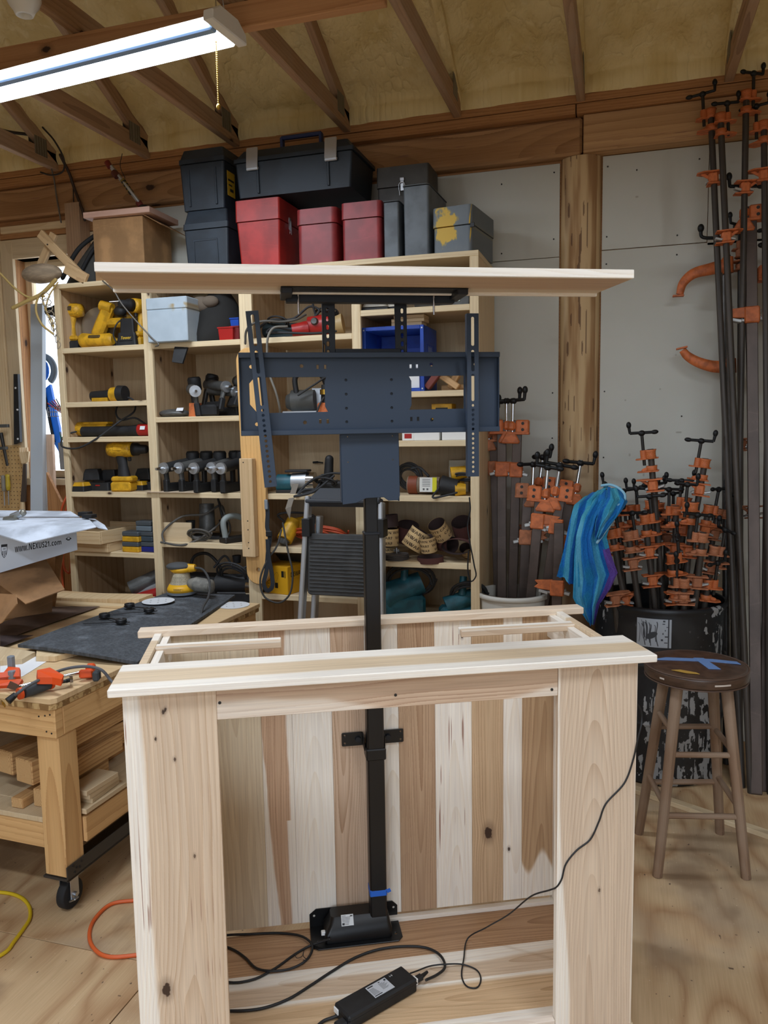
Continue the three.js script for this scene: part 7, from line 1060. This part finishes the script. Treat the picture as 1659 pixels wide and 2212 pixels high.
{ // column D
  const y0 = lev.D[0];
  const sm = (lab, x, z, m, turn) => { const t = thing('palm_sander', lab, 'sander', [x, y0, z], turn); part('sander_base', bx(0.14, 0.018, 0.1, 0, 0.009, 0, { b: 0.004 }), blk, t); part('sander_body', [crate(0.13, 0.095, 0.07, 0.06, 0.065, 0.02, 0.02, 3)], m, t); part('sander_cap', ball(0.04, 0, 0.085, 0, 1, 0.45, 0.9), m, t); return t; };
  const off = matW(grime([192, 186, 172], [150, 142, 128], { s: 99 }), 0.6);
  sm('off-white palm sander at the left of the top right shelf', -1.152, -3.71, off, R(4)); sm('off-white palm sander second from left on the top right shelf', -1.073, -3.74, off, R(-10));
  const mt = thing('metal_router', 'grey metal router at the right of the top right shelf', 'router', [-0.76, y0, -3.74]); part('base_casting', bx(0.15, 0.07, 0.09, 0, 0.035, 0, { b: 0.01 }), gry, mt); part('window', bx(0.05, 0.03, 0.004, 0, 0.04, 0.047), mat(0xaec0bb, 0.3), mt);
  const mt2 = thing('motor_unit', 'dark tool motor lying in the middle of the top right shelf', 'motor', [-0.884, y0, -3.76]); part('motor_can', rod([-0.08, 0.045, 0], [0.06, 0.045, 0], 0.045, 0.04, 16), gry, mt2); part('motor_cord', coil(0.02, 0.03, 0.05, 0.05, 2, 0.4), cordM, mt2);
  // blue crate
  const y1 = lev.D[1], z = -3.66, x0 = -1.214, x1 = -0.906, h = 2.072 - y1, w = x1 - x0;
  const c = thing('blue_crate', 'open-fronted blue box on the right shelf behind the mounting plate', 'crate', [(x0 + x1) / 2, y1, -3.8]); const bm = matW(grime([22, 70, 176], [50, 92, 184], { s: 91, amt: 0.4 }), 0.5);
  for (const s of [-1, 1]) part('crate_side', bx(0.018, h, 0.27, s * (w / 2 - 0.009), h / 2, 0), bm, c); part('crate_top', bx(w - 0.037, 0.018, 0.27, 0, h - 0.009, 0), bm, c); part('crate_base', bx(w - 0.037, 0.018, 0.27, 0, 0.009, 0), bm, c); part('crate_back', bx(w - 0.037, h - 0.037, 0.01, 0, h / 2, -0.129), bm, c);
  part('crate_screw', [[-1, 1], [1, 1], [-1, -1], [1, -1]].map(([a, b]) => at(cyl(0.004, 0.004, 0.002, 10), a * (w / 2 - 0.009), h / 2 + b * (h / 2 - 0.014), 0.136, Math.PI / 2)), M.alu, c).userData.kind = 'stuff'; part('side_lettering', at(clean(new THREE.BoxGeometry(0.16, 0.07, 0.001)), w / 2 + 0.0008, h * 0.62, 0.0, 0, Math.PI / 2), matW(text(160, 72, q => { q.fillStyle = '#9fb2d6'; for (let i = 0; i < 5; i++) q.fillRect(30 + i * 17, 8 + (i % 2) * 6, 7, 56); q.fillRect(110, 30, 26, 10); }, '#1646b0'), 0.6), c);
  const wp = thing('blade_pack', 'white printed pack lying inside the blue crate', 'pack', [(x0 + x1) / 2 - 0.01, y1 + 0.115, -3.78], R(4)); part('pack_box', bx(w - 0.06, 0.06, 0.16, 0, 0.03, 0, { b: 0.003 }), M.white, wp); part('pack_print', at(label(0.05, 0.02, 0)[0], -0.07, 0.03, 0.0805), matW(text(96, 40, q => { q.fillStyle = '#fff'; q.fillRect(20, 14, 56, 10); }, '#2a4fae'), 0.5), wp); part('pack_print', at(label(0.03, 0.012, 0)[0], 0.02, 0.03, 0.0805), M.black, wp);
  const wd2 = thing('file_box', 'cardboard box filling the lower part of the blue crate', 'box', [(x0 + x1) / 2 - 0.004, y1 + 0.0185, -3.79]); part('box_body', bx(w - 0.05, 0.09, 0.2, 0, 0.045, 0), M.white, wd2); part('box_band', bx(0.02, 0.091, 0.201, 0.05, 0.0455, 0), M.grey, wd2);
  ['bottom', 'middle', 'top'].forEach((n, i) => solo('shim_board', [bx(0.15 + (i % 2) * 0.012, 0.016, 0.1, 0, 0.008, 0)], M.plyLight, `${n} of the three wood shims on the blue crate`, 'shim', 'wood shims on the blue crate', [-0.994 + i * 0.006, y1 + h + 0.001 + i * 0.017, -3.73]));
  const wm = matW(wood(0.2, 0.5, 96, 128, { a: [206, 168, 120], b: [176, 134, 88], s: 101 }), 0.6);
  [[945, 826, 50, 0.16, 'reddish wood offcut leaning at the left of the offcut pile', 0], [960, 818, -35, 0.17, 'pale wood offcut lying across the pile beside the blue crate', 0.03], [992, 815, 60, 0.16, 'wood offcut propped against the right stile', 0.06], [985, 838, 0, 0.14, 'wood offcut lying flat under the offcut pile', 0.09]].forEach(([px, py, a, l, lab, dz], i) => { const m = solo('wood_offcut', [bx(l, 0.03, 0.045, 0, 0, 0, { b: 0.003 })], i ? wm : mat(0x7a3f38, 0.7), lab, 'offcut', null, [[-0.849,1.8,-3.7], [-0.821,1.81,-3.73], [-0.76,1.809,-3.76], [-0.777,1.776,-3.79]][i]); m.rotation.z = R(a); m.position.z -= 0; m.position.y = y1 + 0.017 + Math.abs(Math.sin(R(a))) * l / 2; });
  const box2 = (lab, x, y, zz, w, hh, d, m, p, pm, t = 0) => { const b = thing('small_carton', lab, 'carton', [x, y, zz], t); part('carton_body', bx(w, hh, d, 0, hh / 2, 0, { b: 0.002 }), m, b); if (p) part('carton_print', at(clean(new THREE.BoxGeometry(w * 0.6, hh * 0.5, 0.001)), 0, hh / 2, d / 2 + 0.0006), pm, b); return b; };
  const y2 = lev.D[2];
  box2('yellow carton on the shelf under the offcuts', -0.834, y2 + 0.1, -3.77, 0.1, 0.075, 0.1, yel, 1, M.black); box2('white carton under the yellow one', -0.782, y2 + 0.048, -3.72, 0.14, 0.05, 0.12, M.white, 1, M.grey); box2('dark carton left of the white and yellow ones', -0.941, y2, -3.77, 0.12, 0.12, 0.1, blk, 1, M.grey);
  box2('left white carton in the row below the mounting plate', -0.985, y2, -3.7, 0.06, 0.045, 0.1, M.white, 1, M.red); box2('middle white carton in the row below the mounting plate', -0.893, y2, -3.7, 0.125, 0.045, 0.1, M.white); box2('right white carton in the row below the mounting plate', -0.756, y2, -3.69, 0.12, 0.045, 0.1, M.white);
  const y3 = lev.D[3];
  const cy = thing('orange_sander', 'brown cylinder tool with a white spec label on the right shelf', 'tool', [-0.924, y3, -3.72]); part('body', rod([-0.08, 0.045, 0], [0.08, 0.045, 0], 0.044, 0.04, 18), mat(0x7b6a58, 0.7), cy); part('brown_ring', rod([-0.075, 0.045, 0], [-0.03, 0.045, 0], 0.0455, 0.0455, 18), mat(0x7a3a1c, 0.6), cy); part('spec_label', at(label(0.085, 0.07, 0)[0], 0.03, 0.05, 0.046, R(-4)), matW(text(128, 104, q => { q.fillStyle = '#555'; for (let i = 0; i < 5; i++) q.fillRect(20, 12 + i * 12, 60, 4); q.fillRect(24, 78, 14, 14); q.fillRect(52, 78, 14, 14); q.fillStyle = '#d6d01e'; q.fillRect(96, 0, 32, 104); }, '#dcdcd6'), 0.6), cy);
  const cc = solo('black_cord', [coil(-1.006, y3 + 0.07, -3.74, 0.06, 4, 0.5, 0.006, 1.0), tube([[-0.981,1.387,-3.7], [-0.945,1.392,-3.7], [-0.899,1.351,-3.7]], 0.007, 20, 7)], cordM, 'black cord bundle at the left of the right-hand shelf', 'cord');
  const ps = thing('detail_sander', 'yellow and black detail sander at the right end of the shelf', 'sander', [-0.776, y3, -3.68]); part('head', [rod([-0.05, 0.05, 0.02], [0.03, 0.035, 0.02], 0.048, 0.04, 18)], blk, ps); part('body', [rod([-0.01, 0.1, -0.02], [0.06, 0.11, -0.04], 0.035, 0.03, 16), rod([0.02, 0.03, 0.03], [0.07, 0.03, 0.02], 0.036, 0.026, 14)], yel, ps); part('power_cord', [coil(0.06, 0.08, 0.0, 0.05, 2, 0.5), tube([[-0.05, 0.04, 0.07], [-0.08, -0.005, 0.075], [-0.02, 0.004, 0.09], [0.04, 0.02, 0.09]], 0.005, 30, 7)], cordM, ps);
  box2('small yellow-edged carton behind the detail sander', -0.783, y3 + 0.0, -3.9, 0.1, 0.16, 0.06, mat(0xd7d3c0, 0.7), 1, yel);
  // sanding belts
  const y5 = lev.D[4];
  const warn = c => matW(text(256, 96, q => { q.fillStyle = '#3c2c1c'; q.font = 'bold 22px sans-serif'; for (let r = 0; r < 3; r++) for (let k = 0; k < 3; k++) q.fillText(c, 4 + k * 92 + r * 12, 26 + r * 30); }, '#c4a574'), 0.8);
  const kraft = warn('WARNING'), kraft2 = warn('CAUTION'), dark = mat(0x3a2a28, 0.9), reds = mat(0x56332e, 0.9);
  const belt = (lab, px, r, w, rx, ry, rz, m, sq = 1) => { const t = thing('sanding_belt', lab, 'sanding belt', [0, 0, 0], 0, 'sanding belts on the shelf'); const o = at(clean(new THREE.CylinderGeometry(r, r, w, 28, 1, true)).scale(1, 1, sq), 0, 0, 0, rx, ry, rz), i = at(clean(new THREE.CylinderGeometry(r - 0.003, r - 0.003, w, 28, 1, true)).scale(1, 1, sq), 0, 0, 0, rx, ry, rz); part('belt_backing', o, m, t); part('grit_side', i, dark, t); t.position.set(...px); return t; };
  belt('upright kraft sanding belt at the left with warning print', [-1.097,1.045,-3.7], 0.042, 0.085, 0, 0.5, 0, kraft); belt('dark sanding belt standing on the left kraft one', [-1.104,1.124,-3.72], 0.042, 0.06, 0, 0, 0.1, dark); belt('low kraft belt under the left stack', [-1.117,0.959,-3.72], 0.042, 0.07, 0, 1, 0, kraft);
  belt('large tilted kraft belt with warning print in the middle', [-0.962,1.037,-3.7], 0.055, 0.1, 0.3, 0.8, -0.5, kraft); belt('kraft belt with green sticker in front of the middle one', [-0.893,1.022,-3.66], 0.04, 0.075, 0.15, 0.3, 0.15, kraft); belt('kraft belt with caution print lying on top of the pile', [-0.839,1.088,-3.68], 0.045, 0.09, 0.5, 0.4, 0.5, kraft2); belt('dark belt behind the middle kraft belts', [-1.036,1.056,-3.8], 0.055, 0.09, 0.3, 0, -0.2, reds);
  belt('wide loose brown belt standing at the right of the pile', [-0.749,1.014,-3.66], 0.075, 0.05, Math.PI / 2, 0.2, 0.25, reds, 0.5); belt('dark belt lying flat in front of the pile', [-0.879,0.949,-3.645], 0.065, 0.03, 0.15, 0, 0.05, reds, 0.6); belt('brown belt rolled behind the loose one', [-0.814,1.015,-3.72], 0.04, 0.09, Math.PI / 2, 0.9, 0, reds); belt('small dark belt at the top right of the pile', [-0.737,1.094,-3.74], 0.05, 0.08, 0.6, 0.2, 0.2, reds); belt('kraft belt tucked beside the right stile', [-0.715,0.983,-3.72], 0.03, 0.07, 0.9, 0.4, 0.4, kraft);
  const st = thing('disc_stack', 'stack of grey sanding discs with a wing nut', 'discs', [-1.057, y5, -3.67]); for (let i = 0; i < 6; i++) part('disc', cyl(0.06, 0.06, 0.0025, 28).translate(0.002 * Math.sin(i * 2), 0.004 + i * 0.005, 0.002 * Math.cos(i * 3)), mat(0x5e5650 + i * 0x010101, 0.9), st); part('wing_nut', [rod([0, 0.03, 0], [0, 0.06, 0], 0.006), bx(0.03, 0.012, 0.005, 0, 0.045, 0)], M.steel, st);
  solo('backing_card', [bx(0.18, 0.003, 0.1, 0, 0.0015, 0)], mat(0xa98d68, 0.9), 'thin tan card under the disc stack on the belt shelf', 'card', null, [-0.988, y5 + 0.0003, -3.68], R(-6));
  // bottom: teal sanders
  const tb = (lab, x, zz, s) => { const t = thing('teal_sander', lab, 'sander', [x, lev.D[5], zz], R(20)); part('body', [rod([-0.06 * s, 0.09 * s, 0], [0.09 * s, 0.15 * s, 0], 0.06 * s, 0.045 * s, 16), bx(0.2 * s, 0.1 * s, 0.1 * s, 0, 0.05 * s, 0, { b: 0.016 })], tealM, t); part('power_cord', [coil(0.05, 0.15 * s, 0.03, 0.09 * s, 4, 0.5, 0.006, 0.8)], cordM, t); part('handle', rod([0.02, 0.16 * s, 0.02], [0.03, 0.26 * s, 0], 0.02, 0.018), tealM, t); };
  tb('teal belt sander with black cord on the bottom right shelf', -1.062, -3.74, 1.25); tb('small teal sander with coiled cord by the right stile', -0.762, -3.72, 0.9);
}

// ================================================================ window corner, wires, lamp holder
{
  const post = solo('metal_stud', slab([[-3.392,1.112,-3.84], [-3.304,1.113,-3.84], [-3.304,2.354,-3.95], [-3.388,2.353,-3.95]], 0.03), mat(0xb9c3cc, 0.6), 'pale painted board leaning upright in front of the window', 'board');
  const lb = (lab, p, m, t = 0.02) => solo('leaning_board', slab(p, t), m, lab, 'board', 'boards leaning by the window');
  const pk = matW(wood(0.2, 1, 96, 256, { a: [216, 186, 160], b: [190, 152, 122], s: 111 }), 0.6);
  lb('pale pinkish board leaning from the window sill toward the shelf unit', [[-3.171,-0.492,-3.7], [-3.144,-0.489,-3.7], [-3.277,1.58,-3.93], [-3.324,1.58,-3.93]], pk); lb('white-edged board leaning behind the pencil cup', [[-3.245,-0.47,-3.76], [-3.211,-0.466,-3.76], [-3.347,1.574,-3.98], [-3.387,1.575,-3.98]], M.white); lb('brown board leaning lowest by the shelf side', [[-3.174,-0.483,-3.68], [-3.124,-0.477,-3.68], [-3.101,1.188,-3.76], [-3.225,1.359,-3.8]], M.plate);
  // blue band saw blade guard / handle
  const bs = thing('blue_handsaw', 'bright blue saw with grey rim hanging before the bright window', 'saw');
  part('saw_rim', [at(clean(new THREE.TorusGeometry(0.085, 0.02, 10, 30, 2.6)), -3.399, 1.969, -4.03, 0, 0, -0.9)], mat(0x5b6670, 0.5), bs); part('saw_handle', [ball(0.05, -3.392,1.969,-4.03, 0.8, 1.3, 0.4)], mat(0x1c6fd6, 0.4), bs); part('saw_body', [slab([[-3.377,1.855,-4.01], [-3.335,1.882,-4.01], [-3.279,1.615,-4], [-3.278,1.446,-4], [-3.32,1.517,-4]].reverse(), 0.02)], mat(0x1c6fd6, 0.4), bs); part('saw_edge', [slab([[-3.388,1.869,-4], [-3.374,1.877,-4], [-3.311,1.531,-3.99], [-3.328,1.532,-3.99]].reverse(), 0.008)], blk, bs);
  const pen = (g, cx, cy, z, n, h, cols) => { for (let i = 0; i < n; i++) { const a = i * 2.4, r = 0.018; part('pencil', rod([cx + Math.cos(a) * r * 0.5, cy - h * 0.5, z + Math.sin(a) * r * 0.5], [cx + Math.cos(a) * r * 1.3, cy + h * (0.4 + 0.14 * (i % 3)), z + Math.sin(a) * r], 0.0045, 0.002, 6), mat(cols[i % cols.length], 0.5), g); } };
  const cup = thing('pencil_cup', 'grey cup of pencils fixed to the left side of the shelf unit', 'cup'); const cx = -2.988, cyy = 1.458;
  part('cup_wall', at(lathe([[0, -0.075], [0.03, -0.075], [0.034, 0.075], [0.031, 0.075], [0.027, -0.07], [0, -0.07]], 24), cx, cyy, -3.68), mat(0x8d8c8c, 0.5), cup); pen(cup, cx, cyy + 0.06, -3.68, 9, 0.14, [0xa3262a, 0x2d6d5e, 0x8a2f2a, 0x2c4c86, 0xb08a3a]);
  const bk = thing('wire_basket', 'small wire basket of red pencils on the shelf side', 'basket'); const by = 1.704, bxx = -3.0; const wires = []; for (let i = 0; i < 7; i++) wires.push(rod([bxx - 0.045 + i * 0.015, by - 0.025, -3.63], [bxx - 0.045 + i * 0.015, by + 0.025, -3.63], 0.0014, 0.0014, 5)); for (const q of [-0.025, 0, 0.025]) wires.push(tube([[bxx - 0.045, by + q, -3.7], [bxx - 0.045, by + q, -3.63], [bxx + 0.045, by + q, -3.63], [bxx + 0.045, by + q, -3.7]], 0.0016, 20, 5)); part('wire_mesh', wires, M.steel, bk); for (let i = 0; i < 5; i++) part('pencil', rod([bxx + 0.045 - i * 0.006, by - 0.02, -3.66 - i * 0.006], [bxx - 0.06 + i * 0.008, by + 0.05 + i * 0.006, -3.65 - i * 0.008], 0.0045, 0.003, 6), mat([0x9c2a2a, 0x3a2c2a, 0x7a2020][i % 3], 0.5), bk);
  solo('orange_hose', [tube([[-3.004,1.24,-3.7], [-3.016,1.197,-3.68], [-3.039,1.143,-3.68], [-3.077,1.02,-3.7], [-3.088,0.886,-3.7], [-3.137,0.804,-3.69], [-3.128,0.725,-3.68], [-3.093,0.641,-3.7]], 0.007, 60, 7), tube([[-2.994,1.208,-3.7], [-3.023,1.129,-3.69], [-3.052,0.915,-3.69], [-3.039,0.81,-3.68], [-3.009,0.79,-3.68], [-2.989,0.892,-3.68]], 0.007, 50, 7), tube([[-3.06,0.903,-3.68], [-3.06,0.782,-3.68], [-3.056,0.661,-3.68]], 0.006, 20, 7)], mat(0xc2552c, 0.55), 'orange cords hanging beside the left side of the shelf unit', 'cord');
  // pegboard with hand tools
  const pbT = tex(256, 256, (u, v) => { const n = fbm(u * 8, v * 8, 3, 3); let c = mix3([204, 170, 116], [188, 150, 96], n); const a = (u * 8) % 1 - 0.5, b = (v * 8) % 1 - 0.5; if (Math.hypot(a, b) < 0.13) c = [70, 50, 32]; return clampc(c); }, { size: [0.2032, 0.2032], wrap: THREE.RepeatWrapping });
  const px1 = -3.65, py1 = 1.513;
  solo('pegboard', [span(px1 - 0.8, px1, 0.6, py1, -4.085, -4.077, { b: 0 })], matW(pbT, 0.7), 'tan pegboard with hand tools at the left edge', 'pegboard');
  const hang = (n, lab, cat) => thing(n, lab, cat);
  const lv = hang('spirit_level', 'black slotted tool bar hanging on the plywood wall', 'tool'); part('bar', [slab([[-3.67,1.519,-4.05], [-3.622,1.533,-4.05], [-3.605,1.955,-4.05], [-3.636,1.956,-4.05]], 0.02)], blk, lv); for (const [a] of [[0], [1], [2]]) part('rivet', [at(cyl(0.006, 0.006, 0.004, 10), [-3.626, -3.623, -3.635][a], [1.87, 1.735, 1.553][a], -4.048, Math.PI / 2)], M.white, lv);
  const cl2 = hang('spring_clamp', 'dark hand clamp hanging at the left edge above the pegboard', 'clamp'); part('clamp_bar', rod([-3.745,1.593,-4.03], [-3.713,1.385,-4.03], 0.012, 0.008), M.darkSteel, cl2); part('clamp_jaw', [bx(0.06, 0.02, 0.02, -3.713,1.636,-4.03), bx(0.05, 0.02, 0.02, -3.732,1.497,-4.03)], gry, cl2);
  const sd = (lab, px, m, i) => { const s = hang('screwdriver', lab, 'screwdriver'); const x = px[0], y = px[1]; part('handle', [at(lathe([[0, 0], [0.012, 0.004], [0.015, 0.03], [0.013, 0.09], [0.016, 0.1], [0, 0.106]], 14), x, y, -4.04)], m, s); part('shaft', rod([x, y, -4.04], [x - 0.004, y - 0.09, -4.04], 0.004), M.steel, s); };
  sd('yellow-handled screwdriver on the pegboard', [-3.728,1.226,-4.04], mat(0xb8a032, 0.3), 0); sd('grey-handled screwdriver left of the yellow one', [-3.761,1.22,-4.04], mat(0x8a8478, 0.5), 1);
  const fk = hang('push_stick', 'pale wooden comb-shaped push stick hanging beside the post', 'push stick'); part('blade', [slab([[-3.605,1.397,-4.03], [-3.555,1.408,-4.03], [-3.542,1.475,-4.03], [-3.62,1.467,-4.03]], 0.012)], M.pine, fk); for (let i = 0; i < 5; i++) part('tooth', bx(0.008, 0.03, 0.012, [-3.612][0] + i * 0.0135, 1.484, -4.036), M.pine, fk);
  const cz = hang('chisel', 'dark long-bladed chisel hanging below the push stick', 'chisel'); part('blade', [slab([[-3.623,1.158,-4.02], [-3.584,1.159,-4.02], [-3.561,1.397,-4.02], [-3.582,1.397,-4.02]], 0.01)], mat(0x4c4038, 0.5), cz); part('handle', rod([-3.62,1.086,-4.03], [-3.614,1.157,-4.03], 0.018, 0.014), M.pine, cz);
  // lamp holder on the truss, loose wires
  const lh = thing('lamp_holder', 'white porcelain lamp holder on the roof truss, no bulb', 'lamp holder', [-1.997, 3.06, -2.391]);
  part('porcelain_base', lathe([[0, 0.03], [0.055, 0.03], [0.058, 0.02], [0.05, 0.0], [0.036, -0.018], [0.03, -0.032], [0.022, -0.034], [0.018, -0.01], [0, -0.01]], 30), mat(0xdedbd2, 0.35), lh); part('socket_contact', [at(cyl(0.017, 0.017, 0.004, 16), 0, -0.012, 0)], M.screw, lh); part('base_screw', [at(cyl(0.006, 0.006, 0.006, 10), 0.03, 0.0, 0.02)], M.screw, lh); part('mounting_block', [bx(0.2, 0.035, 0.09, 0.03, 0.048, 0)], M.truss, lh);
  const wire = (lab, r, pts, c = 0x2a2522) => solo('electric_wire', [tube(pts, r, 40, 6)], mat(c, 0.6), lab, 'wire');
  wire('thick black cable between the left trusses', 0.009, [[-3.483,3.333,-3.8], [-3.327,3.277,-3.8], [-3.22,3.258,-3.82]]); wire('grey cable drooping around the left truss heel', 0.005, [[-3.142,3.296,-3.85], [-3.075,3.217,-3.86], [-3.052,3.127,-3.9], [-3.087,3.077,-3.93], [-3.179,3.069,-3.94], [-3.248,3.091,-3.94]]); wire('thin cable running from the truss down over the header beam', 0.005, [[-3.225,3.254,-3.88], [-3.186,3.173,-3.92], [-3.195,3.077,-3.98], [-3.213,2.972,-4.02], [-3.192,2.825,-4.02]], 0x6a6258); wire('brown cable running down the header to the lean post', 0.009, [[-3.091,3.163,-3.92], [-3.083,3.078,-3.98], [-3.08,3.009,-4.01], [-3.026,2.86,-4.01], [-3.019,2.821,-4.01]], 0x3a2a20); wire('thin black wire dangling from the foam behind the silver pole', 0.002, [[-2.668,3.117,-3.9], [-2.719,3.069,-3.95], [-2.699,3.007,-3.96]]);
  wire('black wire curling on the header left of the brown cable', 0.003, [[-3.094,3.005,-4.02], [-3.094,2.921,-4.02], [-3.072,2.862,-4.02]]);
  solo('post_block', [bx(0.1, 0.42, 0.09, 0, 0, 0)], M.truss, 'grey weathered wooden post stub behind the shelf top', 'post', null, [-3.097, 2.714, -4.045]);
}

renderer.render(scene, camera);
